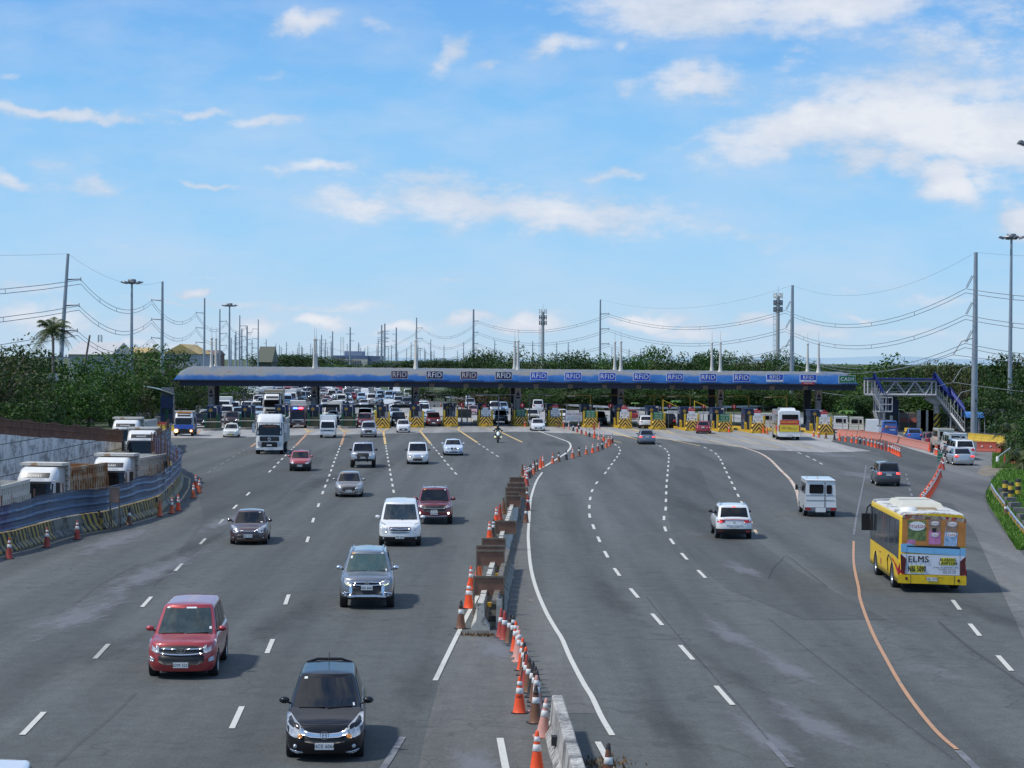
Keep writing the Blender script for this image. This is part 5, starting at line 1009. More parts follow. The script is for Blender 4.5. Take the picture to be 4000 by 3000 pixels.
def end_booth(lab, x, y, w_, h_, canopy_dx, gl=True):
 p = at(x, y); t = thing('kiosk', lab, 'kiosk', p, LA)
 mb = MB(); mb.box(-w_/2, w_/2, 0, 2.2, 0, 1.3); mb.box(-w_/2, w_/2, 0, 2.2, 2., h_); mb.box(-w_/2, -w_/2+.15, 0, 2.2, 1.3, 2.); mb.box(w_/2-.15, w_/2, 0, 2.2, 1.3, 2.); mb.build('shell', BOOTH, t)
 mb = MB(); mb.box(-w_/2+.15, w_/2-.15, .08, 2.1, 1.3, 2.0); mb.build('window', BGL, t)
 mb = MB(); mb.box(-.18, .18, -.03, 0, .3, 1.9); mb.build('green_panel' if not gl else 'poster', DGREEN if not gl else SW, t)
 mb = MB(); n = 9; vs = []
 for k in range(n):
  a = k/(n-1); vs += [(canopy_dx*(1-a)*1. , -.6, h_+1.15-(a*a)*1.0), (canopy_dx*(1-a), 2.6, h_+1.15-(a*a)*1.0)]
 vs = [(v[0]+(w_/2 if canopy_dx < 0 else -w_/2), v[1], v[2]) for v in vs]
 mb.add(vs, [(2*k, 2*k+1, 2*k+3, 2*k+2) for k in range(n-1)], 0, True); mb.add([(v[0], v[1], v[2]+.06) for v in vs], [(2*k, 2*k+2, 2*k+3, 2*k+1) for k in range(n-1)], 0, True)
 mb.build('curved_awning', mat('teal_awning', (.3, .38, .36), .4, .3), t)
 mb = MB(); mb.box(-w_/2+.0, w_/2, 1., 1.1, h_, h_+1.1); mb.build('awning_post', GALV_D, t)
end_booth('narrow navy kiosk with curved awning left of the canopy', 360, 916, 1.6, 3.6, -4.4, False)
end_booth('navy kiosk with small white poster and curved awning below the footbridge', 1925, 930, 1.9, 3.9, -4.2)
TRW = mat('truck_white', (.76, .76, .74), .35, 0, .8, .06); BEDW = worn('truck_bed_paint', (.6, .58, .52), (.36, .22, .12), .58, .9); BEDR = worn('rusty_truck_bed', (.42, .33, .23), (.28, .13, .05), .44, .7); VIS = mat('visor_black', (.02, .02, .022), .3, 0, .5)
def dump_truck(lab, bed, group, cabm=TRW, front_detail=False, bl=6.6, text_=None):
 t = thing('dump_truck', lab, 'truck', group=group); w = 1.2
 mb = MB()      # cab by rings
 prof = [(.55, -.0, 1.0), (.9, -.05, 1.), (1.55, -.05, 1.), (1.9, -.02, .995), (2.75, .12, .96), (2.95, .2, .95), (3.2, .38, .93), (3.45, .62, .9), (3.58, .95, .84)]
 rings = []
 for z, yf, kw in prof:
  W_ = w*kw; r_ = [(-W_, 2.0, z)]; n = 3.4
  for k in range(11):
   u = -1+2*k/10; u = math.copysign(abs(u)**.6, u); r_.append((W_*u, yf + .28*(1-(1-abs(u)**n)**(1/n)), z))
  r_ += [(W_, 2.0, z)]; rings.append(r_)
 m_ = len(rings[0]); mb.add([v for r_ in rings for v in r_], [(i*m_+j, i*m_+(j+1) % m_, (i+1)*m_+(j+1) % m_, (i+1)*m_+j) for i in range(len(rings)-1) for j in range(m_)], 0, True)
 mb.add(rings[-1], [tuple(range(m_))]); mb.add(rings[0], [tuple(reversed(range(m_)))]); mb.build('cab', cabm, t)
 def fp(x, z, d=.015):
  for (za, ya, ka), (zb_, yb_, kb) in zip(prof, prof[1:]):
   if za <= z <= zb_:
    f = (z-za)/(zb_-za); y = ya+(yb_-ya)*f; k = (ka+(kb-ka)*f)*w; u = min(.99, abs(x)/k); return (x, y + .28*(1-(1-u**3.4)**(1/3.4)) - d, z)
  return (x, 0, z)
 def pn(name, m, xs, z0, z1, d=.015):
  q = MB(); n = 10; vs = []
  for k in range(n+1):
   x = -xs+2*xs*k/n; vs += [fp(x, z0, d), fp(x, (z0+z1)/2, d), fp(x, z1, d)]
  q.add(vs, [(3*k+a, 3*k+3+a, 3*k+4+a, 3*k+1+a) for k in range(n) for a in (0, 1)], 0, True); return q.build(name, m, t)
 pn('windshield', GLASS, 1.12, 1.7 if front_detail else 1.78, 2.84 if front_detail else 2.68)
 if not front_detail: pn('visor', VIS, 1.06, 2.66, 2.8, .14); pn('brow_panel', VIS, .84, 3.0, 3.28, .02)
 if text_ != ' ': q = MB(); q.text(text_ or 'HOHAN', .2, T(0, .12, 3.12) @ Matrix.Rotation(-.55, 4, 'X') @ FACE, 0, .01, 1.1); q.build('lettering', SW, t)
 pn('grille', VIS, .86, 1.2, 1.62 if front_detail else 1.5); pn('lower_grille', VIS, .72 if front_detail else .5, .66, 1.12)
 if front_detail:
  q = MB(); q.lathe([(.1, 0), (.13, -.02), (.15, 0)], 16, 0, 'y', (0, -.1, 1.36)); q.text('S', .2, T(0, -.12, 1.36) @ FACE, 0, .02); q.build('emblem', CHROME, t)
  q = MB(); q.text('VISTA TRANSPORT', .14, T(0, .02, 2.5) @ FACE, 0, .01); q.build('windshield_lettering', mat('orange_lettering', (.7, .2, .04), .6, var=0), t)
 q = MB(); q.box(-.22, .22, -.12, -.09, .78, .9); q.build('number_plate', PLATE, t)
 q = MB(); q.box(-1.2, 1.2, -.08, .3, .42, .62); q.build('bumper', cabm, t)
 for sx in (-1, 1):
  q = MB(); q.poly([(sx*1.0, -.03, .72), (sx*.72, -.09, .74), (sx*.66, -.09, 1.1), (sx*1.04, -.0, 1.16)][::sx]); q.build('headlamp', WLIT if False else LENS, t)
  q = MB(); q.box(sx*1.42-.12, sx*1.42+.12, .12, .22, 1.95, 2.75); q.tube([(sx*1.1, .25, 2.85), (sx*1.42, .17, 2.8)], .025, 5); q.tube([(sx*1.1, .25, 1.9), (sx*1.42, .17, 1.95)], .025, 5); q.build('mirror', VIS if not front_detail else P_SIL, t)
  q = MB(); q.poly([(sx*1.172, .4, 1.95), (sx*1.172, 1.35, 1.95), (sx*1.15, 1.35, 2.6), (sx*1.15, .5, 2.6)]); q.build('side_window', GLASS, t)
  for y in (.95, 5.6, 7.0):
   o = place_mesh(TY, 'wheel', (sx*1.06, y, .52), 0 if sx > 0 else PI, .52, parent=t); place_mesh(RM, 'rim', (0, 0, 0), parent=o)
 q = MB(); q.box(-.45, .45, .4, 2.2+bl, .6, 1.0); q.build('chassis', DARK, t)
 y0, y1 = 2.35, 2.35+bl; z0, z1 = 1.05, (3.45 if not front_detail else 3.1); q = MB()
 for sx in (-1, 1):
  q.box(sx*1.2-.04, sx*1.2+.04, y0, y1, z0, z1)
  q.box(sx*1.27-.05, sx*1.27+.05, y0, y1, z1-.14, z1+.04); q.box(sx*1.27-.045, sx*1.27+.045, y0, y1, z1-.75, z1-.5); q.box(sx*1.27-.045, sx*1.27+.045, y0, y1, z0, z0+.14)
  k = 0; y = y0+.15
  while y < y1-.1:
   q.box(sx*1.3-.08, sx*1.3+.08, y, y+.17, z0+.14, z1-.75, 0); q.box(sx*1.27-.04, sx*1.27+.04, y+.02, y+.2, z1-.5, z1-.14, 0); y += .42
 q.box(-1.16, 1.16, y0, y1, z0, z0+.08); q.box(-1.25, 1.25, y1-.08, y1, z0+.0, z1-.05); q.build('tipper_bed', bed, t)
 q = MB(); q.box(-1.22, 1.22, y0-.02, y0+.1, z0, z1+.22); q.box(-1.28, 1.28, y0-1.2, y0+.1, z1+.2, z1+.36); q.box(-1.3, -1.18, y0-.1, y0+.12, z0, z1+.2); q.box(1.18, 1.3, y0-.1, y0+.12, z0, z1+.2); q.build('headboard', BEDW, t)
 q = MB(); [q.box(1.1, 1.26, y0-.12, y0-.06, 1.2+.3*k, 1.26+.3*k) for k in range(8)]; q.build('ladder', GALV_D, t)
 return t
def put(t, X, Y, z, rz=0.): t.location = (X, Y, z); t.rotation_euler.z = rz; t.scale = (1.13, 1.1, 1.13)
GR = 'white dump trucks queued on the sunken side road'
put(dump_truck('white dump truck at far left of which only the ribbed bed shows', BEDW, GR), -31.2, 116.5, pit_z(117)-.05)
put(dump_truck('white dump truck with rust-brown ribbed bed, nearest cab at left edge', BEDR, GR, text_='HOWAY'), -31.05, 133, pit_z(135)-.05, -.15)
put(dump_truck('white dump truck in the middle of the queue, cab half hidden by rusty bed', BEDW, GR, text_='HOHAN'), -28.25, 143.5, pit_z(147)-.05, -.1)
put(dump_truck('white dump truck facing forward at the rear bend of the barrier', mat('cream_bed', (.62, .56, .42), .6, 0, 0, .15), GR, text_='HOWO'), -33.3, 184, pit_z(185)-.05, .06)
put(dump_truck('white dump truck farthest back, roof showing above the rusty fence', BEDW, GR), -38., 201, pit_z(205)+.1, .0)
t = dump_truck('large white dump truck with black grille crossing the plaza toward the camera', BEDW, None, front_detail=True, bl=6.2, text_=' ')
place_car(t, 583, 981, -3.4, cz=-.9)
JP = [(-.30, 0), (-.30, .1), (-.13, .33), (-.09, .88), (.09, .88), (.13, .33), (.30, .1), (.30, 0)]
BY2 = stripes('black_yellow_barrier', (.03, .03, .03), (.48, .31, .05), .52, (0, 1, .55), wear=(.52, (.16, .14, .11))); JC = worn('mossy_concrete', (.22, .2, .16), (.07, .065, .055), .5, 2.)
def resample(P, step):
 out = []; acc_ = 0
 for a, b in zip(P, P[1:]):
  d = (b-a).length; s_ = -acc_
  while s_ + step <= d:
   s_ += step; out.append((a.lerp(b, s_/d), (b-a).normalized()))
  acc_ = d - s_ if s_ > 0 else acc_ + d
 return out
Pj = [p for p in BAR[1:]]
js = resample(Pj, 1.9); jers = {}
for nm, mm in (('s', BY2), ('c', JC)):
 mb = MB(); mb.sweep([(0, -.92, 0), (0, .92, 0)], JP); o = mb.build('jersey_barrier', mm); COL.objects.unlink(o); jers[nm] = o
nb = 0
for i, (p, d) in enumerate(js):
 if p.y > 199: break
 striped = (i % 11) not in (5, 6, 9) and i < 34
 place_mesh(jers['s' if striped else 'c'], 'jersey_barrier', (p.x, p.y, 0), math.atan2(d.y, d.x)-PI/2 + R.uniform(-.03, .03), label='%s concrete barrier block under the blue fence beside the sunken road' % ('black-and-yellow striped' if striped else 'plain grimy'), cat='barrier', group='%s barrier blocks along the sunken road' % ('striped' if striped else 'grimy')); nb += 1
m, N, L, b = nodes('blue_fence_metal'); tc = N.new('ShaderNodeTexCoord').outputs['Object']
c = ramp(N, L, noise(N, L, tc, .25, 4, .6), [(.35, (.05, .085, .15)), (.5, (.075, .115, .2)), (.62, (.07, .06, .16)), (.75, (.13, .17, .22))]); c = mixc(N, L, ramp(N, L, noise(N, L, tc, 2.2, 6, .7), [(.6, 0.), (.75, .7)]), c, (.22, .23, .25))
L.new(c, b.inputs['Base Color']); b.inputs['Roughness'].default_value = .4; b.inputs['Metallic'].default_value = .35
FEN = resample([Vector((Pj[0].x-1.5, Pj[0].y-10, 0))] + Pj[:-1], .5); t = thing('sheet_metal_fence', 'crumpled blue sheet-metal fence on top of the concrete barrier line', 'fence')
mb = MB(); prf = []
for k in range(13):
 z = .95 + k*.095; prf.append(((.035 if k % 4 == 0 else 0.0), z))
vs_ = []; nn = len(prf)
for i, (p, d) in enumerate(FEN):
 a = Vector((d.y, -d.x, 0)); wob = math.sin(i*.55)*.05 + R.uniform(-.025, .025); dz = .06*math.sin(i*.21) + (.05 if (i//5) % 2 else 0)
 for o_, z in prf: vs_.append(p + a*(o_ + .1 + wob*(z-.9)*1.5) + Vector((0, 0, z + dz*(z-.8))))
mb.add(vs_, [(i*nn+j, (i+1)*nn+j, (i+1)*nn+j+1, i*nn+j+1) for i in range(len(FEN)-1) for j in range(nn-1)], 0, False); mb.build('sheeting', m, t)
mb = MB()
for zz in (1.0, 1.33, 1.71, 2.08): mb.tube([p + Vector((d.y, -d.x, 0))*.15 + Vector((0, 0, zz)) for p, d in FEN[::4]], .014, 4)
mb.build('rail', GALV_D, t)
RUST = mat('rusty_rod', (.13, .07, .05), .8)
for i, (p, d) in enumerate(FEN):
 mb = MB()
 if (p.y < 140 and i % 9 == 0) or (p.y >= 150 and i % 3 == 0): mb.tube([p + Vector((-.12, 0, .9)), p + Vector((-.12 + R.uniform(-.1, .1), R.uniform(-.08, .08), 2.35 + (R.uniform(0, .5) if p.y > 150 else .15)))], .04, 5); mb.build('rod', RUST, t)
WL = [Vector((-36, 112, 0)), Vector((-36.3, 150, 0)), Vector((-36.45, 172, 0)), Vector((-36.5, 194, 0))]
def wtop(y): return max(.5, 3.7 - (y-132)*.0525)
m, N, L, b = nodes('block_wall'); tc = N.new('ShaderNodeTexCoord').outputs['Object']
br = N.new('ShaderNodeTexBrick'); br.inputs['Scale'].default_value = 1; br.inputs['Brick Width'].default_value = 2.6; br.inputs['Row Height'].default_value = 1.15; br.inputs['Mortar Size'].default_value = .03
br.inputs['Color1'].default_value = (.78, .77, .74, 1); br.inputs['Color2'].default_value = (.64, .63, .61, 1); br.inputs['Mortar'].default_value = (.08, .08, .07, 1)
mp = N.new('ShaderNodeMapping'); mp.inputs['Rotation'].default_value = (PI/2, 0, PI/2); sw = N.new('ShaderNodeSeparateXYZ'); L.new(tc, sw.inputs[0]); cw = N.new('ShaderNodeCombineXYZ'); L.new(sw.outputs[1], cw.inputs[0]); L.new(sw.outputs[2], cw.inputs[1]); L.new(cw.outputs[0], br.inputs['Vector'])
st = ramp(N, L, noise(N, L, tc, .8, 7, .75, (1, .6, 1)), [(.4, .35), (.5, .9), (.7, 1.15)]); c = mixc(N, L, .9, br.outputs[0], st, 'MULTIPLY'); L.new(c, b.inputs['Base Color']); b.inputs['Roughness'].default_value = .9
BW = m
mb = MB(); vs_ = []; ys = [112+i*2. for i in range(42)]
for y in ys: vs_ += [(-35.95 - (y-112)*.0075, y, pit_z(y)-.1), (-35.95 - (y-112)*.0075, y, wtop(y)+R.uniform(-.04, .04)), (-36.4 - (y-112)*.0075, y, wtop(y)), (-36.4 - (y-112)*.0075, y, -.1)]
mb.add(vs_, [(4*i+k, 4*i+4+k, 4*i+5+k, 4*i+1+k) for i in range(len(ys)-1) for k in range(3)]); n = len(vs_); mb.add(vs_[-4:], [(0, 1, 2, 3)]); o = mb.build('retaining_wall', BW); tag(o, 'stained concrete block retaining wall behind the queued dump trucks', 'wall')
RF = mat('rusty_fence', (.1, .05, .035), .85, 0, 0, .5, 1.5); mb = MB()
for y in [112+.24*i for i in range(342)]:
 x = -36.2 - (y-112)*.0075; z = wtop(y); h_ = 1.15 + .12*math.sin(y*.7); mb.box(x-.02, x+.02, y-.055, y+.055, z, z+h_+R.uniform(-.03, .05))
for f_ in (.12, .55, .95):
 mb.tube([(-36.15-(y-112)*.0075, y, wtop(y)+1.15*f_) for y in ys], .04, 5)
o = mb.build('rusty_fence', RF); tag(o, 'dark rusty slat fence standing on the concrete retaining wall', 'fence')
def brd_stand(lab, p, w_, zt, zb_, leg, m1, m2, rz=0., grp=None, mesh=None):
 t = thing('board_stand', lab, 'board stand', p, rz, grp)
 mb = MB(); mb.box(-w_/2, w_/2, 0, .02, zb_, zt, 0); e = .05
 for a, b_, c_, d_ in ((-w_/2, w_/2, zt-e, zt), (-w_/2, w_/2, zb_, zb_+e), (-w_/2, -w_/2+e, zb_+e, zt-e), (w_/2-e, w_/2, zb_+e, zt-e)): mb.box(a, b_, -.035, -.001, c_, d_, 1)
 mb.box(-w_/2, w_/2, -.035, .05, zt, zt+.02, 1)
 mb.build('board', [m1, m2], t)
 for s_ in (-1, 1):
  q = MB(); q.box(s_*(w_/2-.03)-.025, s_*(w_/2-.03)+.025, -.03, .02, 0, zb_); q.build('leg', m2, t)
  q = MB(); q.tube([(s_*(w_/2-.03), .03, zb_+.1), (s_*(w_/2-.03), leg, .02)], .025, 4); q.build('strut', m2, t)
 q = MB(); [q.box(s_*(w_/2-.03)-.03, s_*(w_/2-.03)+.03, -.5, leg+.1, 0, .04) for s_ in (-1, 1)]; q.build('foot', m2, t); return t
WB1 = mat('brown_plywood', (.2, .105, .07), .75, 0, 0, .3, 1.5); WB2 = mat('weathered_timber', (.16, .13, .1), .85, 0, 0, .35, 3)
p = at(*Z6(1235, 1300)); brd_stand('small faded pink plywood board on a timber stand beside the striped barriers', p, .5, 2.1, 1.35, 1.1, mat('faded_ply', (.3, .19, .15), .8), WB2, .1)
LB = [at(176, 914), at(290, 903), at(376, 893), at(398, 888)]
jb = MB(); jb.sweep([(0, -1.45, 0), (0, 1.45, 0)], JP); jo = jb.build('jersey_barrier', worn('pinkish_concrete', (.4, .3, .24), (.25, .2, .15), .55)); COL.objects.unlink(jo)
for p, d in resample(LB, 3.): place_mesh(jo, 'jersey_barrier', (p.x, p.y, 0), math.atan2(d.y, d.x)-PI/2, 1.25, label='pinkish concrete barrier block at the foot of the left trees', cat='barrier', group='pinkish barrier blocks below the trees')
for x, y, l_, m_ in ((290, 927, 'dark red plastic barrier beside the yellow block near the left kiosk', worn('red_plastic', (.4, .06, .04), (.3, .1, .08), .6)), (318, 925, 'second dark red plastic barrier near the left kiosk', None)):
 pass
def guardrail(lab, P, h=.75, posts=4., m_=GALV, name='guardrail', two=True):
 t = thing(name, lab, 'guardrail'); P = [Vector((p[0], p[1], 0)) for p in P]
 mb = MB(); mb.sweep(P, [(-.0, h-.32), (.045, h-.27), (.0, h-.2), (.0, h-.13), (.045, h-.06), (0, h), (-.02, h), (-.02, h-.32)]); mb.build('rail', m_, t)
 pts = resample(P, posts); q = MB()
 for p, d in pts[:90]: q = MB(); q.box(p.x-.1, p.x-.02, p.y-.06, p.y+.06, 0, h-.05); q.build('post', m_, t)
 return t
guardrail('galvanised guardrail at the left road edge beyond the toll plaza', [at(398, 888), at(440, 878), at(500, 862), at(550, 850)], 1.0)
def guard2(P): return P
guardrail('long galvanised guardrail along the right road edge beyond the toll plaza', [at(*Z3(x, y)) for x, y in ((-80, 408), (100, 430), (330, 462), (700, 500), (1000, 524), (1280, 540), (1640, 562), (2212, 590))] + [at(1700, 888)], 1.05, 5.)
def cone_mats(n, c, b=BLACK): return mat('cone_' + n, c, .55, 0, 0, .12, 6)
CO = {'n': cone_mats('new_orange', (.85, .09, .02)), 'o': cone_mats('orange', (.62, .13, .05)), 'r': cone_mats('red', (.36, .05, .035)), 'b': cone_mats('brown', (.17, .075, .04)), 'k': cone_mats('black', (.03, .025, .025)), 'p': cone_mats('pink', (.6, .3, .25))}
CW = mat('cone_white_band', (.72, .72, .7), .4, 0, 0, .1, 5); CD = mat('cone_grimy_band', (.06, .04, .035), .6); CBS = BLACK
CN = {'n': 'bright orange', 'o': 'orange', 'r': 'faded red', 'b': 'grimy brown', 'k': 'blackened', 'p': 'sun-bleached pink'}
PROTO = {}
def cone_proto(k, bands):
 key = (k, bands)
 if key in PROTO: return PROTO[key]
 mb = MB(); h_ = .92
 def rr(z): return .155 - (z-.05)*(.155-.032)/(h_-.05)
 zs = [.05, .08, .3, .52, .62, .70, .80, h_-.02, h_]; mb.lathe([(rr(z) if z > .06 else .175, z) for z in zs[:-1]] + [(.02, h_), (0, h_)], 16)
 if k in 'kb': mb.lathe([(rr(.8)+.004, .8), (rr(.9)+.004, .9), (.02, .925), (0, .926)], 16, 2)
 body_ = mb.build('cone_body', [CO[k], CO[k], CO['k']]); COL.objects.unlink(body_)
 mb = MB(); s = .2; pts = [(-s, -s*.7), (-s*.7, -s), (s*.7, -s), (s, -s*.7), (s, s*.7), (s*.7, s), (-s*.7, s), (-s, s*.7)]; mb.prism([(x, y, 0) for x, y in pts], (0, 0, .045)); bs_ = mb.build('base', CO['p'] if k == 'p' else CBS); COL.objects.unlink(bs_)
 bd = []
 for z0, z1 in ((.5, .64), (.70, .80))[:bands]:
  mb = MB(); mb.lathe([(rr(z0)+.003, z0), (rr(z0)+.006, z0+.002), (rr(z1)+.006, z1-.002), (rr(z1)+.003, z1)], 16); q = mb.build('reflective_band', CD if k == 'b' and (z0 > .6) else CW); COL.objects.unlink(q); bd.append(q)
 PROTO[key] = (body_, bs_, bd); return PROTO[key]
def cone(p, k, bands, lab, group, s=1., parts=True, tilt=0., text=False):
 b_, bs, bd = cone_proto(k, bands)
 t = place_mesh(b_, 'traffic_cone', p, R.uniform(-.5, .5), s, label=lab, cat='cone', group=group)
 if tilt: t.rotation_euler.y = tilt
 place_mesh(bs, 'base', (0, 0, 0), parent=t)
 for q in bd: place_mesh(q, 'reflective_band', (0, 0, 0), parent=t)
 if text:
  q = MB()
  for i, ch in enumerate(text):
   a = -.62 + i*.36; r_ = .155 - (.43-.05)*.1414 + .006; q.text(ch, .09, T(r_*math.sin(a), -r_*math.cos(a), .43) @ Matrix.Rotation(a, 4, 'Z') @ FACE, 0, .004)
  q.build('lettering', INK, t); t.rotation_euler.z = 0
 return t
NC = [(238, 375, 'b', 2, 'brown cone on the white line left of the concrete blocks'), (305, 185, 'n', 2, 'orange cone with two bands left of the nearest board stand'), (610, 455, 'r', 1, 'faded red cone half behind another right of the concrete block end'), (643, 482, 'r', 1, 'red cone with bright tip and one white band by the block end'), (692, 510, 'b', 2, 'brown cone with dark bands right of the red cone'), (722, 532, 'k', 2, 'black cone with white bands near the block end'), (745, 590, 'n', 2, 'bright orange lettered cone at the top of the near cone line'), (768, 640, 'p', 2, 'pink cone behind the bleached cone in the near line'), (780, 682, 'p', 2, 'bleached pink cone on a pink base'), (808, 762, 'n', 2, 'bright orange cone midway down the near line, two white bands'), (822, 806, 'b', 1, 'brown cone tucked behind the orange one in the near line'), (838, 856, 'n', 2, 'orange cone with tall neighbours midway down the near line'), (834, 900, 'k', 1, 'dark cone half hidden midway down the near line'), (846, 930, 'r', 1, 'red-brown cone with one white band in the near line'), (868, 968, 'b', 1, 'wide brown cone in the thick of the near line'), (903, 1010, 'k', 1, 'black cone with one white band in the near line'), (925, 1055, 'b', 2, 'brown cone with a clean white band in the near line'), (940, 1100, 'b', 2, 'brown cone just behind the pink one near the jersey barrier'), (937, 1150, 'p', 2, 'pink cone between brown cones near the jersey barrier'), (780, 1158, 'n', 2, 'bright orange lettered cone standing apart on the left of the near line'), (930, 1252, 'b', 2, 'brown cone nearest the end of the big jersey barrier'), (990, 1383, 'p', 2, 'pink cone squeezed against the big jersey barrier'), (940, 1722, 'n', 2, 'bright orange cone at the bottom edge of the picture'), (1600, 1850, 'b', 1, 'brown cone tip at the bottom right of the big jersey barrier')]
for x, y, k, nb_, lab in NC:
 cone(at(*ZN(x, y)), k, nb_, lab, 'cones beside the near jersey barrier', text='CRBI' if 'lettered' in lab else False, tilt=.1 if 'squeezed' in lab else 0)
MC = [(905, 138, 'o', 1), (957, 122, 'b', 2), (1022, 105, 'k', 1), (1080, 88, 'o', 2), (800, 178, 'n', 0), (820, 165, 'o', 2), (768, 200, 'b', 1), (745, 208, 'k', 0), (738, 230, 'o', 2), (715, 248, 'b', 2), (700, 260, 'k', 2), (686, 268, 'r', 2), (660, 250, 'r', 2), (642, 250, 'b', 0), (668, 300, 'n', 2), (682, 330, 'r', 2), (480, 573, 'b', 0), (448, 627, 'r', 0), (417, 660, 'n', 2), (393, 778, 'k', 2), (358, 800, 'n', 2), (198, 1233, 'n', 2), (183, 1392, 'n', 2), (265, 1120, 'o', 0), (674, 650, 'b', 1), (690, 545, 'r', 1), (682, 468, 'b', 1)]
ORDS = ORD + ['fourteenth', 'fifteenth', 'sixteenth', 'seventeenth', 'eighteenth', 'nineteenth', 'twentieth', 'twenty-first', 'twenty-second', 'twenty-third', 'twenty-fourth', 'twenty-fifth', 'twenty-sixth', 'twenty-seventh', 'twenty-eighth', 'twenty-ninth', 'thirtieth', 'thirty-first', 'thirty-second']
for i, (x, y, k, nb_) in enumerate(MC):
 cone(at(*ZM(x, y)), k, nb_, '%s cone among the median boards, %s from the far end' % (CN[k], ORDS[i]) if i >= 12 else '%s cone, %s of the row curving off behind the median boards' % (CN[k], ORDS[i]), 'cones around the median boards')
FC = [(1630, 975, 'o', 2), (1685, 960, 'b', 2), (1748, 943, 'o', 2), (1803, 930, 'n', 2), (1848, 915, 'r', 2), (1885, 900, 'k', 1), (1920, 885, 'o', 2), (1948, 872, 'o', 0), (1966, 850, 'r', 2), (1940, 850, 'r', 2), (1972, 838, 'k', 2), (1898, 827, 'n', 2), (1858, 815, 'p', 2), (1818, 802, 'n', 0), (1775, 790, 'k', 2), (1745, 778, 'o', 2), (1707, 765, 'r', 2), (1682, 722, 'k', 2), (1670, 752, 'r', 1), (1636, 740, 'k', 1), (1597, 730, 'p', 1), (1551, 718, 'o', 0), (1508, 709, 'b', 0), (1858, 722, 'p', 0), (1815, 728, 'r', 0), (1217, 701, 'n', 1)]
for i, (x, y, k, nb_) in enumerate(FC):
 cone(at(*Z3(x, y)), k, nb_, '%s cone, %s along the far hook of cones below the toll islands' % (CN[k], ORDS[i]), 'cones in the far hook')
RC = [(990, 752, 'n', 1), (1288, 760, 'n', 0), (1320, 767, 'o', 0), (1722, 788, 'o', 1), (1765, 796, 'o', 1), (1827, 805, 'b', 0), (1901, 817, 'k', 0)]
for i, (x, y, k, nb_) in enumerate(RC): cone(at(*Z4(x, y)), k, nb_, '%s cone in front of the right toll islands, %s from the left' % (CN[k], ORDS[i]), 'cones before the right toll islands')
SC = [(220, 1306, 'n', 0), (285, 1316, 'n', 1), (350, 1326, 'n', 1), (402, 1335, 'n', 1), (440, 1343, 'k', 1), (485, 1351, 'r', 1), (530, 1361, 'n', 2), (567, 1371, 'n', 1), (605, 1382, 'n', 1), (640, 1391, 'r', 1), (673, 1403, 'r', 1), (715, 1414, 'r', 0), (752, 1425, 'n', 1), (778, 1432, 'r', 1), (790, 1443, 'n', 2), (812, 1452, 'n', 2), (830, 1462, 'n', 2), (850, 1470, 'n', 2), (868, 1479, 'n', 2), (1190, 1424, 'n', 0), (1215, 1435, 'k', 0), (1255, 1456, 'o', 1), (1272, 1463, 'n', 1)]
for i, (x, y, k, nb_) in enumerate(SC): cone(at(*Z5(x, y)), k, nb_, '%s cone, %s in the row in front of the pink plastic barriers' % (CN[k], ORDS[i]), 'cones before the pink barriers')
A, B = ZE(398, 705), ZE(215, 1015); B2 = ZE(150, 1130)
for i in range(20):
 t_ = i/19; f_ = 1/(1/ (A[1]-777) + (1/(B2[1]-777) - 1/(A[1]-777))*t_)+777; x = A[0] + (B2[0]-A[0])*(f_-A[1])/(B2[1]-A[1]) + 4*math.sin(PI*t_)
 cone(at(x, f_), 'n' if i % 7 != 3 else 'o', 1 if i % 3 == 1 else 2, 'bright orange cone in the long straight line beyond the yellow bus' if i % 7 != 3 else 'duller orange cone in the long straight line beyond the yellow bus', 'bright orange cones beyond the bus' if i % 7 != 3 else 'duller cones beyond the bus')
for i, (x, y) in enumerate(((445, 618), (425, 600), (405, 715))): cone(at(*ZE(x, y)), 'r', 1, 'faded red cone beside the green arrow board, %s of three' % ORDS[i], 'red cones by the green arrow board')
for i, (x, y, k) in enumerate(((100, 1618, 'r'), (508, 1492, 'r'), (835, 1406, 'r'), (1397, 1250, 'b'), (1727, 1157, 'o'), (1857, 1127, 'o'), (1925, 1097, 'n'), (2090, 957, 'o'), (2113, 856, 'n'), (2153, 904, 'o'), (1928, 732, 'b'))):
 cone(at(*Z6(x, y)), k, 0 if i == 4 else 2, '%s cone in front of the striped left barriers, %s from the left edge' % (CN[k], ORDS[i]), 'cones before the striped barriers')
for i, (f, x, y, k) in enumerate(((Z3, 347, 521, 'k'), (Z3, 388, 526, 'o'), (Z3, 433, 531, 'k'), (Z3, 491, 531, 'r'), (Z3, 635, 546, 'k'), (Z3, 683, 546, 'r'), (Z3, 967, 556, 'o'), (Z3, 671, 662, 'r'), (Z2, 1205, 503, 'o'), (Z2, 1232, 503, 'o'), (Z2, 1148, 538, 'o'))):
 cone(at(*f(x, y)), k, 1, '%s small-looking cone on the road beyond the toll canopy, %s counted' % (CN[k], ORDS[i]) if False else '%s cone on the road beyond the toll canopy, %s in order' % (CN[k], ORDS[i]), 'cones beyond the canopy')
MP = [at(*ZM(280, 1345), .86), at(*ZM(325, 1190), .86), at(*ZM(358, 1075), .86), at(*ZM(425, 880), .86), at(*ZM(460, 760), .86), at(*ZM(520, 590), .86), at(*ZM(548, 500), .86), at(*ZM(575, 400), .86), at(*ZM(600, 300), .86)]
MP = [Vector((p.x, p.y, 0)) for p in MP]; MP[0] = MP[0] + (MP[0]-MP[1]).normalized()*.6
WJ = worn('chalky_concrete', (.5, .48, .42), (.14, .13, .12), .55, 2.5, .85); mb = MB(); mb.sweep([(0, -.46, 0), (0, .46, 0)], JP); wj = mb.build('jersey_barrier', WJ); COL.objects.unlink(wj)
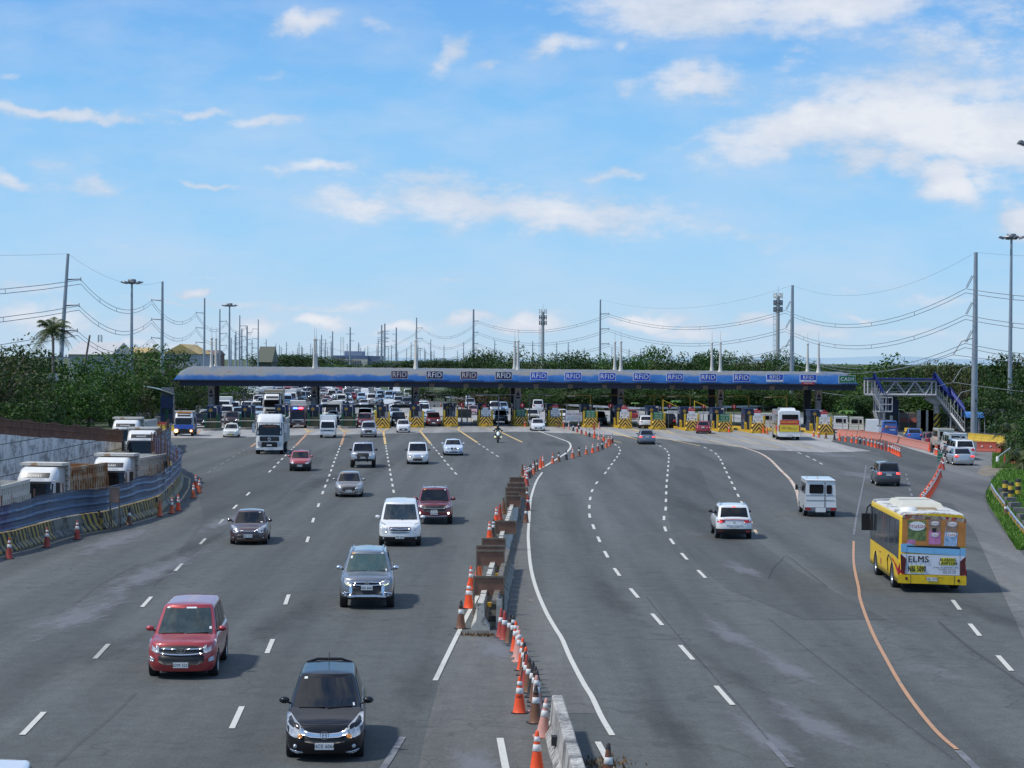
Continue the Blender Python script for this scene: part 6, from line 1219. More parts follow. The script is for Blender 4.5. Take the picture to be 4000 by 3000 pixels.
YT = mat('yellow_tab', (.65, .36, .02), .5)
for i, (p, d) in enumerate(resample(MP, 1.0)):
 o = place_mesh(wj, 'jersey_barrier', p, math.atan2(d.y, d.x)-PI/2 + R.uniform(-.02, .02), (1.0, 1, R.uniform(.96, 1.02)), label='short chalky concrete barrier block in the left row of the median', cat='barrier', group='barrier blocks in the left median row')
SJ = stripes('pale_dark_barrier', (.27, .23, .17), (.04, .036, .03), .34, (0, 1, .9), wear=(.62, (.2, .18, .15))); mb = MB(); mb.sweep([(0, -.7, 0), (0, .7, 0)], JP); sj = mb.build('jersey_barrier', SJ); COL.objects.unlink(sj)
for i, (p, d) in enumerate(resample([q + Vector((.44, .6, 0)) for k, q in enumerate(MP[:4])], 1.5)):
 o = place_mesh(sj, 'jersey_barrier', p, math.atan2(d.y, d.x)-PI/2 + R.uniform(-.03, .03), label='diagonally striped dirty barrier block in the right row of the median', cat='barrier', group='striped barrier blocks in the right median row')
 if i % 2 == 0: q = MB(); q.box(-.24, -.1, -.35, -.2, .62, .76); q.build('reflector_tab', YT, o)
p0 = at(*ZM(440, 1560)); t = thing('concrete_post', 'grey concrete post with bolt standing beside the median block end', 'post', p0)
mb = MB(); mb.box(-.1, .1, -.1, .1, 0, .95, tx=.85, ty=.85); mb.build('shaft', CONC, t); mb = MB(); mb.tube([(0, 0, .95), (0, 0, 1.12)], .04, 6); mb.build('bolt', GALV_D, t)
BS = [(217, 490, 1108, 1275, 0), (243, 490, 885, 1020, 0), (243, 490, 843, 885, 1), (290, 500, 780, 855, 0), (403, 593, 630, 745, 0), (500, 632, 412, 512, 0), (502, 618, 382, 440, 1), (495, 674, 342, 430, 1), (510, 670, 303, 350, 1), (531, 663, 253, 303, 0)]
for i, (xa, xb, ya, yb_, rev) in enumerate(BS):
 fy = 1750 + .45208*ya; s_ = (fy-1405)/7.25; D = 8000/s_; a = atd(*ZM(xa, ya), D); b = atd(*ZM(xb, ya), D); c_ = atd(*ZM(xa, yb_), D)
 hgt = max(.55, a.z-c_.z) if i in (2, 6, 7, 8) else a.z-c_.z
 brd_stand('brown plywood board on a timber A-frame over the median, %s from the near end' % ORDS[i], Vector(((a.x+b.x)/2, D, 0)), b.x-a.x, a.z, a.z-hgt, .75, WB1, WB2, 0, 'plywood boards along the median')
for i, (x, y, c_) in enumerate(((515, 1135, (.03, .1, .4)), (510, 1160, (.7, .7, .68)), (545, 1130, (.5, .48, .42)), (720, 1320, (.35, .25, .18)))):
 p = at(*ZM(x, y)); mb = MB(); mb.lathe([(.0, .12), (.1, .1), (.16, .04), (.14, 0)], 9); o = mb.build('plastic_bag' if i < 3 else 'litter_scrap', mat('litter_%d' % i, c_, .6, 0, 0, .3, 9), None, p); o.scale = (1, .7, 1 if i < 3 else .3); o.rotation_euler.z = i; tag(o, ('crumpled blue plastic bag by the median barrier', 'crumpled white bag by the median barrier', 'grey crumpled scrap by the median barrier', 'flat brown scrap on the median strip')[i], 'litter')
a = at(*ZN(1130, 992), .86); b = at(*ZN(1330, 1659), .86); a.z = b.z = 0; d = (b-a).normalized()
m, N, L, bb = nodes('stained_barrier'); tc = N.new('ShaderNodeTexCoord').outputs['Object']
s1 = ramp(N, L, noise(N, L, tc, 1.2, 8, .75, (1, 1, .35)), [(.38, (.12, .12, .115)), (.48, (.34, .33, .31)), (.6, (.52, .5, .46))]); s2 = ramp(N, L, noise(N, L, tc, 9, 6, .7), [(.36, .45), (.5, 1.), (.7, 1.15)]); L.new(mixc(N, L, .9, s1, s2, 'MULTIPLY'), bb.inputs['Base Color']); bb.inputs['Roughness'].default_value = .9
mb = MB(); mb.sweep([a + (b-a)*k/12 + Vector((R.uniform(-.008, .008), 0, 0)) for k in range(13)] + [b + d*1.5], [(-.3, 0), (-.3, .1), (-.17, .3), (-.125, .86), (-.1, .875), (.1, .875), (.125, .86), (.17, .3), (.3, .1), (.3, 0)])
o = tag(mb.build('jersey_barrier', m), 'long stained concrete barrier at the bottom centre with pitted pale top', 'barrier')
q = MB(); pp = a.lerp(b, .38); q.prism([(pp.x-.28, pp.y, .3), (pp.x-.28, pp.y+.14, .34), (pp.x-.28, pp.y+.2, .44), (pp.x-.28, pp.y+.12, .52), (pp.x-.28, pp.y-.04, .5), (pp.x-.28, pp.y-.06, .34)], (.14, 0, 0)); q.build('reflector', BLACK, o); q = MB(); pp = b; q.box(pp.x+.16, pp.x+.32, pp.y+.5, pp.y+.54, .45, .62); q.build('reflector_tab', YT, o)
DW = mat('dry_weed', (.16, .1, .05), .9, 0, 0, .3)
def tuft_cloud(name, pts_fn, n, m, lab, h=(.1, .3), kind='stuff', w=.03):
 mb = MB()
 for i in range(n):
  x, y, z = pts_fn(); hh = R.uniform(*h); a = R.uniform(0, PI*2); dx, dy = math.cos(a)*w, math.sin(a)*w; lx, ly = R.uniform(-.5, .5)*hh, R.uniform(-.5, .5)*hh
  mb.add([(x-dx, y-dy, z), (x+dx, y+dy, z), (x+lx*.5+dx*.6, y+ly*.5+dy*.6, z+hh*.65), (x+lx, y+ly, z+hh)], [(0, 1, 2), (0, 2, 3)])
 return tag(mb.build(name, m), lab, None, None, kind)
e = at(*ZN(420, 440)); tuft_cloud('dry_weeds', lambda: (e.x + R.gauss(0, .45), e.y + R.gauss(0, .12), 0), 160, DW, 'dry weeds around the barrier end', (.04, .16))
e2 = at(*ZN(1450, 1659)); tuft_cloud('dry_weeds', lambda: (e2.x + R.gauss(0, .5), e2.y + R.gauss(.2, .4), 0), 220, DW, 'dry weeds beside the big barrier', (.04, .16))
def wb_proto(m, L_=2.0, h_=1.0, holes=True, ribs=False):
 mb = MB(); pr = [(-.28, 0), (-.28, .12), (-.2, .3), (-.12, h_*.75), (-.12, h_), (.12, h_), (.12, h_*.75), (.2, .3), (.28, .12), (.28, 0)]
 mb.sweep([(0, -L_/2+.02, 0), (0, L_/2-.02, 0)], pr)
 if ribs:
  for k in range(9): y = -L_/2+.12+k*(L_-.24)/8; mb.prism([(-.3, y-.05, .06), (-.3, y+.05, .06), (-.145, y+.05, h_*.9), (-.145, y-.05, h_*.9)], (.03, 0, 0))
 if holes:
  for y in (-L_*.22, L_*.22): mb.lathe([(0, -.2), (.1, -.2), (.1, .2), (0, .2)], 10, 1, 'x', (0, y, h_*.52))
 o = mb.build('water_barrier', [m, mat('hole_pale', (.6, .55, .52), .6)]); COL.objects.unlink(o); return o
PK = worn('pink_plastic', (.52, .19, .14), (.42, .27, .23), .55, 1.2); RP = worn('red_plastic', (.42, .08, .055), (.3, .14, .1), .6); YP = worn('yellow_plastic', (.62, .42, .04), (.4, .28, .08), .58, 1.5)
def row(P, proto, step, lab, grp, name='plastic_barrier', h=1.):
 for i, (p, d) in enumerate(resample([Vector((q.x, q.y, 0)) for q in P], step)): place_mesh(proto, name, (p.x, p.y, 0), math.atan2(d.y, d.x)-PI/2, (1, 1, h), label=lab, cat='plastic barrier', group=grp)
row([at(*Z5(x, y)) for x, y in ((150, 1250), (430, 1268), (700, 1300), (865, 1338))], wb_proto(PK, 2., .8, False), 2., 'pink plastic barrier in the long row behind the orange cones', 'pink plastic barriers, far run')
row([at(*Z5(x, y)) for x, y in ((865, 1338), (1010, 1372), (1190, 1412))], wb_proto(PK, 2., .8, False), 2., 'pink plastic barrier in the run ending beside the red car', 'pink plastic barriers, near run')
row([at(*Z5(x, y)) for x, y in ((880, 1232), (1000, 1240), (1140, 1252))], wb_proto(YP, 2., .8, False, True), 2., 'yellow plastic barrier in the run left of the bridge pier', 'yellow barriers left of the pier')
row([at(*Z5(x, y)) for x, y in ((1200, 1262), (1400, 1278), (1570, 1290))], wb_proto(YP, 2., .8, False, True), 2., 'yellow plastic barrier in the run around the bridge pier', 'yellow barriers around the pier')
row([at(*Z5(x, y)) for x, y in ((1580, 1298), (1800, 1320), (2025, 1342))], wb_proto(YP, 2., .85, False, True), 2., 'yellow plastic barrier in the run right of the footbridge stairs', 'yellow barriers right of the stairs')
row([at(*Z5(x, y)) for x, y in ((1590, 1420), (1750, 1424), (1925, 1428))], wb_proto(RP, 1.9, 1.), 1.95, 'red plastic barrier with two holes blocking the side turn', 'red barriers at the side turn')
for i, (x, y, lab) in enumerate(((1955, 1455, 'leaning red plastic barrier at the grass corner'), (1985, 1425, 'red plastic barrier end behind the leaning one'), (2110, 1580, 'single red plastic barrier on the grass under the palm'))): place_mesh(wb_proto(RP, .8, .9, False), 'plastic_barrier', at(*Z5(x, y)), .3, 1, label=lab, cat='plastic barrier')
p = at(*Z6(1790, 235)); place_mesh(wb_proto(YP, 3.2, .75, False), 'plastic_barrier', p, PI/2+.1, label='yellow block barrier at the foot of the left kiosk', cat='plastic barrier')
for i, x in enumerate((1600, 1690)): place_mesh(wb_proto(RP, 2.4, .8, False), 'plastic_barrier', at(*Z6(x, 205)), PI/2, label='dark red plastic barrier beside the left kiosk, %s one' % ('left', 'right')[i], cat='plastic barrier')
for i, (x, y) in enumerate(((1375, 430), (1440, 440))): p = at(*ZW(x, y)); place_mesh(wb_proto(worn('orange_plastic', (.5, .24, .1), (.3, .2, .12), .6), 2.2, 1., False), 'plastic_barrier', p, PI/2, label='faded orange plastic barrier among the far traffic, %s one' % ('left', 'right')[i], cat='plastic barrier')
def green_board(lab, x0, y0, x1, y1, f, D, lines, foot=True):
 a = atd(*f(x0, y0), D); b = atd(*f(x1, y1), D); w_ = b.x-a.x; t = thing('direction_board', lab, 'sign', ((a.x+b.x)/2, D, 0)); mb = MB(); mb.box(-w_/2, w_/2, 0, .04, b.z, a.z, 0)
 h_ = (a.z-b.z)/max(1, len(lines))
 for i, s in enumerate(lines): mb.text(s, h_*.62, T(0, -.004, a.z - h_*(i+.5)) @ FACE, 1, .01)
 mb.build('panel', [SG, SW], t); mb = MB(); [mb.tube([(s_*w_*.4, .06, 0), (s_*w_*.4, .06, b.z+.05)], .025, 5) for s_ in (-1, 1)]; mb.build('post', GALV_D, t)
green_board('green arrow board among the cones left of the queueing cars', 372, 378, 438, 505, ZE, 8000*8.6/(1650+.3014*560-1420), ['CASH', '>>>', 'ONLY'])
green_board('low green board reading NO at the near end of the orange cone line', 650, 582, 728, 622, ZB, 103, ['NO'])
green_board('green multi-line direction board under the palms at the right', 1268, 178, 1355, 288, ZE, 215, ['EXIT', 'SOUTH', 'CASH'])
BYB = stripes('black_yellow_band', (.02, .02, .02), (.55, .38, .03), .5, (0, 0, 1))
for i, (x, y) in enumerate(((1248, 1000), (1322, 1028), (1415, 978))):
 p = at(*ZE(x, y)); mb = MB(); mb.lathe([(.18, 0), (.18, 1.18), (.16, 1.22), (0, 1.23)], 14); o = mb.build('bollard', BYB, None, p); tag(o, 'yellow and black banded bollard on the grass, %s from the left' % ORDS[i], 'bollard', 'banded bollards')
gp = [at(*ZE(x, y)) for x, y in ((1065, 895), (1130, 1010), (1190, 1090), (1255, 1180), (1330, 1290), (1400, 1385), (1493, 1500), (1640, 1680), (1850, 1950))]
t = guardrail('low white-grey guardrail curving along the right grass edge', gp, .55, 3.)
for p, d in resample([Vector((q.x, q.y, 0)) for q in gp], 1.4):
 mb = MB(); mb.box(p.x-.1, p.x-.02, p.y-.05, p.y+.05, .3, .42); mb.build('reflector', YT, t)
DKB = mat('dark_concrete', (.15, .15, .15), .9, 0, 0, .25, 3)
for i in range(9):
 q = resample([Vector((g.x, g.y, 0)) for g in gp], 4.6)
 if i < len(q): p, d = q[i]; mb = MB(); mb.box(-.35, .35, -.25, .25, 0, .5, tx=.9, ty=.9); o = mb.build('concrete_block', DKB, None, (p.x+.65, p.y+.1, 0), R.uniform(-.3, .3)); tag(o, 'dark grey concrete block behind the low right guardrail', 'block', 'dark concrete blocks behind the guardrail')
t = thing('barrier_post', 'white post with leaning tube on the grass by the side turn', 'post', at(*Z5(1925, 1560))); mb = MB(); mb.lathe([(.13, 0), (.13, .6), (.1, .66), (0, .66)], 10); mb.build('shaft', WHITE, t); mb = MB(); mb.tube([(0, 0, .6), (1.2, .4, 1.4)], .05, 6); mb.build('leaning_tube', GALV, t)
cone(at(*ZE(1255, 1240)), 'b', 1, 'brown cone on the grass beside the right guardrail', None)
cone(at(*Z5(2005, 1565)), 'r', 0, 'red cone on the grass left of the single red barrier', None)
STEEL = mat('steel_pole', (.34, .38, .42), .45, .45, 0, .12, .5)
def pole_h(x, ytop): return at(x, 900)
def dist_for(x, ytop, H=22.):
 d = ray(x, ytop); return (H-CH)/(d.z/d.y)
def line_pole(x, ytop, lab, side=1, n=3, H=22., dia=.62, lean=0., arm=1.9, heights=(18.6, 15.2, 11.9), top_x=None, group='steel power poles', ins=False):
 D = dist_for(x, ytop, H); p = atd(x, ytop, D); b = Vector((p.x - lean, p.y, 0)); t = thing('power_pole', lab, 'power pole', b, 0, group)
 mb = MB(); mb.tube([(0, 0, 0), (lean*.5, 0, H/2), (lean, 0, H)], [dia*.38, dia*.3, dia*.2], 10); mb.build('shaft', STEEL, t); tips = []
 for z in heights[:n]:
  q = MB(); x0 = lean*z/H
  if ins:
   q.tube([(x0-.25, 0, z), (x0-1.0, 0, z-1.5)], .05, 5); q.tube([(x0-.45, 0, z), (x0-1.15, 0, z-1.45)], .05, 5); tips.append(b + Vector((x0-1.2, 0, z-1.6)))
   q.build('insulator', mat('grey_insulator', (.25, .28, .3), .4), t)
  else:
   q.tube([(x0, 0, z), (x0+side*arm, 0, z+.12)], [.1, .06], 5); q.tube([(x0+side*arm, 0, z+.35), (x0+side*arm, 0, z-.2)], .05, 5); q.build('cross_arm', GALV_D, t); tips.append(b + Vector((x0+side*arm, 0, z)))
 return D, b, tips, b + Vector((lean, 0, H))
def wire(lab, P, sag=.04, pair=.4, r=.035, group=None, spacers=True):
 mb = MB()
 for off in ((0, pair) if pair else (0,)):
  for a, b in zip(P, P[1:]):
   L_ = (b-a).length; mb.tube([a.lerp(b, k/14) + Vector((0, 0, -4*sag*L_*(k/14)*(1-k/14) - off)) for k in range(15)], r, 4, 0, True, False)
   if pair and off == 0 and spacers:
    for k in (3, 6, 9, 12): q = a.lerp(b, k/14) + Vector((0, 0, -4*sag*L_*(k/14)*(1-k/14))); mb.tube([q, q - Vector((0, 0, pair))], r*.8, 4)
 o = mb.build('power_line', mat('wire_grey', (.2, .22, .25), .6, .2, 0, 0)); return tag(o, lab, 'power line', group)
la = line_pole(147, 548, 'leaning steel power pole behind the palm at the left', 1, lean=1.35, dia=.95, group=None)
lb = line_pole(351, 608, 'thick steel power pole with short left arms beside the left kiosk', -1, dia=1.0, group=None)
lc = line_pole(442, 644, 'steel power pole with left arms just left of the canopy masts', -1, dia=.85)
ld = line_pole(475, 668, 'steel power pole with right arms beside the second floodlight mast', 1, dia=.85)
le = line_pole(518, 681, 'steel power pole right of the second floodlight mast, taller of its cluster', 1, dia=.85)
lf = line_pole(558, 690, 'steel power pole standing last in the left cluster before the dark roof', -1, dia=.85)
N3 = ('top', 'middle', 'bottom')
for i in range(3):
 P = [la[2][i] + Vector((-32, -150, 1)), la[2][i], lb[2][i], lc[2][i], ld[2][i], le[2][i], lf[2][i]]
 wire('%s paired cable of the left power line running over the trees' % N3[i], P, .028, .55, .04)
wire('thin earth wire along the tops of the left poles', [la[3] + Vector((-32, -150, 1)), la[3], lb[3]], .02, 0, .015)
hs = (19.2, 16., 12.6)
r2 = line_pole(2108, 545, 'thick steel power pole with zigzag insulators near the right edge', -1, dia=1.15, heights=hs, ins=True, group=None)
r1 = line_pole(1712, 616, 'steel power pole with zigzag insulators beside the cell tower', -1, dia=1.2, heights=hs, ins=True, group=None)
r0 = line_pole(1297, 647, 'steel power pole with right arms above the RFID signs', 1, dia=.8, heights=(18.8, 15.5, 12.2), group=None)
rm = line_pole(1023, 668, 'steel power pole with stubby arms between canopy mast pairs', 1, dia=1.1, heights=(18.8, 15.8, 12.8), arm=1.2, group=None)
rn = line_pole(900, 686, 'steel power pole rising behind the third canopy mast pair', 1, dia=.9, group=None)
for i in range(3):
 P = [r2[2][i] + Vector((22, -75, .3)), r2[2][i], r1[2][i], r0[2][i], rm[2][i], rn[2][i], rn[2][i] + Vector((-60, 260, 0))]
 wire('%s paired cable of the right power line above the canopy' % N3[i], P, .03, .5, .038)
for i, z in enumerate((10.2, 6.9)):
 q = r2[1] + Vector((-2.6, 0, z-.6)); q1 = r1[1] + Vector((-2.6, 0, z-1)); wire('%s single lower cable of the right power line' % ('upper', 'lower')[i], [q + Vector((24, -75, 1.2)), q, q1, q1 + Vector((-60, 120, 0))], .022, 0, .035)
wire('thin earth wire along the tops of the right poles', [r2[3] + Vector((22, -75, 1.4)), r2[3], r1[3], r0[3]], .03, 0, .015)
for rr_ in (r2, r1):
 for z in (11.6, 8.3, 5.4):
  mb = MB(); mb.tube([rr_[1] + Vector((-.3, 0, z)), rr_[1] + Vector((-1.6, 0, z-.35)), rr_[1] + Vector((-2.6, 0, z-2.)), ], .06, 5); o = mb.build('insulator', GALV_D); o.parent = None; tag(o, 'lower zigzag insulator bracket at height %d on the %s right pole' % (z, 'nearer' if rr_ is r2 else 'farther'), 'insulator')
  par = [b_ for b_ in bpy.data.objects if b_.name.startswith('power_pole') and (b_.location - rr_[1]).length < .01][0]
  o.parent = par; o.location = -par.location
  for k_ in ('label', 'category'): del o[k_]
FP = [(ZS, 450, 485), (ZS, 483, 460), (ZS, 490, 435), (ZS, 541, 405), (ZS, 587, 380), (ZS, 630, 503)] + [(ZF, a, b) for a, b in ((245, 606), (311, 648), (376, 587), (512, 658), (563, 630), (572, 650), (676, 606), (790, 556), (809, 498), (843, 630), (882, 656), (928, 575), (946, 455), (1126, 610), (1163, 405), (1271, 607), (1290, 655), (1380, 635), (1552, 378), (1590, 360), (1633, 655), (1732, 408), (1858, 670), (2000, 620), (2027, 660), (2092, 690), (2165, 700), (2198, 690))]
FP += [(Z3, 957, -45), (Z3, 1285, -40), (Z3, 1493, -25), (Z3, 1592, -30), (Z3, 1670, 30), (Z3, 1730, 20), (Z3, 1970, 15), (Z3, 2118, 30), (Z4, 128, 28), (Z4, 227, 28), (Z4, 255, 28)]
FP += [(ID, 575 + i*23.7 + (i % 3)*5, 733 + (i*7 % 5)*6) for i in range(20)]
fpp = []
for i, (f, x, y) in enumerate(FP):
 X, Y = f(x, y); D = dist_for(X, Y, 24.); p = atd(X, Y, D); D = min(D, 2400); p = atd(X, Y, D); H = p.z
 t = thing('power_pole', 'distant steel power pole in the forest of poles on the horizon', 'power pole', (p.x, p.y, 0), 0, 'distant power poles on the horizon'); mb = MB(); s_ = 1 if i % 3 else -1
 mb.tube([(0, 0, 0), (0, 0, H)], [.55, .3], 6)
 for z in (.86, .72, .58)[:3 if i % 4 else 2]: mb.tube([(0, 0, H*z), (s_*2.1, 0, H*z+.1)], .12, 4)
 if i % 5 == 0: mb.tube([(0, 0, H*.86), (-2.1, 0, H*.86)], .12, 4)
 mb.build('shaft', STEEL, t); fpp.append((X, Vector((p.x, p.y, H*.86)), Vector((p.x, p.y, H*.72)), H))
fpp.sort(key=lambda a: a[0])
for j in range(3):
 for q_ in range(3):
  P = [a[1] - Vector((0, 0, q_*2.6)) for a in fpp[6*j+2:6*j+20:3]]
  wire('thin distant cable strung along the far poles', P, .012, 0, .05, 'distant cables')
def lattice(lab, x, ytop, H, w0, w1, m, name='pylon', arms=True, D=None):
 D = D or dist_for(x, ytop, H); p = atd(x, ytop, D); t = thing(name, lab, 'tower', (p.x, p.y, 0)); H = p.z; mb = MB(); n = 10
 def c(k, i): w_ = (w0 + (w1-w0)*k/n)/2; return ((-w_, w_)[i in (1, 2)], (-w_, w_)[i in (2, 3)], H*k/n)
 for i in range(4): mb.tube([c(0, i), c(n, i)], .14, 4)
 for k in range(n):
  for i in range(4): mb.tube([c(k, i), c(k+1, (i+1) % 4)], .09, 4); mb.tube([c(k+1, i), c(k+1, (i+1) % 4)], .08, 4)
 mb.build('lattice', m, t)
 if arms:
  for z in (.72, .82, .92):
   q = MB(); q.tube([(-4.5, 0, H*z), (4.5, 0, H*z)], .15, 4); q.tube([(-4.5, 0, H*z), (0, 0, H*z+1.2)], .1, 4); q.tube([(4.5, 0, H*z), (0, 0, H*z+1.2)], .1, 4); q.build('cross_arm', m, t)
 return t
lattice('grey lattice pylon between two steel poles on the horizon', *ZF(1568, 450), 30, 4.5, 1.6, STEEL)
lattice('small lattice tower on the roof line of the power plant', *ZF(1064, 530), 44, 6, 5, STEEL, 'lattice_tower', False)
lattice('red and white lattice mast beside the power plant', *ZF(1497, 628), 22, 1.6, 1.2, stripes('red_white_mast', (.6, .1, .08), (.7, .7, .7), 6, (0, 0, 1)), 'mast', False)
t = lattice('small lattice antenna tower behind the white warehouse roof', *Z1(865, 905), 20, 2.4, 1.8, STEEL, 'antenna_tower', False)
def cell(lab, x, ytop, H, yb_=None, D=None):
 D = D or dist_for(x, ytop, H); p = atd(x, ytop, D); H = p.z; t = thing('cell_tower', lab, 'cell tower', (p.x, p.y, 0)); mb = MB()
 mb.tube([(0, 0, 0), (0, 0, H-1.2)], [.5, .36], 12); mb.build('shaft', mat('pale_pole', (.42, .43, .43), .5, .2), t)
 mb = MB(); mb.tube([(-.95, 0, .5), (-.95, 0, H*.78)], .04, 4); mb.tube([(-.6, 0, .5), (-.6, 0, H*.78)], .04, 4); [mb.tube([(-.95, 0, z), (-.3, 0, z)], .03, 4) for z in [1+k*1.1 for k in range(int(H*.78))]]; mb.build('ladder', GALV, t)
 for k, z in enumerate((H-1.1, H-2.6, H-4.0)):
  q = MB(); q.lathe([(.75, z-.1), (.8, z), (.7, z+.1)], 10)
  for a in range(6): a = a*PI/3; q.box(.85*math.cos(a)-.14, .85*math.cos(a)+.14, .85*math.sin(a)-.1, .85*math.sin(a)+.1, z-.5, z+.65)
  q.build('antenna', GALV_D if k else WHITE, t)
 q = MB(); q.tube([(0, 0, H-1.3), (0, 0, H+1.)], [.06, .02], 5); q.build('spire', GALV, t)
cell('pale cell tower with ladder and antenna rings left of the right insulator pole', 1681, 628, 23.5)
cell('slim cell tower with stacked antennas behind the fourth mast pair', 1173, 664, 22, D=520)
def highmast(lab, x, ytop, D, group='floodlight masts', r=1.35):
 p = atd(x, ytop, D); H = p.z; t = thing('floodlight_mast', lab, 'floodlight mast', (p.x, p.y, 0), 0, group); mb = MB(); mb.tube([(0, 0, 0), (0, 0, H-.4)], [.33 if D > 180 else .3, .15], 12); mb.build('shaft', STEEL, t)
 mb = MB(); mb.lathe([(.5, H-.7), (.62, H-.62), (.62, H-.1), (.5, H)], 10); mb.build('head_frame', GALV_D, t)
 for k in range(8):
  a = k*PI/4+.2; c_, s_ = math.cos(a), math.sin(a); q = MB(); M_ = T(c_*r, s_*r, H-.5) @ Matrix.Rotation(a, 4, 'Z') @ Matrix.Rotation(-.35, 4, 'Y'); q.box(-.3, .3, -.26, .26, -.1, .12, 0, M_, .8, .8); q.tube([(c_*.5, s_*.5, H-.45), (c_*(r-.2), s_*(r-.2), H-.45)], .05, 4); q.build('floodlight', GALV_D, t)
highmast('floodlight mast standing before the left trees', 285, 603, 300); highmast('smaller floodlight mast seen over the left end of the canopy', 496, 655, 425); highmast('floodlight mast at the right edge of the picture', 2185, 505, 258); highmast('floodlight mast of which only a lamp shows at the right edge', 2246, 295, 150)
WOOD = mat('old_pole', (.15, .13, .11), .85, 0, 0, .25);
def oldpole(lab, x, y0, yb_, D, arm=0, lean=0, box_=False, r=.16):
 a = atd(x, y0, D); t = thing('utility_pole', lab, 'utility pole', (a.x-lean, a.y, 0)); mb = MB(); mb.tube([(0, 0, 0), (lean, 0, a.z)], [r*1.2, r*.8], 8); mb.build('shaft', WOOD, t)
 if arm: q = MB(); q.box(-arm, arm, -.06, .06, a.z-2.2, a.z-2.05); [q.lathe([(.05, a.z-2.05), (.08, a.z-1.95), (.03, a.z-1.8)], 6, 0, 'z', (s_*arm*.8, 0, 0)) for s_ in (-1, 1)]; q.build('cross_arm', GALV_D, t)
 if box_: q = MB(); q.box(-.55, .02, -.3, -.1, a.z-4.6, a.z-3.8); q.box(.06, .6, -.3, -.1, a.z-4.6, a.z-3.8); q.build('transformer_box', GREYP, t)
oldpole('weathered utility pole with crossarm and two grey boxes at the left', 115, 728, 940, 215, 1.7, 0, True)
oldpole('leaning bare pole right of the palm', 194, 724, 820, 285, 0, 1.9); oldpole('utility pole with crossarm behind the first floodlight mast', 292, 770, 860, 330, 1.7); oldpole('utility pole with long crossarm behind the thick steel pole', 372, 780, 860, 330, 2.1)
def leaf_mat(name, ca, cb, cc):
 m, N, L, b = nodes(name); g = N.new('ShaderNodeNewGeometry'); oi = N.new('ShaderNodeObjectInfo'); tc = N.new('ShaderNodeTexCoord').outputs['Object']
 c = ramp(N, L, g.outputs['Random Per Island'], [(0., ca), (.55, cb), (1., cc)])
 c = mixc(N, L, .75, c, ramp(N, L, noise(N, L, tc, 3.4, 3, .5), [(.3, .38), (.7, 1.4)]), 'MULTIPLY'); c = mixc(N, L, .8, c, ramp(N, L, oi.outputs['Random'], [(0., (.8, .85, .75)), (.5, (1., 1., 1.)), (1., (1.2, 1.18, .9))]), 'MULTIPLY')
 L.new(c, b.inputs['Base Color']); b.inputs['Roughness'].default_value = .55; b.inputs['Specular IOR Level'].default_value = .3
 tr = N.new('ShaderNodeBsdfTranslucent'); L.new(mixc(N, L, 1., c, (1., 1.3, .5), 'MULTIPLY'), tr.inputs[0]); ms = N.new('ShaderNodeMixShader'); ms.inputs[0].default_value = .22; L.new(b.outputs[0], ms.inputs[1]); L.new(tr.outputs[0], ms.inputs[2]); L.new(ms.outputs[0], N['Material Output'].inputs[0]); return m
LF = [leaf_mat('deep_green_foliage', (.016, .036, .008), (.03, .068, .013), (.055, .11, .024)), leaf_mat('mid_green_foliage', (.026, .062, .01), (.046, .105, .016), (.08, .165, .03)), leaf_mat('olive_foliage', (.035, .045, .015), (.06, .07, .024), (.095, .1, .04))]
BARK = mat('bark', (.12, .1, .08), .9, 0, 0, .3, 4)
TREES = []
def mk_crown(seed, n=2600, asp=1., leaf=.032, low=.12):
 r_ = random.Random(seed); lobes = []
 for i in range(15):
  a = r_.uniform(0, 2*PI); rad = r_.uniform(0, .32)*asp; z = r_.uniform(low+.12, .88); lobes.append((rad*math.cos(a)*1.1, rad*math.sin(a)*1.1, z, r_.uniform(.07, .19)*(1.15-.5*abs(z-.5))))
 for i in range(9): a = i*2*PI/9+r_.uniform(-.3, .3); lobes.append((.34*asp*math.cos(a), .34*asp*math.sin(a), r_.uniform(low+.06, .55), r_.uniform(.09, .15)))
 mb = MB(); tot = sum(l[3]**2 for l in lobes)
 for (lx, ly, lz, lr) in lobes:
  for k in range(int(n*lr*lr/tot)):
   u = r_.uniform(-1, 1); a = r_.uniform(0, 2*PI); q = math.sqrt(1-u*u); d = Vector((q*math.cos(a), q*math.sin(a), u)); rr = lr*(1 + r_.gauss(0, .13)) * (1 if r_.random() < .75 else r_.uniform(.4, .95))
   p = Vector((lx, ly, lz)) + Vector((d.x*rr*1.1, d.y*rr*1.1, d.z*rr*.85)); nrm = (d + Vector((r_.gauss(0, .5), r_.gauss(0, .5), r_.gauss(.25, .5)))).normalized()
   t1 = nrm.cross(Vector((r_.uniform(-1, 1), r_.uniform(-1, 1), r_.uniform(-1, 1)))).normalized(); t2 = nrm.cross(t1); s = leaf*r_.uniform(.55, 1.35)
   mb.add([p - t1*s*.6, p - t2*s*.35 + t1*s*.1, p + t1*s*.75, p + t2*s*.35 + t1*s*.1], [(0, 1, 2, 3)])
 return mb
def mk_trunk(seed):
 r_ = random.Random(seed); mb = MB(); x, y = r_.uniform(-.03, .03), r_.uniform(-.03, .03); mb.tube([(0, 0, 0), (x*.4, y*.4, .16), (x, y, .34)], [.032, .024, .018], 7)
 for i in range(7):
  a = i*.9+r_.uniform(-.3, .3); e = Vector((math.cos(a)*r_.uniform(.15, .32), math.sin(a)*r_.uniform(.15, .32), r_.uniform(.4, .78))); mb.tube([(x, y, .3), Vector((x, y, .3)).lerp(e, .5) + Vector((0, 0, .04)), e], [.014, .009, .004], 5)
 return mb
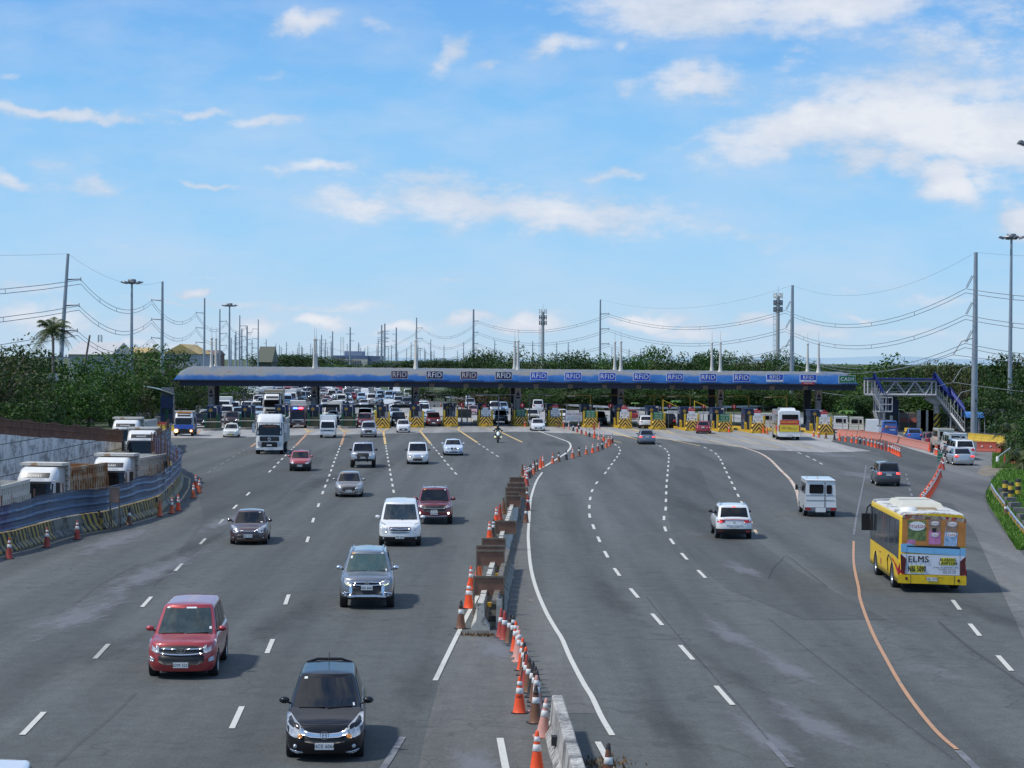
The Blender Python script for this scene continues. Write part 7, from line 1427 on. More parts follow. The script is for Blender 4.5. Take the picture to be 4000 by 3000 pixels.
for s in range(7):
 c = mk_crown(s, 2900 if s < 5 else 2200, 1. + .12*(s % 3), .034).build('crown', LF[s % 2] if s != 6 else LF[2]); k = mk_trunk(s).build('trunk', BARK); COL.objects.unlink(c); COL.objects.unlink(k); TREES.append((c, k))
sparse = mk_crown(50, 1600, 1.25, .024, .3).build('crown', LF[2]); strunk = mk_trunk(50).build('trunk', BARK); COL.objects.unlink(sparse); COL.objects.unlink(strunk)
def tree(x, ytop, D, wd, lab, grp, kind=None, sp_=False, name='tree', m=None):
 p = atd(x, ytop, D); H = max(2.5, p.z) * R.uniform(.9, 1.09); W_ = wd; t = thing(name, lab, 'tree' if name == 'tree' else 'bush', (p.x, p.y, 0), R.uniform(0, 6.28), grp); c, k = (sparse, strunk) if sp_ else TREES[R.randrange(7) if kind is None else kind]
 s_ = (W_/.85, W_/.85, H/.93); place_mesh(c, 'crown', (0, 0, -.04*H), 0, s_, parent=t); place_mesh(k, 'trunk', (0, 0, 0), 0, s_, parent=t); return t
tall = 'broad green tree in the dense tree belt on the left'
for x, y, D, w_ in ((-60, 735, 215, 11), (20, 752, 225, 11), (75, 748, 245, 11), (60, 800, 200, 9), (-10, 800, 190, 10), (120, 782, 250, 10), (150, 800, 225, 9), (175, 786, 262, 11), (215, 778, 270, 11), (262, 758, 285, 13), (240, 800, 250, 9), (300, 764, 300, 12), (332, 752, 305, 12), (290, 815, 275, 8), (330, 812, 285, 9), (380, 775, 312, 12), (365, 820, 300, 8), (415, 800, 325, 11), (450, 800, 335, 11), (490, 806, 350, 12), (100, 830, 205, 8), (190, 830, 225, 8), (40, 850, 185, 8), (410, 838, 315, 8), (455, 840, 322, 8), (500, 842, 340, 8)):
 tree(x, y, D, w_*.8, tall, 'trees of the left belt')
for x in range(-20, 540, 26): tree(x + R.uniform(-8, 8), 868 - .0*x + R.uniform(-8, 10), 150 + x*.36 + 60, R.uniform(4, 6), 'low bush at the foot of the left tree belt', 'bushes below the left trees', name='bush')
tree(368, 745, 420, 12, 'dark crown rising behind the thick left power pole', None, 0)
tree(0, 690, 190, 9, 'sparse thin-leaved tree at the far left edge', None, None, True)
for i, (x, y) in enumerate(((590, 764), (612, 770), (640, 766), (668, 768), (695, 770), (645, 780), (600, 785))): tree(x, y, 900+20*(i % 3), 26, 'tree in the dark far grove left of the power plant', 'far grove of trees', 0)
for i in range(16): x = 712 + i*20; tree(x + R.uniform(-6, 6), (788 if x < 850 else 776) + R.uniform(-3, 4) - (4 if 880 < x < 910 else 0), 760, 22, 'tree in the distant line behind the middle of the canopy', 'distant trees behind the canopy')
TR = [(1010, 762), (1030, 757), (1052, 762), (1075, 768), (1100, 760), (1122, 758), (1148, 765), (1170, 768), (1200, 770), (1225, 766), (1250, 772), (1280, 770), (1305, 768), (1330, 764), (1355, 762), (1380, 772), (1400, 764), (1425, 758), (1450, 770), (1478, 762), (1505, 757), (1530, 765), (1555, 770), (1580, 772), (1605, 768), (1628, 772), (1655, 778), (1680, 770), (1705, 772), (1728, 782), (1752, 790), (1772, 793), (1790, 795), (1810, 797), (1828, 800), (1850, 802)]
for i, (x, y) in enumerate(TR): tree(x + R.uniform(-4, 4), y - 3 - 5*(i % 4 == 1), 375 + R.uniform(-12, 40), R.uniform(6.5, 9.5), 'green tree in the belt behind the right half of the canopy', 'trees behind the canopy')
for i in range(34): x = 905 + i*29; tree(x, 838 + R.uniform(-12, 12), 355 if x > 1150 else 420, R.uniform(6, 9), 'lower tree in the vine-grown belt under the canopy level', 'lower trees behind the canopy')
FLR = leaf_mat('reddish_flower_foliage', (.16, .03, .04), (.07, .07, .03), (.05, .09, .03)); fb = mk_crown(70, 1500, 1., .05, .0).build('crown', FLR); COL.objects.unlink(fb)
for i in range(40):
 x = 1000 + i*22; yy_ = 872 + (x-1000)*.012; p = at(x, yy_ + 8); t = thing('flowering_bush', 'low red-flowering bush in the verge hedge beyond the toll islands', 'bush', p, R.uniform(0, 6), 'flowering bushes of the verge'); place_mesh(fb, 'crown', (0, 0, -.1), 0, (4.6, 4.6, R.uniform(1.8, 2.8)), parent=t); place_mesh(strunk, 'trunk', (0, 0, 0), 0, (2, 2, 1.2), parent=t)
for i in range(40): tree(1190 + i*27, 792 + R.uniform(-3, 4), 820, 24, 'tree in the far line glimpsed between the nearer trees', 'far tree line')
TR2 = [(1845, 800, 520), (1870, 803, 520), (1895, 800, 520), (1868, 800, 300), (1895, 792, 290), (1920, 786, 285), (1950, 784, 290), (1978, 790, 285), (2005, 779, 285), (2030, 777, 290), (2055, 783, 280), (2085, 778, 285), (2120, 776, 275), (2150, 770, 270), (2185, 754, 262), (2225, 752, 262), (2160, 800, 262), (2200, 800, 240), (2240, 800, 225)]
for x, y, D in TR2: tree(x, y - 6*(x % 3 == 0) - 3, D, R.uniform(6.5, 9), 'dense tree of the right belt behind the footbridge', 'trees of the right belt')
tree(2075, 780, 268, 7, 'brownish sparse tree left of the thick right power pole', None, None, True)
for i in range(16): x = 1860 + i*24; tree(x, 850 + R.uniform(-14, 14), 275 - i*1.5, R.uniform(5, 8), 'lower bushy tree behind the right fence line', 'lower trees of the right belt')
for x, y, D, w_ in ((2190, 880, 205, 5), (2215, 900, 190, 5)): tree(x, y, D, w_, 'dark leafy bush crowding the right edge above the grass', 'bushes at the right edge', name='bush')
def palm(lab, x, ytop, D, n=34, fr=3.5, H=None, name='coconut_palm'):
 p = atd(x, ytop, D); H = H or p.z-1.2; t = thing(name, lab, 'palm', (p.x, p.y, 0)); mb = MB(); mb.tube([(0, 0, 0), (.2, .1, H*.5), (0, 0, H)], [.22, .16, .14], 8); mb.build('trunk', BARK, t); mb = MB(); r_ = random.Random(5)
 for k in range(n):
  a = k*2.4; el_ = r_.uniform(-.35, 1.2); L_ = fr*r_.uniform(.85, 1.15); pts = []
  for j in range(8): s = j/7; pts.append(Vector((math.cos(a)*L_*s*math.cos(el_)*(1-.15*s), math.sin(a)*L_*s*math.cos(el_)*(1-.15*s), H + L_*(math.sin(el_)*s*1.15 - .62*s*s))))
  for j in range(7):
   p0, p1 = pts[j], pts[j+1]; d = (p1-p0).normalized(); sd_ = d.cross(Vector((0, 0, 1))).normalized(); wl = 1.*math.sin(PI*min(1, (j+1)/7.6))
   for q in range(4):
    b0 = p0.lerp(p1, q/4)
    for s_ in (-1, 1): e = b0 + sd_*s_*wl + d*.25 - Vector((0, 0, wl*r_.uniform(.3, .7))); mb.add([b0, b0 + d*.09, e], [(0, 1, 2)])
 mb.build('crown', leaf_mat('palm_frond', (.04, .06, .02), (.06, .085, .03), (.1, .12, .05)) if 'palm_frond' not in MATS else MATS['palm_frond'], t); return t
palm('tall coconut palm at the left behind the leaning pole', 113, 692, 250)
palm('small palm among the bushes at the right edge', 2185, 905, 195, 16, 2.2, name='small_palm'); palm('low palm with drooping fronds below the right floodlight mast', 2205, 960, 165, 16, 2., name='small_palm')
def banana(x, y, D, lab):
 p = atd(x, y, D); t = thing('banana_plant', lab, 'plant', (p.x, p.y, 0), R.uniform(0, 6), 'banana plants behind the fence'); H = p.z; mb = MB(); mb.tube([(0, 0, 0), (0, 0, H*.6)], [.14, .09], 7); mb.build('stem', mat('banana_stem', (.14, .16, .06), .7), t); mb = MB()
 for k in range(8):
  a = k*2.4; L_ = H*.55; pts = [Vector((math.cos(a)*L_*s*.75, math.sin(a)*L_*s*.75, H*.55 + L_*(1.25*s - 1.15*s*s))) for s in (0, .25, .5, .75, 1.)]; sd_ = Vector((-math.sin(a), math.cos(a), 0)); vs_ = []
  for p_, w_ in zip(pts, (.05, .26, .3, .22, .03)): vs_ += [p_ - sd_*w_ - Vector((0, 0, w_*.3)), p_, p_ + sd_*w_ - Vector((0, 0, w_*.3))]
  mb.add(vs_, [(3*i+j, 3*i+3+j, 3*i+4+j, 3*i+1+j) for i in range(4) for j in (0, 1)], 0, True)
 mb.build('leaf', mat('banana_leaf', (.09, .2, .03), .45, 0, 0, .3, 2), t)
for i, (X, Y) in enumerate(((400, 1010), (480, 1060), (940, 980), (1010, 990), (1150, 1000), (1215, 1020), (1400, 1000), (300, 900), (830, 880))): banana(*Z5(X, Y), 262, 'banana plant in the greenery around the footbridge')
for i, (x, y) in enumerate(((1372, 862), (1460, 856), (1545, 866))): banana(x, y, 345, 'banana plant in the greenery around the footbridge')
gm = leaf_mat('fresh_grass_blades', (.07, .16, .02), (.12, .24, .035), (.18, .32, .07))
gpoly = [at(*ZE(x, y)) for x, y in ((1075, 790), (1180, 700), (1330, 650), (1493, 600))]
def grass_pt():
 x = R.uniform(1010, 1700); y = R.uniform(640, 1659); xe = 1075 - (y-790)*.1 if y < 900 else 1000 + max(0, y-1000)*.62
 if y < 790: xe = 1075 + (790-y)*.9
 if x < xe: x = xe + abs(R.gauss(0, 60))
 p = at(*ZE(x, y)); return (p.x, p.y, 0)
tuft_cloud('grass', grass_pt, 16000, gm, 'bright green grass bank on the right', (.12, .42), w=.05)
sheet('grass_bank', [at(*ZE(x, y)) for x, y in ((1075, 795), (1180, 700), (1330, 650), (1700, 600))] + [at(*ZE(x, y)) for x, y in ((2600, 800), (2600, 1500), (2100, 1950), (1800, 1850), (1493, 1480), (1330, 1290), (1190, 1120), (1110, 980), (1060, 880), (1010, 1010), (1000, 900))][:4] + [at(*ZE(x, y)) for x, y in ((1650, 1780), (1493, 1640), (1310, 1430), (1200, 1290), (1060, 1130), (1000, 1000), (1010, 900))], .012, mat('grass_ground', (.06, .11, .025), .95, 0, 0, .35, .8))
tuft_cloud('grass', lambda: ((lambda p: (p.x, p.y, 0))(at(*ZE(R.uniform(1085, 1420), R.uniform(420, 600))))), 5000, gm, 'weedy grass around the side turn', (.1, .4), w=.05)
def block(lab, f, x0, y0, x1, y1, D, dep, m, roof=None, name='building', gable=0., parts=None):
 a = atd(*f(x0, y0), D); b = atd(*f(x1, y1), D); t = thing(name, lab, 'building', ((a.x+b.x)/2, D, 0)); w_ = abs(b.x-a.x)/2; H = max(a.z, 2.)
 mb = MB(); mb.box(-w_, w_, 0, dep, 0, H); mb.build('wall', m, t)
 if roof:
  q = MB()
  if gable > 0: q.prism([(-w_-.5, -.4, H), (w_+.5, -.4, H), (0, -.4, H+gable)], (0, dep+.8, 0))
  elif gable < 0: q.prism([(-w_-.4, -1., H), (-w_-.4, dep*.5, H-gable), (-w_-.4, dep+.5, H)], (2*w_+.8, 0, 0))
  q.build('roof', roof, t)
 return t, w_, H
RFW = worn('weathered_white_roof', (.55, .54, .52), (.36, .24, .18), .66, .25); RFY = mat('ochre_roof', (.5, .36, .14), .7, 0, 0, .15, .5); WG = mat('grey_wall', (.4, .41, .43), .8, 0, 0, .1, .4); RFB = mat('brown_roof', (.18, .1, .08), .8, 0, 0, .3, .5)
block('long white-roofed warehouse with rusty edge behind the left trees', Z1, 590, 1070, 960, 1100, 520, 30, WG, RFW, gable=-3.2)
block('ochre-roofed warehouse between the left trees', Z1, 965, 1058, 1240, 1100, 560, 30, RFY, RFY, gable=-1.6)
block('grey gabled warehouse with ochre roof left of the canopy', Z1, 1420, 1065, 1700, 1100, 540, 26, WG, RFY, gable=2.6)
block('brown-roofed low building behind the left canopy masts', Z1, 1640, 1075, 1860, 1100, 620, 20, RFB, RFB, gable=-1.5)
block('dark sloped-roof shed left of the far grove', ZF, 20, 835, 190, 890, 780, 20, mat('dark_shed', (.09, .1, .07), .8), mat('dark_shed_roof', (.1, .11, .08), .7), gable=-6)
PPW = mat('plant_blue_grey', (.22, .27, .36), .7, 0, 0, .1, .1); PPC = mat('plant_cream', (.55, .52, .45), .8, 0, 0, .1, .1)
t, w_, H = block('distant blue and cream power plant block on the horizon', ZF, 950, 752, 1380, 870, 1500, 60, PPW, None)
z_ = lambda y, D=1500: atd(*ZF(1100, y), D).z
q = MB(); q.box(-w_, w_, -6, -.1, 0, z_(800)); q.build('cream_front', PPC, t); q = MB()
for k in range(14):
 for r_ in range(3): zt = z_(812+r_*20); q.box(-w_+4+k*(2*w_-8)/14, -w_+4+(k+.62)*(2*w_-8)/14, -6.3, -6.1, zt-1.8, zt)
q.build('window', mat('plant_window', (.12, .13, .15), .5), t); q = MB(); q.box(-w_, w_*1.0, -1., 0-.15, z_(775), z_(758)); q.build('blue_band', mat('plant_blue', (.08, .12, .25), .6), t)
q = MB(); q.box(-w_*.4, w_*.62, 8, 40, H, z_(700)); q.build('roof_house', PPW, t); q = MB(); q.box(w_, w_*1.75, 5, 50, 0, z_(757)); q.build('side_wing', mat('plant_wing', (.14, .18, .26), .7), t)
block('blue container office beyond the left toll booths', lambda x, y: zc(800, 1480, .27125)(x, y), 487, 150, 605, 300, 420, 8, mat('container_blue', (.02, .07, .3), .5), None, 'container_office')
t, w_, H = block('blue, white and yellow striped roadside canopy beyond the toll booths', ZT, 612, 105, 800, 190, 560, 8, mat('fuel_white', (.7, .7, .7), .5), None, 'roadside_canopy')
q = MB(); q.box(-w_-.1, w_+.1, -.2, -.05, H-.9, H+.1); q.build('blue_stripe', mat('container_blue', (.02, .07, .3), .5), t); q = MB(); q.box(-w_-.1, w_+.1, -.2, -.05, 0, H-2.4); q.build('yellow_stripe', mat('amber_panel', (.6, .36, .06), .5), t)
for i, (x0, x1) in enumerate(((820, 880), (970, 1060))):
 a = atd(*ZT(x0, 100 + 0), 540); b = atd(*ZT(x1, 190), 540); t = thing('roadside_billboard', 'grey back of a roadside board beyond the booths, %s one' % ('left', 'right')[i], 'billboard', ((a.x+b.x)/2, 540, 0)); mb = MB(); mb.box(-(b.x-a.x)/2, (b.x-a.x)/2, 0, .2, b.z, a.z); mb.build('panel', GREYP, t); mb = MB(); mb.tube([(-1, .3, 0), (-1, .3, b.z)], .15, 6); mb.tube([(1, .3, 0), (1, .3, b.z)], .15, 6); mb.build('post', GALV, t)
mb = MB(); n = 60; vs_ = []
for i in range(n+1):
 az_ = -.12 + .5*i/n; D = 17000; h_ = 12 + 42*max(0, math.sin((az_-.03)*12)) + 6*math.sin(i*.9) + 8*math.sin(i*.37); x = math.tan(az_)*D; vs_ += [(x, D, -10), (x, D+200, max(15, h_)), (x, D+3000, -10)]
mb.add(vs_, [(3*i+k, 3*i+3+k, 3*i+4+k, 3*i+1+k) for i in range(n) for k in (0, 1)], 0, True); tag(mb.build('hills', mat('hill_vegetation', (.3, .42, .5), .9)), kind='structure')  # distance haze on the hills is painted into their pale blue base colour
BW2 = mat('bridge_steel', (.4, .41, .43), .55, .1, 0, .12); BC = mat('cobalt_roof', (.02, .035, .2), .4, .1, .1, .15); BCL = mat('light_blue_roof', (.06, .2, .5), .4, 0, 0, .3); DB = 255.
t = thing('footbridge', 'grey steel footbridge with blue roof and long covered stairs', 'footbridge', (0, 0, 0))
def P5(x, y, D=DB): return atd(*Z5(x, y), D)
for k, D in enumerate((DB, DB+2.4)):
 mb = MB(); A = P5(528, 655); B = P5(1255, 655); zt = A.z; zb_ = P5(900, 808).z; xa, xb = A.x, B.x+.1
 def beam(p, q, r_=.13): mb.tube([p, q], r_, 4, 0, False)
 beam((xa, D, zt), (xb, D, zt)); beam((xa, D, zb_), (xb, D, zb_), .17)
 nodes_b = [P5(x, 800).x for x in (715, 935, 1145)]; nodes_t = [P5(x, 665).x for x in (625, 830, 1035, 1235)]
 for i, xt in enumerate(nodes_t):
  if i < 3: beam((xt, D, zt), (nodes_b[i], D, zb_), .11)
  if i > 0: beam((xt, D, zt), (nodes_b[i-1], D, zb_), .11)
 for x in (xa, xa+.9, P5(1215, 700).x, xb): beam((x, D, zt), (x, D, zb_), .12)
 for i in range(3): mb.tube([(xa+.0, D, zb_+.4+i*.35), (xb, D, zb_+.4+i*.35)], .02, 4)
 mb.build('truss', BW2, t)
mb = MB(); mb.box(xa, xb, DB+.18, DB+2.2, zb_-.05, zb_+.1); mb.build('deck', BW2, t); mb = MB(); mb.box(xa-.1, xb+.1, DB-.3, DB+2.8, zt+.2, zt+.34); mb.build('deck_roof', BC, t)
def stair(p, q, w_, name_roof, hb=1.9, D0=0., roof=True, brk=None):
 p, q = Vector(p), Vector(q); mb = MB()
 for dy in (0, w_):
  o = Vector((0, dy, 0)); mb.tube([p+o, q+o], .16, 4, 0, False); mb.tube([p+o+Vector((0, 0, 1.)), q+o+Vector((0, 0, 1.))], .04, 4)
  for i in range(9): r_ = p.lerp(q, i/8)+o; mb.tube([r_, r_+Vector((0, 0, hb if i % 2 == 0 else 1.))], .045, 4)
 for i in range(22): r_ = p.lerp(q, (i+.5)/22); mb.box(r_.x-.16, r_.x+.16, r_.y, r_.y+w_, r_.z-.03, r_.z+.02)
 mb.build('stair_flight', BW2, t)
 if roof:
  mb = MB(); n = 22; m_ = 9; vs_ = []
  for i in range(n+1):
   r_ = p.lerp(q, i/n) + Vector((0, 0, hb))
   for j in range(m_): a = PI*j/(m_-1); vs_.append(r_ + Vector((0, w_/2 - math.cos(a)*(w_/2+.35), math.sin(a)*1.05 + (.07 if i % 2 else 0))))
  mb.add(vs_, [(i*m_+j, i*m_+j+1, (i+1)*m_+j+1, (i+1)*m_+j) for i in range(n) for j in range(m_-1)], 0, True); mb.build('stair_roof', name_roof, t)
pT = Vector((xb, DB+.1, zb_)); pM = P5(1420, 1010); pE = P5(1590, 1240, 252); stair(pT, (pM.x, DB+.1, pM.z), 2., BC, zt-zb_+.1); stair((pM.x, DB-.1, pM.z), (pE.x, 253, .15), 2., BC, 2.3)
pl = P5(665, 975); stair((xa+.6, DB-1.6, zb_), (pl.x, DB-1.6, pl.z+.1), 1.5, BC, zt-zb_);
mb = MB(); a = P5(630, 985); b = P5(765, 835);
for dy in (-1.6, 1.2):
 for x in (a.x, (a.x+b.x)/2, b.x): mb.tube([(x, DB+dy, a.z), (x, DB+dy, b.z)], .07, 4)
 for z in (a.z, (a.z+b.z)/2, b.z): mb.tube([(a.x, DB+dy, z), (b.x, DB+dy, z)], .07, 4)
mb.box(a.x, b.x, DB-1.6, DB+1.2, a.z-.08, a.z+.05); mb.build('landing', BW2, t)
stair((a.x, DB+1.4, a.z), (P5(690, 1190).x, DB+1.4, .2), 1.4, BC, 2.2)
mb = MB(); x = P5(700, 1100).x; mb.tube([(x, DB, 0), (x, DB, a.z)], .17, 8); mb.build('landing_post', BW2, t)
mb = MB(); x = P5(1290, 900).x; mb.tube([(x, DB+1.2, 2.3), (x, DB+1.2, zb_-1.)], .42, 14); mb.prism([(x-1.45, DB+.6, zb_-.15), (x+.4, DB+.6, zb_-.15), (x+.42, DB+.6, zb_-1.2), (x-.42, DB+.6, zb_-1.2), (x-1.45, DB+.6, zb_-.65)], (0, 1.2, 0)); mb.build('pier', CONC, t)
mb = MB(); mb.tube([(x, DB+1.2, 0), (x, DB+1.2, 2.3)], .44, 14); mb.build('striped_foot', BYS, t)
mb = MB(); x = P5(1430, 1100).x; mb.tube([(x, DB+.5, 0), (x, DB+.5, 2.6)], .12, 8); mb.build('stair_post', BW2, t)
t = thing('walkway_shelter', 'low blue and black barrel-roofed walkway shelter at the foot of the stairs', 'shelter', (0, 0, 0)); mb = MB(); A = P5(1565, 1120, 252); B = P5(1760, 1135, 252); C = P5(2000, 1120, 252)
def barrel(x0, x1, y0, z, w_, h_, nm, m_):
 mb = MB(); vs_ = []; n = 9
 for x in (x0, x1):
  for j in range(n): a_ = PI*j/(n-1); vs_.append((x, y0 + w_/2 - math.cos(a_)*w_/2, z + math.sin(a_)*h_))
 mb.add(vs_, [(j, j+1, n+j+1, n+j) for j in range(n-1)], 0, True); mb.add([(v[0], v[1], v[2]-.04) for v in vs_], [(j, n+j, n+j+1, j+1) for j in range(n-1)], 0, True); mb.build(nm, m_, t)
barrel(A.x, B.x, 251, 1.95, 2.6, .7, 'front_roof', BCL); barrel(B.x+.02, C.x, 251, 2.2, 2.6, .8, 'rear_roof', mat('black_tarp', (.02, .022, .028), .6))
mb = MB(); [mb.tube([(x, y, 0), (x, y, 2.2)], .05, 5) for x in (B.x-.6, B.x+.1, (B.x+C.x)/2, C.x-.2) for y in (251.1, 253.5)]; mb.build('post', BW2, t)
t = thing('hut', 'small hut with low red pyramid roof below the footbridge', 'hut', P5(850, 1200, 262) * 1); t.location.z = 0; mb = MB(); mb.box(-2.2, 2.2, -1.5, 1.5, 0, 2.2); mb.build('wall', mat('hut_wall', (.3, .25, .22), .8), t); mb = MB(); zr = P5(850, 1100, 262).z; mb.box(-3., 3., -2.2, 2.2, zr, zr+1.5, 0, None, .12, .12); mb.build('roof', mat('red_hut_roof', (.26, .06, .045), .7, 0, 0, .2), t)
t = thing('steel_mesh_fence', 'dull green-grey slatted steel fence behind the yellow barriers', 'fence', (0, 0, 0)); mb = MB(); a = P5(860, 1100, 258).x; b = P5(2020, 1100, 258).x
k = a
while k < b: mb.box(k-.02, k+.02, 257.98, 258.02, 0, 2.3); k += .16
mb.build('mesh_panel', mat('fence_steel', (.1, .12, .11), .6, .3), t)
for k in range(12):
 mb = MB(); x = a + (b-a)*k/11; mb.box(x-.06, x+.06, 257.9, 257.97, 0, 2.5); mb.build('post', GALV_D, t)
for i, (x, w_) in enumerate(((1105, .55), (1165, .8), (1220, .5))): p = P5(x, 1150, 256); mb = MB(); mb.box(-w_, w_, 0, .3, 0, 2.7); o = mb.build('upright_slab', CONC, None, (p.x, 256, 0)); tag(o, 'upright grey concrete panel left of the bridge pier, %s one' % ORDS[i], 'panel')
ZQ = lambda x, y: ((x-1247)/382., .35 + (1415-y)/382.)
def bus_shell(t, L_, W_, H_, zb_, wl, pm, roofm, wheels, rr=.16, r=.46):
 h = L_/2; w = W_/2; ys = set([-h+.02, -h+.12, -h+.3, h-.3, h-.12, h-.02])
 for c_ in wheels:
  for k in range(-8, 9): ys.add(c_ + (r+.1)*math.sin(k/8*PI/2)*.999)
  ys.add(c_-r-.115); ys.add(c_+r+.115)
 y = -h+.6
 while y < h-.4: ys.add(round(y, 3)); y += .7
 ys = sorted(ys); rings = []
 for y in ys:
  e = min(1, (min(y+h, h-y))/.3); q = math.sqrt(max(0, 1-(1-e)**2)); ins = .12*(1-q)
  a = zb_
  for c_ in wheels:
   if abs(y-c_) < r+.1: a = max(a, r*.95+math.sqrt((r+.1)**2-(y-c_)**2))
  ww = w-ins; pts = []
  for z in (zb_, zb_+.25, 1.0, 1.35, 2.0, H_-.45, H_-.2): pts.append((ww*(1-.03*max(0, (z-1.2)/(H_-1.2))), y, max(z, a)))
  for k in range(1, 6): th = k/5*PI/2; pts.append(((ww*.97-rr) + rr*math.cos(th), y, H_-.2-ins*.5 + .2*math.sin(th)))
  pts.append((0, y, H_+.04-ins*.5)); full = pts + [(-x, y_, z) for x, y_, z in reversed(pts[:-1])]; rings.append(full)
 m_ = len(rings[0]); mb = MB();
 for i in range(len(rings)-1):
  for j in range(m_-1):
   o = len(mb.v); mb.v += [rings[i][j], rings[i+1][j], rings[i+1][j+1], rings[i][j+1]]
 mb = MB(); mb.v = [v for r_ in rings for v in r_]
 for i in range(len(rings)-1):
  for j in range(m_-1): mb.f.append((i*m_+j, (i+1)*m_+j, (i+1)*m_+j+1, i*m_+j+1)); mb.m.append(1 if 8 <= j <= m_-10 else 0); mb.sm.append(True)
  mb.f.append((i*m_, i*m_+m_-1, (i+1)*m_+m_-1, (i+1)*m_)); mb.m.append(2); mb.sm.append(False)
 mb.f.append(tuple(range(m_))); mb.m.append(0); mb.sm.append(False); k = (len(rings)-1)*m_; mb.f.append(tuple(k+j for j in reversed(range(m_)))); mb.m.append(0); mb.sm.append(False)
 mb.build('body', [pm, roofm, DARK], t)
 for y in wheels:
  for sx in (-1, 1): o = place_mesh(TY, 'wheel', (sx*(w-.14), y, r), 0 if sx > 0 else PI, r, parent=t); place_mesh(RM, 'rim', (0, 0, 0), parent=o)
L_ = 8.3; W_ = 2.5; H_ = 2.98
t = thing('city_bus', 'yellow city bus with candy advert and ELMS lettering on its back, driving away', 'bus')
ROOFB = worn('grimy_bus_roof', (.6, .59, .55), (.16, .16, .16), .5, 1.1)
bus_shell(t, L_, W_, H_, .36, 0, P_YBUS, ROOFB, (-L_/2+1.9, L_/2-1.9))
yb_ = L_/2
RT = Matrix.Rotation(PI, 4, 'Z') @ FACE
_lay = [0]
def rp(name, pts, m, d=.01, parent=None):
 _lay[0] += .0012; q = MB(); P = [ZQ(*p) for p in pts]; q.prism([(-x, yb_ + d + _lay[0], z) for x, z in P], (0, -.01, 0)); return q.build(name, m, parent or t)
def rt(mb, s, x, y, hh, mi, bold=.01, sx=1., d=.022): a, z = ZQ(x, y); mb.text(s, hh/382.*1.38, T(-a, yb_ + d + _lay[0], z) @ RT, mi, bold, sx)
def oval(cx, cy, rx, ry, n=18): return [(cx+rx*math.cos(2*PI*i/n), cy+ry*math.sin(2*PI*i/n)) for i in range(n)]
c_or = mat('advert_orange', (.5, .2, .045), .5, 0, .3, .25, 2.); c_wh = mat('advert_white', (.68, .71, .78), .45, 0, .3, .05); c_bl = mat('advert_sky_blue', (.2, .48, .75), .45, 0, .3, .15); c_gn = mat('packet_green', (.14, .2, .07), .5, 0, 0, .6, 9); c_br = mat('packet_brown', (.3, .2, .15), .5, 0, 0, .4, 9); c_pk = mat('packet_pink', (.55, .2, .4), .5, 0, 0, .3, 9); c_sb = mat('packet_blue', (.3, .45, .65), .5, 0, 0, .5, 9); c_yl = mat('sticker_yellow', (.75, .7, .05), .5, 0, 0, .05); c_mr = mat('packet_maroon', (.35, .03, .06), .5, var=0)
m, N, L, b = nodes('fruit_strip'); v = N.new('ShaderNodeTexVoronoi'); v.inputs['Scale'].default_value = 7; L.new(N.new('ShaderNodeTexCoord').outputs['Object'], v.inputs['Vector'])
sx_ = N.new('ShaderNodeSeparateXYZ'); L.new(v.outputs['Color'], sx_.inputs[0]); L.new(ramp(N, L, sx_.outputs[0], [(0, (.3, .02, .03)), (.3, (.08, .03, .12)), (.5, (.5, .42, .3)), (.7, (.1, .12, .04)), (1, (.45, .08, .05))]), b.inputs['Base Color']); FRS = m
ad = rp('rear_advert', [(805, 470), (1705, 500), (1700, 880), (800, 860)], c_or)
rp('fruit_band', [(815, 440), (840, 425), (1000, 428), (1690, 470), (1708, 490), (1705, 535), (1500, 505), (800, 490)], FRS, parent=ad)
for pts, m_ in (([(872, 508), (1140, 512), (1138, 800), (886, 796)], c_gn), ([(895, 780), (985, 785), (990, 845), (870, 840)], c_pk), ([(1172, 492), (1345, 485), (1350, 680), (1185, 640)], c_br), ([(1180, 650), (1345, 672), (1350, 850), (1180, 848)], c_pk), ([(1425, 500), (1590, 520), (1565, 700), (1400, 670)], c_br), ([(1410, 665), (1590, 685), (1575, 872), (1392, 866)], c_sb)): rp('snack_packet', pts, m_, parent=ad)
for cx, cy, rx, ry, hh in ((1013, 590, 124, 66, 56), (1265, 548, 62, 30, 28), (1266, 712, 60, 28, 26), (1512, 558, 68, 34, 28), (1500, 708, 76, 32, 34)):
 o = rp('name_label', oval(cx, cy, rx, ry), SW, parent=ad); q = MB(); rt(q, 'Frutos', cx, cy, hh, 0, .012, 1.15); q.build('lettering', c_mr, ad)
rp('window_square', [(1228, 615), (1282, 617), (1282, 672), (1228, 670)], BLACK, parent=ad)
pn = rp('rear_panel', [(790, 985), (1702, 1010), (1700, 1290), (860, 1272), (800, 1240)], c_wh); rp('blue_band', [(785, 845), (900, 840), (1000, 868), (1702, 900), (1702, 1010), (788, 962)], c_bl, parent=pn)
rp('engine_hatch_gap', [(872, 868), (1600, 876), (1625, 895), (1628, 912), (872, 888)], BLACK, parent=pn)
rp('engine_hatch_gap', [(868, 890), (874, 890), (866, 1270), (860, 1270)], GALV_D, parent=pn); rp('engine_hatch_gap', [(1620, 910), (1626, 910), (1628, 1285), (1622, 1285)], GALV_D, parent=pn)
q = MB(); rt(q, 'ELMS', 1033, 1066, 92, 0, .02, .95); rt(q, 'ALABANG', 1453, 1067, 48, 0, .02, .72, .028); rt(q, 'LAWTON', 1453, 1118, 48, 0, .02, .82, .028); rt(q, 'NBI 5090', 1014, 1203, 84, 0, .02, .5, .028)
for k, s in enumerate(('LTFRB 24/7 HOTLINE: 1342', 'Text/Viber Hotlines:', '0917-550-1342', '0998-550-1342')): rt(q, s, (1420, 1440, 1475, 1475)[k], 1178+25*k, 20, 0, .012, 1.)
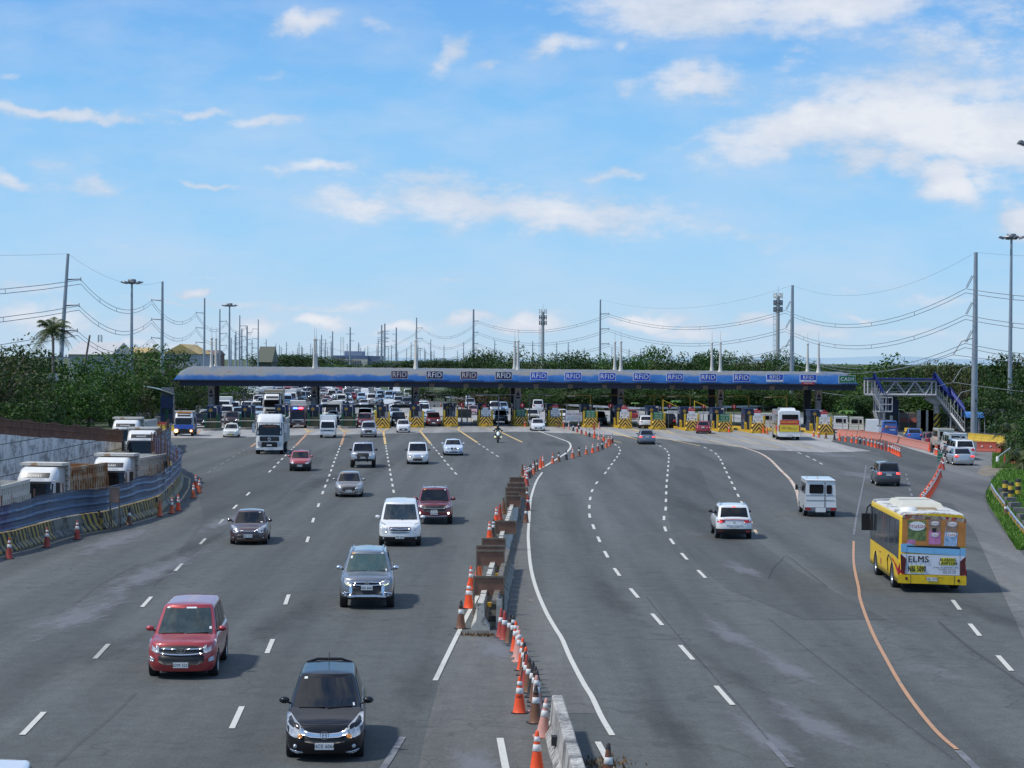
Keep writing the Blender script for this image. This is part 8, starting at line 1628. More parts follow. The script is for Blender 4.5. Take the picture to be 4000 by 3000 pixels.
rp('yellow_sticker', [(1350, 1036), (1558, 1042), (1556, 1148), (1350, 1142)], c_yl, parent=pn); rp('yellow_sticker', [(915, 1148), (1115, 1152), (1113, 1258), (915, 1252)], c_yl, parent=pn); _lay[0] += .002; q.v = [(v_[0], v_[1]+.008, v_[2]) for v_ in q.v]; q.build('lettering', INK, pn)
rp('red_swoosh', [(775, 1100), (780, 1210), (850, 1262), (850, 1285), (770, 1262), (742, 1200)], SR); rp('red_swoosh', [(1705, 1130), (1712, 1280), (1620, 1290), (1640, 1255)], SR)
rp('tail_lamp', [(778, 985), (862, 1055), (845, 1262), (790, 1235)], mat('dark_tail_lamp', (.09, .012, .015), .15, 0, .6, .4, 8), .03); rp('tail_lamp', [(1704, 1015), (1690, 1260), (1625, 1285), (1622, 1090)], MATS['dark_tail_lamp'], .03)
bp_ = rp('rear_bumper', [(745, 1282), (1712, 1292), (1712, 1425), (745, 1400)], P_YBUS, .05); rp('bumper_crease', [(1120, 1300), (1380, 1305), (1375, 1312), (1125, 1308)], YEL, .06, bp_); rp('bumper_seam', [(922, 1285), (927, 1285), (927, 1405), (922, 1405)], BLACK, .055, bp_); rp('bumper_seam', [(1542, 1290), (1547, 1290), (1547, 1418), (1542, 1418)], BLACK, .055, bp_)
for cx, cy in ((865, 1335), (1603, 1360)): rp('round_lamp', oval(cx, cy, 19, 21), MATS['dark_tail_lamp'], .06)
o = rp('number_plate', [(1152, 1315), (1302, 1320), (1302, 1372), (1152, 1367)], PLATE, .07); q = MB(); rt(q, 'NBI 5090', 1227, 1344, 32, 0, .01, 1., .085); q.build('lettering', INK, o)
for sx in (1, -1):
 q = MB(); X = lambda z, sx=sx: sx*(1.25*(1-.03*max(0, (z-1.2)/(H_-1.2)))+.012)
 q.poly([(X(1.35), -L_/2+.35, 1.35), (X(1.55), -L_/2+.14, 1.6), (X(2.7), -L_/2+.14, 2.7), (X(2.7), L_/2-.3, 2.7), (X(1.35), L_/2-.3, 1.22), (X(1.35), L_/2-1.2, 1.3)]); q.build('side_glazing', mat('bus_glass', (.03, .035, .04), .08, 0, 0, .5, 1., spec=.8), t)
 for k in range(5):
  y = -L_/2+1.2+k*1.42; q = MB(); q.box(sx*1.235 - .02, sx*1.235+.02, y, y+.05, 1.4, 2.62); q.build('window_pillar', GALV_D if k != 2 else mat('rose_curtain', (.3, .14, .14), .7), t)
 q = MB(); pts = [(-.6, 1.35), (.1, 1.2), (.9, .95), (1.6, .75), (2.4, .9), (2.9, 1.25)]
 q.tube([(sx*1.262, 1.3, .55), (sx*1.262, 1.1, .95), (sx*1.262, 1.4, 1.18), (sx*1.262, 2.0, 1.1), (sx*1.262, 2.6, .85), (sx*1.262, 2.9, .45)], .025, 4); q.build('black_line', INK, t)
 q = MB(); q.poly([(sx*1.266, 2.2, 1.12), (sx*1.266, 2.5, 1.16), (sx*1.266, 3.6, .75), (sx*1.266, 4.05, .55), (sx*1.266, 4.05, .8), (sx*1.266, 3.4, 1.02)]); q.build('red_stripe', SR, t)
 q = MB(); q.box(sx*1.255-.01, sx*1.255+.01, -.9, -.55, .62, .85); q.box(sx*1.255-.01, sx*1.255+.01, -1.2, -.7, 1.05, 1.12); q.build('side_marking', c_or, t)
q = MB(); q.poly([(-1.05, -L_/2-.005, 1.2), (1.05, -L_/2-.005, 1.2), (1.0, -L_/2-.005, 2.7), (-1.0, -L_/2-.005, 2.7)]); q.build('windshield', GLASS, t)
q = MB(); q.tube([(1.2, -L_/2+.1, 2.75), (1.33, -L_/2-.1, 2.6), (1.38, -L_/2-.1, 2.2)], .03, 6); q.box(1.22, 1.56, -L_/2-.2, -L_/2-.06, 1.65, 2.35); q.build('mirror', BLACK, t)
q = MB(); q.box(1.13, 1.2, -L_/2, -L_/2+.13, 1.4, 2.75); q.build('corner_post', BLACK, t)
q = MB(); q.box(-.85, .85, -1.9, 1.6, H_-.02, H_+.2, 0, None, .86, .86); q.box(-.6, .6, -1.5, -.5, H_+.2, H_+.24, 0); q.build('roof_unit', mat('cream_plastic', (.58, .56, .47), .6, 0, 0, .1), t)
q = MB(); q.box(-.45, .45, 2., 2.6, H_-.02, H_+.1, 0, None, .8, .8); q.box(-.35, .4, -3.2, -2.6, H_-.02, H_+.12, 0, None, .8, .8); q.build('roof_hatch', mat('tan_plastic', (.35, .27, .16), .7), t)
q = MB(); q.lathe([(.34, H_), (.3, H_+.15), (0, H_+.18)], 10, 0, 'z', (.75, 2.9, -.02)); q.build('roof_vent', WHITE, t)
p = at(2004, 1276); t.location = p + Vector((.17, L_/2-.9, 0)); t.rotation_euler.z = PI - math.radians(2.2)
L2 = 10.5; t = thing('coach', 'white coach with red and yellow back panel driving in at the right toll lanes', 'bus'); bus_shell(t, L2, 2.5, 3.25, .45, 0, P_W, P_W, (-L2/2+2.2, L2/2-2.6)); yb_ = L2/2
def bx(nm, x0, x1, z0, z1, m_, d=.012, par=None): _lay[0] += .001; q = MB(); q.box(-x1, -x0, yb_+d-.02, yb_+d+_lay[0]*.0+.0, z0, z1); return q.build(nm, m_, par or t)
bx('rear_window', -.8, .95, 2.3, 2.85, GLASS); a_ = bx('red_panel', -1.0, 1.05, 1.75, 2.25, SR); YP2 = mat('coach_yellow', (.68, .52, .03), .45, 0, .5, .12); bx('yellow_panel', -1.05, 1.05, .95, 1.72, YP2)
q = MB(); q.text('SAN AGUSTIN', .26, T(0, yb_+.02, 2.02) @ RT, 0, .01); q.build('lettering', c_yl, t); q = MB(); q.text('NBB 2288', .24, T(.35, yb_+.02, 1.38) @ RT, 0, .01); q.text('VICTORY', .2, T(-.4, yb_+.02, 1.28) @ RT, 0, .01); q.build('lettering', c_mr, t)
bx('number_plate', -.3, .3, .62, .8, PLATE)
for s_ in (-1, 1): bx('tail_lamp', s_*1.12-.06, s_*1.12+.06, 1.0, 1.7, RLENS)
for sx in (1, -1):
 q = MB(); q.poly([(sx*1.262, -L2/2+.2, 1.55), (sx*1.24, -L2/2+.3, 2.8), (sx*1.24, L2/2-.5, 2.8), (sx*1.262, L2/2-.8, 1.65)]); q.build('side_glazing', MATS['bus_glass'], t)
 q = MB(); q.poly([(sx*1.268, .5, 1.3), (sx*1.268, 3.2, 1.62), (sx*1.268, 5.1, 1.5), (sx*1.268, 4.2, .9)]); q.build('red_swoosh', SR, t); q = MB(); q.poly([(sx*1.27, -1.5, .7), (sx*1.27, 1.2, 1.4), (sx*1.27, 3.8, .9), (sx*1.27, 3., .55)]); q.build('yellow_swoosh', YP2, t)
q = MB(); q.box(-.9, .9, -1.5, 2.5, 3.24, 3.5, 0, None, .85, .9); q.build('roof_unit', P_W, t)
place_car(t, 1701, 950, 3.5, True, L2/2-2.6)
SKIN = mat('skin', (.3, .17, .11), .6, 0, 0, 0); JACK = mat('dark_jacket', (.02, .022, .028), .8); VEST = mat('orange_vest', (.85, .16, .03), .7, 0, 0, 0); HELM = mat('helmet_black', (.03, .03, .035), .2, 0, .8, 0); TROU = mat('dark_trousers', (.025, .028, .035), .85)
def figure(name, lab, loc, rz, joints, edges, radii, cm, extra=None):
 me = bpy.data.meshes.new('body'); me.from_pydata(joints, edges, []); o = bpy.data.objects.new('body', me); COL.objects.link(o)
 o.modifiers.new('s', 'SKIN'); sv = me.skin_vertices[0].data
 for i, r_ in enumerate(radii): sv[i].radius = (r_, r_)
 sv[0].use_root = True; ss = o.modifiers.new('u', 'SUBSURF'); ss.levels = ss.render_levels = 2; me.materials.append(cm)
 dg = bpy.context.evaluated_depsgraph_get(); nm = bpy.data.meshes.new_from_object(o.evaluated_get(dg)); nm.materials.clear(); nm.materials.append(cm); nm.materials.append(SKIN); nm.materials.append(TROU)
 bpy.data.objects.remove(o); q = bpy.data.objects.new(name, nm); COL.objects.link(q); q.location = loc; q.rotation_euler.z = rz
 for p in nm.polygons:
  p.use_smooth = True; z = p.center.z
  if extra: p.material_index = extra(p.center)
 return q
ST_J = [(0, 0, .95), (0, 0, 1.2), (0, 0, 1.42), (0, -.01, 1.52), (0, -.02, 1.66), (-.18, 0, 1.4), (-.24, -.02, 1.15), (-.22, -.16, .95), (-.22, -.24, .9), (.18, 0, 1.4), (.25, -.02, 1.15), (.24, -.16, 1.0), (.24, -.24, .98), (-.1, 0, .88), (-.11, .0, .5), (-.12, .02, .1), (-.12, -.1, .05), (.1, 0, .88), (.12, .0, .5), (.13, .02, .1), (.13, -.1, .05)]
ST_E = [(0, 1), (1, 2), (2, 3), (3, 4), (2, 5), (5, 6), (6, 7), (7, 8), (2, 9), (9, 10), (10, 11), (11, 12), (0, 13), (13, 14), (14, 15), (15, 16), (0, 17), (17, 18), (18, 19), (19, 20)]
ST_R = [.15, .16, .16, .06, .1, .07, .05, .04, .035, .07, .05, .04, .035, .09, .065, .05, .04, .09, .065, .05, .04]
for i, (x, y, dx) in enumerate(((742, 906, -.35), (766, 905, .5))):
 p = at(x, y+13); q = figure('person', None, (p.x, p.y, .28 if False else .0), .3*dx, ST_J, ST_E, ST_R, JACK, lambda c: 1 if c.z > 1.5 or (abs(c.x) > .2 and c.z < 1.0 and c.y < -.12) else (2 if c.z < .92 else 0))
 tag(q, 'toll worker in orange vest standing at the %s side of a booth' % ('left', 'right')[i], 'person')
 v = MB(); v.lathe([(.165, 1.02), (.185, 1.2), (.19, 1.38), (.1, 1.47)], 14, 0, 'z'); v.v = [(a, b*.85, c) for a, b, c in v.v]; v.build('vest', VEST, q); v = MB(); v.lathe([(.108, 1.68), (.112, 1.74), (.07, 1.8), (0, 1.81)], 10); v.build('hair', INK, q)
t = thing('motorcycle', 'white-faired motorcycle with twin lit lamps crossing below the toll islands', 'motorcycle')
for y in (-.72, .68):
 q = MB(); q.lathe([(.27, -.05), (.31, -.06), (.325, 0), (.31, .06), (.27, .05)], 18, 0, 'x', (0, y, .325)); q.lathe([(.04, -.05), (.24, -.02), (.24, .02), (.04, .05)], 12, 1, 'x', (0, y, .325)); q.build('wheel', [TYRE, RIM], t)
MW = paint('bike_white', (.72, .78, .72))
q = MB(); q.tube([(0, -.85, .75), (0, -.62, .95), (0, -.45, 1.1)], [.1, .2, .16], 10); q.tube([(0, -.35, .85), (0, 0, .92), (0, .35, .8), (0, .8, .9)], [.16, .18, .13, .07], 10); q.build('fairing', MW, t)
q = MB(); q.grid(lambda u, k: Vector((.17*(2*u-1)*(1-.4*k), -.66+.12*k+.06*(2*u-1)**2, 1.05+.32*k)), [0, .5, 1], [0, .5, 1]); q.build('windscreen', GLASS_G, t)
q = MB(); q.tube([(-.12, -.55, 1.0), (-.1, -.74, .35)], .03, 6); q.tube([(.12, -.55, 1.0), (.1, -.74, .35)], .03, 6); q.tube([(-.42, -.3, 1.1), (-.15, -.42, 1.12), (.15, -.42, 1.12), (.42, -.3, 1.1)], .02, 6); q.build('fork', GALV_D, t)
q = MB(); q.box(-.16, .16, -.25, .35, .35, .75); q.build('engine', BLACK, t); q = MB(); q.box(-.13, .13, .0, .75, .88, .96); q.build('seat', BLACK, t)
for s_ in (-1, 1):
 q = MB(); q.lathe([(0, -.02), (.1, -.01), (.11, .06), (.05, .12)], 12, 0, 'y', (s_*.3, -.66, .62)); q.build('headlight', MATS['lit_daytime_lamp'], t); q = MB(); q.tube([(s_*.3, -.35, 1.12), (s_*.42, -.36, 1.28)], .012, 5); q.box(s_*.46-.07, s_*.46+.07, -.4, -.36, 1.24, 1.34); q.build('mirror', BLACK, t)
q = MB(); q.lathe([(0, -.0), (.07, .0), (.08, .05)], 10, 0, 'y', (0, -.88, .82)); q.build('headlight', LENS, t)
place_car(t, 1076, 957, -3, cz=.7)
RJ = [(0, .15, 1.02), (0, .08, 1.25), (0, -.02, 1.5), (0, -.04, 1.58), (0, -.05, 1.7), (-.2, -.02, 1.46), (-.36, -.08, 1.24), (-.4, -.26, 1.14), (.2, -.02, 1.46), (.36, -.08, 1.24), (.4, -.26, 1.14), (-.14, .1, .98), (-.26, -.22, .82), (-.24, .08, .42), (-.25, -.06, .36), (.14, .1, .98), (.26, -.22, .82), (.24, .08, .42), (.25, -.06, .36)]
RE = [(0, 1), (1, 2), (2, 3), (3, 4), (2, 5), (5, 6), (6, 7), (2, 8), (8, 9), (9, 10), (0, 11), (11, 12), (12, 13), (13, 14), (0, 15), (15, 16), (16, 17), (17, 18)]
q = figure('person', None, t.location, t.rotation_euler.z, RJ, RE, [.15, .16, .17, .07, .1, .08, .06, .045, .08, .06, .045, .1, .075, .05, .045, .1, .075, .05, .045], JACK, lambda c: 2 if c.z < .95 else 0)
tag(q, 'motorcycle rider in dark jacket and helmet leaning over the bars', 'person'); v = MB(); v.lathe([(0, 1.56), (.1, 1.58), (.14, 1.68), (.14, 1.76), (.1, 1.84), (0, 1.87)], 14, 0, 'z', (0, -.06, 0)); v.build('helmet', HELM, q); v = MB(); v.grid(lambda u, k: Vector((.13*math.sin(-1.1+2.2*u), -.06-.145*math.cos(-1.1+2.2*u), 1.66+.1*k)), [i/5 for i in range(6)], [0, 1]); v.build('visor', GLASS, q)
PP = mat('paint_proto', (.7, .7, .7), .35, 0, 1., 0)
def proto_car(kind):
 if kind == 'sedan': c = Car(4.4, 1.72, 1.46, .74, .94, -1.15, -.35, .85, 1.55, zd=.98, fo=.85, ro=.95, r=.31, Rf=.7, zb=.2, bul=.14, wr=.74, belt=.96)
 elif kind == 'hatchback': c = Car(3.7, 1.65, 1.5, .82, 1.0, -1.0, -.2, 1.35, 1.7, fo=.7, ro=.55, r=.29, Rf=.7, zb=.2, bul=.15, wr=.78)
 elif kind == 'SUV': c = Car(4.7, 1.84, 1.8, 1.05, 1.16, -1.3, -.5, 1.9, 2.25, fo=.88, ro=1., r=.37, Rf=.6, zb=.33, wr=.8)
 elif kind == 'van': c = Car(4.9, 1.88, 1.98, .98, 1.18, -1.9, -1.1, 2.25, 2.4, fo=.9, ro=.95, r=.34, Rf=.6, zb=.26, wr=.84, wc=.95)
 else: c = Car(5.2, 1.87, 1.8, 1.06, 1.16, -1.5, -.7, .6, .85, fo=.9, ro=1.25, r=.38, Rf=.6, zb=.4, wr=.8)
 t = thing('proto', None, None); c.body(PP, t); c.cabin(PP, t); c.glass(t, side=((.06, .46), (.5, .92))); c.wheels(t)
 c.piece('headlamp', [(.45, c.zn*.72, c.zn*.84), (.62, c.zn*.7, c.zn*.95), (c.Wb*.88, c.zn*.8, c.zn)], LENS, t, .015, both=True); c.piece('grille', [(-.42, c.zn*.45, c.zn*.75), (.42, c.zn*.45, c.zn*.75)], BLACK, t, .015)
 c.piece('tail_lamp', [(.5, c.zd*.75, c.zd*.92), (c.Wb*.9, c.zd*.72, c.zd*.95)], RLENS, t, .012, rear=True, both=True); c.piece('number_plate', [(-.2, c.zn*.42, c.zn*.54), (.2, c.zn*.42, c.zn*.54)], PLATE, t, .03)
 c.mirrors(t, BLACK); return t
PROT = {k: proto_car(k) for k in ('sedan', 'hatchback', 'SUV', 'van', 'pickup')}
PROT['jeepvan'] = jeepvan(None, PP); PROT['flatvan'] = flatvan(None, PP, L=4.4); PROT['box_truck'] = flatvan(None, PP, L=6.4, H=2.15, W=1.95, box=True, boxm=mat('box_white', (.66, .66, .63), .6, 0, 0, .1, .8))
bpy.context.view_layer.update(); PTREE = {k: tree_of(o) for k, o in PROT.items()}
CC = {'white': P_W, 'silver': P_SIL, 'light blue': P_LB, 'black': P_BK, 'dark grey': P_DGR, 'dark red': P_DRED, 'red': P_RED, 'grey': P_GR, 'lime': P_YG, 'cream': P_CR, 'blue': P_BLU, 'brown': P_BRN, 'rose': P_PNK}
NMX = {'jeepvan': 'utility_van', 'flatvan': 'light_van', 'SUV': 'suv', 'box_truck': 'box_truck'}
OFFS = {'sedan': 1.3, 'hatchback': 1.1, 'SUV': 1.45, 'van': 1.5, 'pickup': 1.6, 'jeepvan': 1.35, 'flatvan': 1.4, 'box_truck': 2.3}
def far(kind, col, x, y, lab, rear=False, az=-3.6, group=None, f=None):
 if f: x, y = f(x, y)
 o = copy_tree(PROT[kind], PTREE[kind], None, {'paint_proto': CC[col]}); o.name = NMX.get(kind, kind); o['label'] = lab; o['category'] = {'sedan': 'car', 'hatchback': 'car', 'jeepvan': 'van', 'flatvan': 'van', 'box_truck': 'truck'}.get(kind, kind)
 if group: o['group'] = group
 place_car(o, x, y, az, rear, OFFS[kind]); return o
G1 = 'vehicles in and around the toll lanes'
ZL = zc(780, 1550, .14467)
for a in (('SUV', 'dark red', 1345, 920, 'dark red SUV with black windshield between the third and fourth yellow islands', ZX), ('SUV', 'black', 590, 925, 'black SUV waiting between the second and third chevron noses', ZX), ('SUV', 'dark red', 1655, 1340, 'dark red people carrier under the raised arm behind the silver-white carrier', lambda x, y: Z2(1825, 712)),
 ('SUV', 'silver', 1010, 675, 'silver SUV with black windshield in the lane below the fourth mast pair', Z3), ('SUV', 'white', 1285, 662, 'white SUV with dark windshield beside the white sedan and cones', Z3),
 ('van', 'dark grey', 1825, 675, 'dark van under raised arm right behind the dark red carrier', Z2), ('SUV', 'white', 1840, 640, 'white SUV queueing behind the dark van under the arm', Z2), ('hatchback', 'lime', 1885, 615, 'lime yellow hatchback in the queue behind the raised arm', Z2),
 ('SUV', 'black', 395, 715, 'black SUV half hidden beside the blue tow truck', Z2), ('sedan', 'white', 440, 660, 'white sedan behind the tow truck at the left kiosk lane', Z2),
 ('sedan', 'white', 1520, 690, 'white sedan behind the flat-nosed light van', Z2), ('sedan', 'light blue', 1550, 660, 'light blue sedan third in line behind the light van', Z2), ('van', 'white', 1530, 650, 'white people carrier in line behind the light van', Z2), ('box_truck', 'white', 1560, 640, 'white box truck queueing behind the light van line', Z2),
 ('sedan', 'light blue', 2085, 625, 'light blue sedan queueing behind the black SUV', Z2), ('sedan', 'silver', 2075, 600, 'silver sedan with lilac sheen queueing in the black SUV lane', Z2), ('jeepvan', 'white', 2030, 580, 'white utility van front-on in the black SUV lane', Z2),
 ('van', 'white', 345, 615, 'white van behind the dark red SUV lane, second back', Z3), ('sedan', 'light blue', 405, 650, 'light blue people carrier right behind the dark red SUV', Z3), ('van', 'white', 340, 590, 'white van third back in the dark red SUV lane', Z3), ('van', 'light blue', 745, 530, 'pale blue van beyond the tan banner', Z3), ('sedan', 'rose', 770, 600, 'rose and white sedan beyond the tan banner', Z3), ('van', 'silver', 960, 590, 'silver van behind the silver SUV lane', Z3), ('SUV', 'light blue', 1025, 585, 'pale blue SUV behind the silver SUV', Z3), ('sedan', 'blue', 1065, 520, 'blue sedan at the far guardrail', Z3), ('sedan', 'white', 1540, 640, 'white car with dark rear beyond the LANE CLOSED banner', Z3), ('SUV', 'dark grey', 1865, 688, 'dark grey SUV turned sideways right of the middle fare board', Z3)): far(*a[:5], group=G1, f=a[5])
for a in (('van', 'white', 1330, 570, 'white van rear with pale cab beyond the banner', Z3), ('sedan', 'red', 2145, 640, 'white car with red tail lights beyond the eighth chevron island', Z3), ('SUV', 'black', 470, 712, 'black SUV seen from behind at the CLASS 1 lane', Z4), ('jeepvan', 'white', 1320, 730, 'white utility van in the lane left of the white coach', Z4)): far(*a[:5], rear=True, az=1, group=G1, f=a[5])
far('jeepvan', 'white', 55, 1240, 'white utility van, leftmost behind the pink barriers', True, 8, G1, lambda x, y: Z5(230, 1225)); far('jeepvan', 'cream', 0, 0, 'cream-white utility van, second behind the pink barriers', True, 8, G1, lambda x, y: Z5(400, 1235)); far('flatvan', 'white', 0, 0, 'white minivan with lit tail lamps, third behind the pink barriers', True, 8, G1, lambda x, y: Z5(570, 1248))
o = far('van', 'blue', 0, 0, 'bright blue van with printed advert on its back behind the pink barriers', True, 6, G1, lambda x, y: Z5(755, 1275))
q = MB(); q.box(-.7, .7, 2.42, 2.5, .55, 1.7, 0); q.text('BUKO', .3, T(-.25, 2.51, 1.3) @ RT, 1, .02); q.text('FRESH', .2, T(-.3, 2.51, .95) @ RT, 2, .02); q.lathe([(0, .0), (.22, .0), (.22, .02), (0, .02)], 14, 3, 'y', (.35, 2.5, 1.25)); q.build('rear_advert', [P_BLU, mat('orange_lettering', (.7, .2, .04), .6), SW, SKIN], o)
far('sedan', 'blue', 0, 0, 'dark blue sedan queueing between the pink and yellow barriers', True, 6, G1, lambda x, y: Z5(1030, 1320)); far('sedan', 'dark red', 0, 0, 'wine red sedan queueing left of the white utility vans', True, 5, G1, lambda x, y: Z5(1225, 1375))
far('jeepvan', 'cream', 0, 0, 'tall cream utility van behind the red sedan queue', True, 3, G1, lambda x, y: Z5(1355, 1400)); far('jeepvan', 'white', 0, 0, 'white utility van partly hidden by the dark SUV at right', True, 2, G1, lambda x, y: Z5(1480, 1460)); far('SUV', 'dark grey', 0, 0, 'dark grey SUV peeking out left of the white hatchback', True, 2, G1, lambda x, y: Z5(1520, 1500)); far('SUV', 'white', 0, 0, 'white hatchback directly ahead of the silver sedan', True, 2, G1, lambda x, y: Z5(1560, 1515))
o = far('sedan', 'silver', 0, 0, 'silver sedan with lit brake lamps last in the right queue', True, 1.5, G1, lambda x, y: Z5(1548, 1572))
for s_ in (-1, 1): q = MB(); q.box(s_*.66-.16, s_*.66+.16, 2.1, 2.19, .76, .88); q.build('brake_lamp', RLIT, o)
far('hatchback', 'white', 0, 0, 'white roof of a car just entering at the bottom left corner', False, -8, None, lambda x, y: (-50, 1900))
GF = 'cars beyond the canopy'
for k_, c_, X, Y, f, rv in (('hatchback', 'light blue', 205, 405, ZX, 0), ('van', 'light blue', 380, 362, ZX, 0), ('hatchback', 'blue', 480, 325, ZX, 1), ('hatchback', 'white', 575, 380, ZX, 1), ('SUV', 'silver', 585, 485, ZX, 0), ('SUV', 'dark grey', 775, 515, ZX, 0), ('SUV', 'silver', 2140, 530, ZX, 0), ('hatchback', 'silver', 1185, 260, ZW, 1), ('hatchback', 'silver', 455, 350, ZW, 0), ('hatchback', 'white', 625, 475, ZW, 0), ('sedan', 'red', 555, 570, ZW, 0), ('sedan', 'silver', 520, 665, ZW, 0), ('SUV', 'white', 800, 345, ZW, 0), ('hatchback', 'light blue', 930, 390, ZW, 0), ('flatvan', 'cream', 985, 590, ZW, 0), ('sedan', 'light blue', 1170, 460, ZW, 0), ('sedan', 'red', 1310, 450, ZW, 1), ('sedan', 'silver', 1200, 640, ZW, 0), ('SUV', 'light blue', 1560, 515, ZW, 0), ('van', 'white', 1850, 585, ZW, 0), ('sedan', 'silver', 1625, 690, ZW, 0), ('SUV', 'light blue', 2125, 565, ZW, 0), ('SUV', 'white', 965, 800, ZW, 0),
 ('van', 'silver', 1310, 500, ZV, 0), ('van', 'white', 1195, 480, ZV, 0), ('hatchback', 'white', 1080, 530, ZV, 0), ('SUV', 'dark grey', 1450, 480, ZV, 0), ('hatchback', 'rose', 1555, 450, ZV, 1), ('jeepvan', 'white', 885, 580, ZV, 0), ('sedan', 'light blue', 60, 930, ZV, 0), ('van', 'white', 60, 640, ZV, 0), ('SUV', 'silver', 180, 690, ZV, 0), ('flatvan', 'white', 930, 460, ZL, 0), ('box_truck', 'white', 660, 470, ZL, 0), ('SUV', 'light blue', 1050, 640, ZL, 0), ('flatvan', 'white', 740, 590, ZL, 0), ('van', 'white', 1260, 480, ZL, 0), ('van', 'cream', 1560, 480, ZL, 0), ('sedan', 'light blue', 1580, 560, ZL, 0), ('pickup', 'brown', 865, 800, ZL, 0), ('sedan', 'silver', 130, 640, ZL, 0)):
 x, y = f(X, Y); far(k_, c_, x, y, '%s %s %s beyond the canopy%s' % (c_, {'flatvan': 'light van', 'jeepvan': 'utility van', 'box_truck': 'box truck'}.get(k_, k_), 'seen from behind' if rv else 'facing the toll lanes', ', left part' if x < 620 else (', middle part' if x < 740 else ', right part')), bool(rv), -3.8 - (900-x)*.004, '%s %s beyond the canopy' % (c_, k_))
t = dump_truck('white truck hauling a brown-grey container behind the left booths', BEDW, None, bl=.3, text_=' '); q = MB(); q.box(-1.25, 1.25, 2.6, 12., 1.1, 4.1); q.build('container', worn('container_tan', (.3, .27, .2), (.2, .18, .14), .55, .6), t); q = MB(); q.text('HML', .6, T(0, 2.59, 3.5) @ FACE, 0, .02); q.build('lettering', SR, t)
place_car(t, *Z2(1025, 640), -4, cz=-1.2)
t = dump_truck('blue and white tow truck with lit hazard lamps at the left kiosk lane', mat('tow_bed', (.2, .22, .3), .5), None, cabm=P_W, bl=2.2, text_=' ')
t.scale = (.85, .8, .72); q = MB(); q.box(-1.21, 1.21, -.12, .2, 1.15, 1.75); q.build('blue_stripe', mat('tow_blue', (.05, .12, .5), .4), t); q = MB(); q.box(-1.25, 1.25, -.3, .1, .4, 1.05); q.build('front_bumper', BLACK, t)
for s_ in (-1, 1): q = MB(); q.lathe([(0, -.04), (.24 if s_ < 0 else .13, 0), (.1, .1)], 12, 0, 'y', (s_*.95, -.34, .85)); q.build('headlight', OLIT, t)
q = MB(); q.box(-.9, .9, .5, .8, 3.5, 3.7); q.build('roof_beacon', ALENS, t); place_car(t, *Z2(265, 782), -5, cz=-.9)
t = flatvan('small patrol truck flashing blue and red lamps in the left toll lane', paint('maroon', (.1, .03, .03), .1), H=2.3, W=1.9, L=5.6, box=True, boxm=mat('grey_canvas', (.25, .25, .24), .8), name='patrol_truck', cat='truck')
q = MB(); q.box(-.65, .65, -2.4, -2.1, 2.27, 2.36); q.build('light_bar_base', GALV_D, t)
for s_, m_ in ((-1, BLIT), (1, RBLIT)): q = MB(); q.lathe([(0, 2.56), (.24, 2.54), (.3, 2.44), (.28, 2.35)], 12, 0, 'z', (s_*.33, -2.25, 0)); q.build('beacon', m_, t)
q = MB(); q.box(-.7, .7, -2.86, -2.83, .98, 1.1); q.build('white_stripe', P_W, t); place_car(t, *Z2(1248, 712), -4, cz=2.)
far('flatvan', 'white', 0, 0, 'white small truck right behind the patrol truck', False, -4, G1, lambda x, y: Z2(1300, 675)); far('box_truck', 'silver', 0, 0, 'silver-grey box truck two back behind the patrol truck', False, -4, G1, lambda x, y: Z2(1240, 640))
def merged(kind):
 mb = MB(); mats_ = []
 def rec(o, M_):
  if o.type == 'MESH':
   for i_, p_ in enumerate(o.data.polygons):
    mm = o.data.materials[p_.material_index if p_.material_index < len(o.data.materials) else 0]
    if mm not in mats_: mats_.append(mm)
   base_ = len(mb.v); mb.v += [tuple(M_ @ v.co) for v in o.data.vertices]
   for p_ in o.data.polygons: mb.f.append(tuple(base_ + i_ for i_ in p_.vertices)); mb.m.append(mats_.index(o.data.materials[min(p_.material_index, len(o.data.materials)-1)])); mb.sm.append(p_.use_smooth)
  for c_ in o.children: rec(c_, M_ @ Matrix.LocRotScale(c_.location, c_.rotation_euler, c_.scale))
 rec(PROT[kind], Matrix.Identity(4)); o = mb.build(NMX.get(kind, kind), mats_); COL.objects.unlink(o); return o
MG = {k: merged(k) for k in PROT}
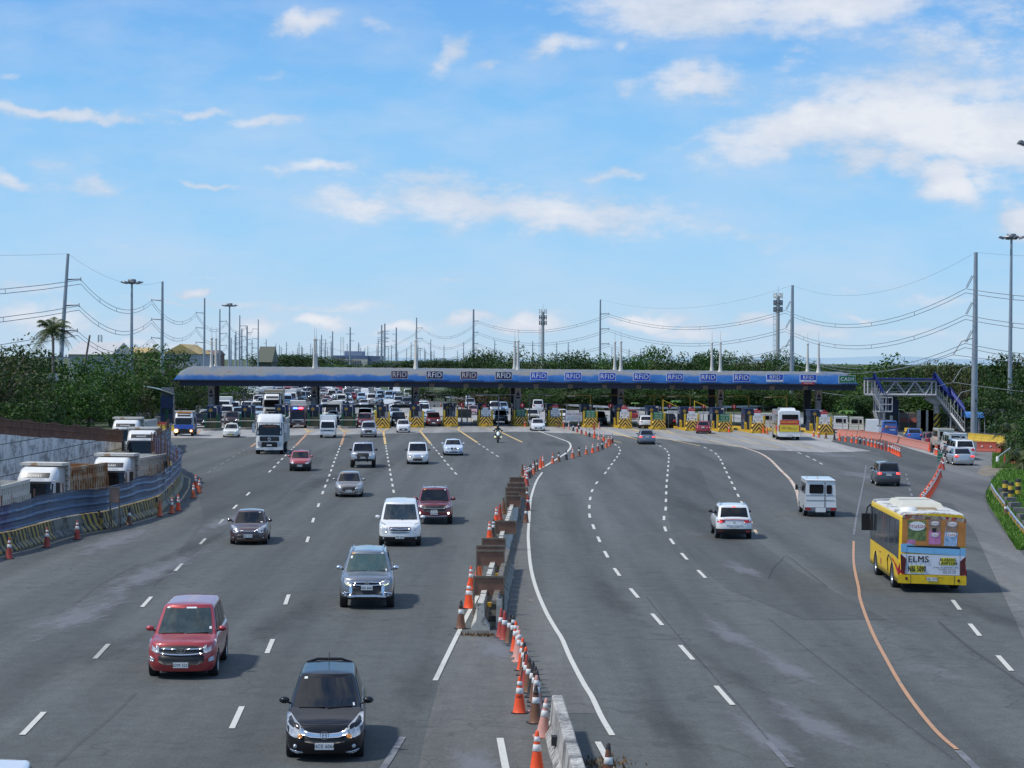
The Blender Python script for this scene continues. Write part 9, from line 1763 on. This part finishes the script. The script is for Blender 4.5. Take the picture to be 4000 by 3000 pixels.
def rowx(tab, y):
 for (a, b), (c_, d_) in zip(tab, tab[1:]):
  if a <= y <= c_: return b + (d_-b)*(y-a)/(c_-a)
 return tab[0][1] if y < tab[0][0] else tab[-1][1]
XLt = [(830, 618), (838, 596), (850, 552), (862, 505), (878, 452), (895, 420)]; XRt = [(830, 745), (838, 775), (848, 830), (855, 880), (862, 930), (872, 1100), (895, 1250)]
D = 372.
colw = ['white']*7 + ['silver']*4 + ['light blue']*3 + ['dark grey']*2 + ['black', 'red', 'grey', 'cream', 'dark red', 'blue']
njam = 0
while D < 720 and njam < 230:
 y = 777 + CH*FV/D; xl = rowx(XLt, y) + 6; xr = rowx(XRt, y) - 8; lane = 3.25*FV/D; x = xl + R.uniform(0, lane*.4); k_ = 0
 while x < xr:
  u = (x-xl)/(xr-xl); pr = .93 if u < .42 else (.55 if u < .75 else .18); yy = y + R.uniform(-1, 1)
  if R.random() < pr and not (D < 430 and x > 640):
   kd = R.choice(['sedan', 'hatchback', 'SUV', 'SUV', 'van', 'van', 'jeepvan', 'flatvan'] + (['box_truck', 'box_truck'] if u < .3 else [])); cl_ = R.choice(colw); yc = yy + .0078*(x-1106)
   p = at(x, yc); o = MG[kd].copy(); COL.objects.link(o); o.location = p; o.rotation_euler.z = math.radians(4 + (900-x)*.012)
   for i_, sl in enumerate(o.material_slots):
    if sl.material and sl.material.name == 'paint_proto': sl.link = 'OBJECT'; sl.material = CC[cl_]
   side_ = 'left' if u < .42 else 'right'
   tag(o, '%s %s small in the far jam, %s half of the road' % (cl_, {'flatvan': 'light van', 'jeepvan': 'utility van', 'box_truck': 'box truck'}.get(kd, kd), side_), {'SUV': 'SUV', 'van': 'van', 'jeepvan': 'van', 'flatvan': 'van', 'box_truck': 'truck'}.get(kd, 'car'), 'far jam: %s %s, %s' % (cl_, kd, side_)); njam += 1
  x += lane*R.uniform(.98, 1.1)
 D += R.uniform(8., 10.5)
def drop(o):
 for c_ in list(o.children): drop(c_)
 bpy.data.objects.remove(o)
for o in PROT.values(): drop(o)
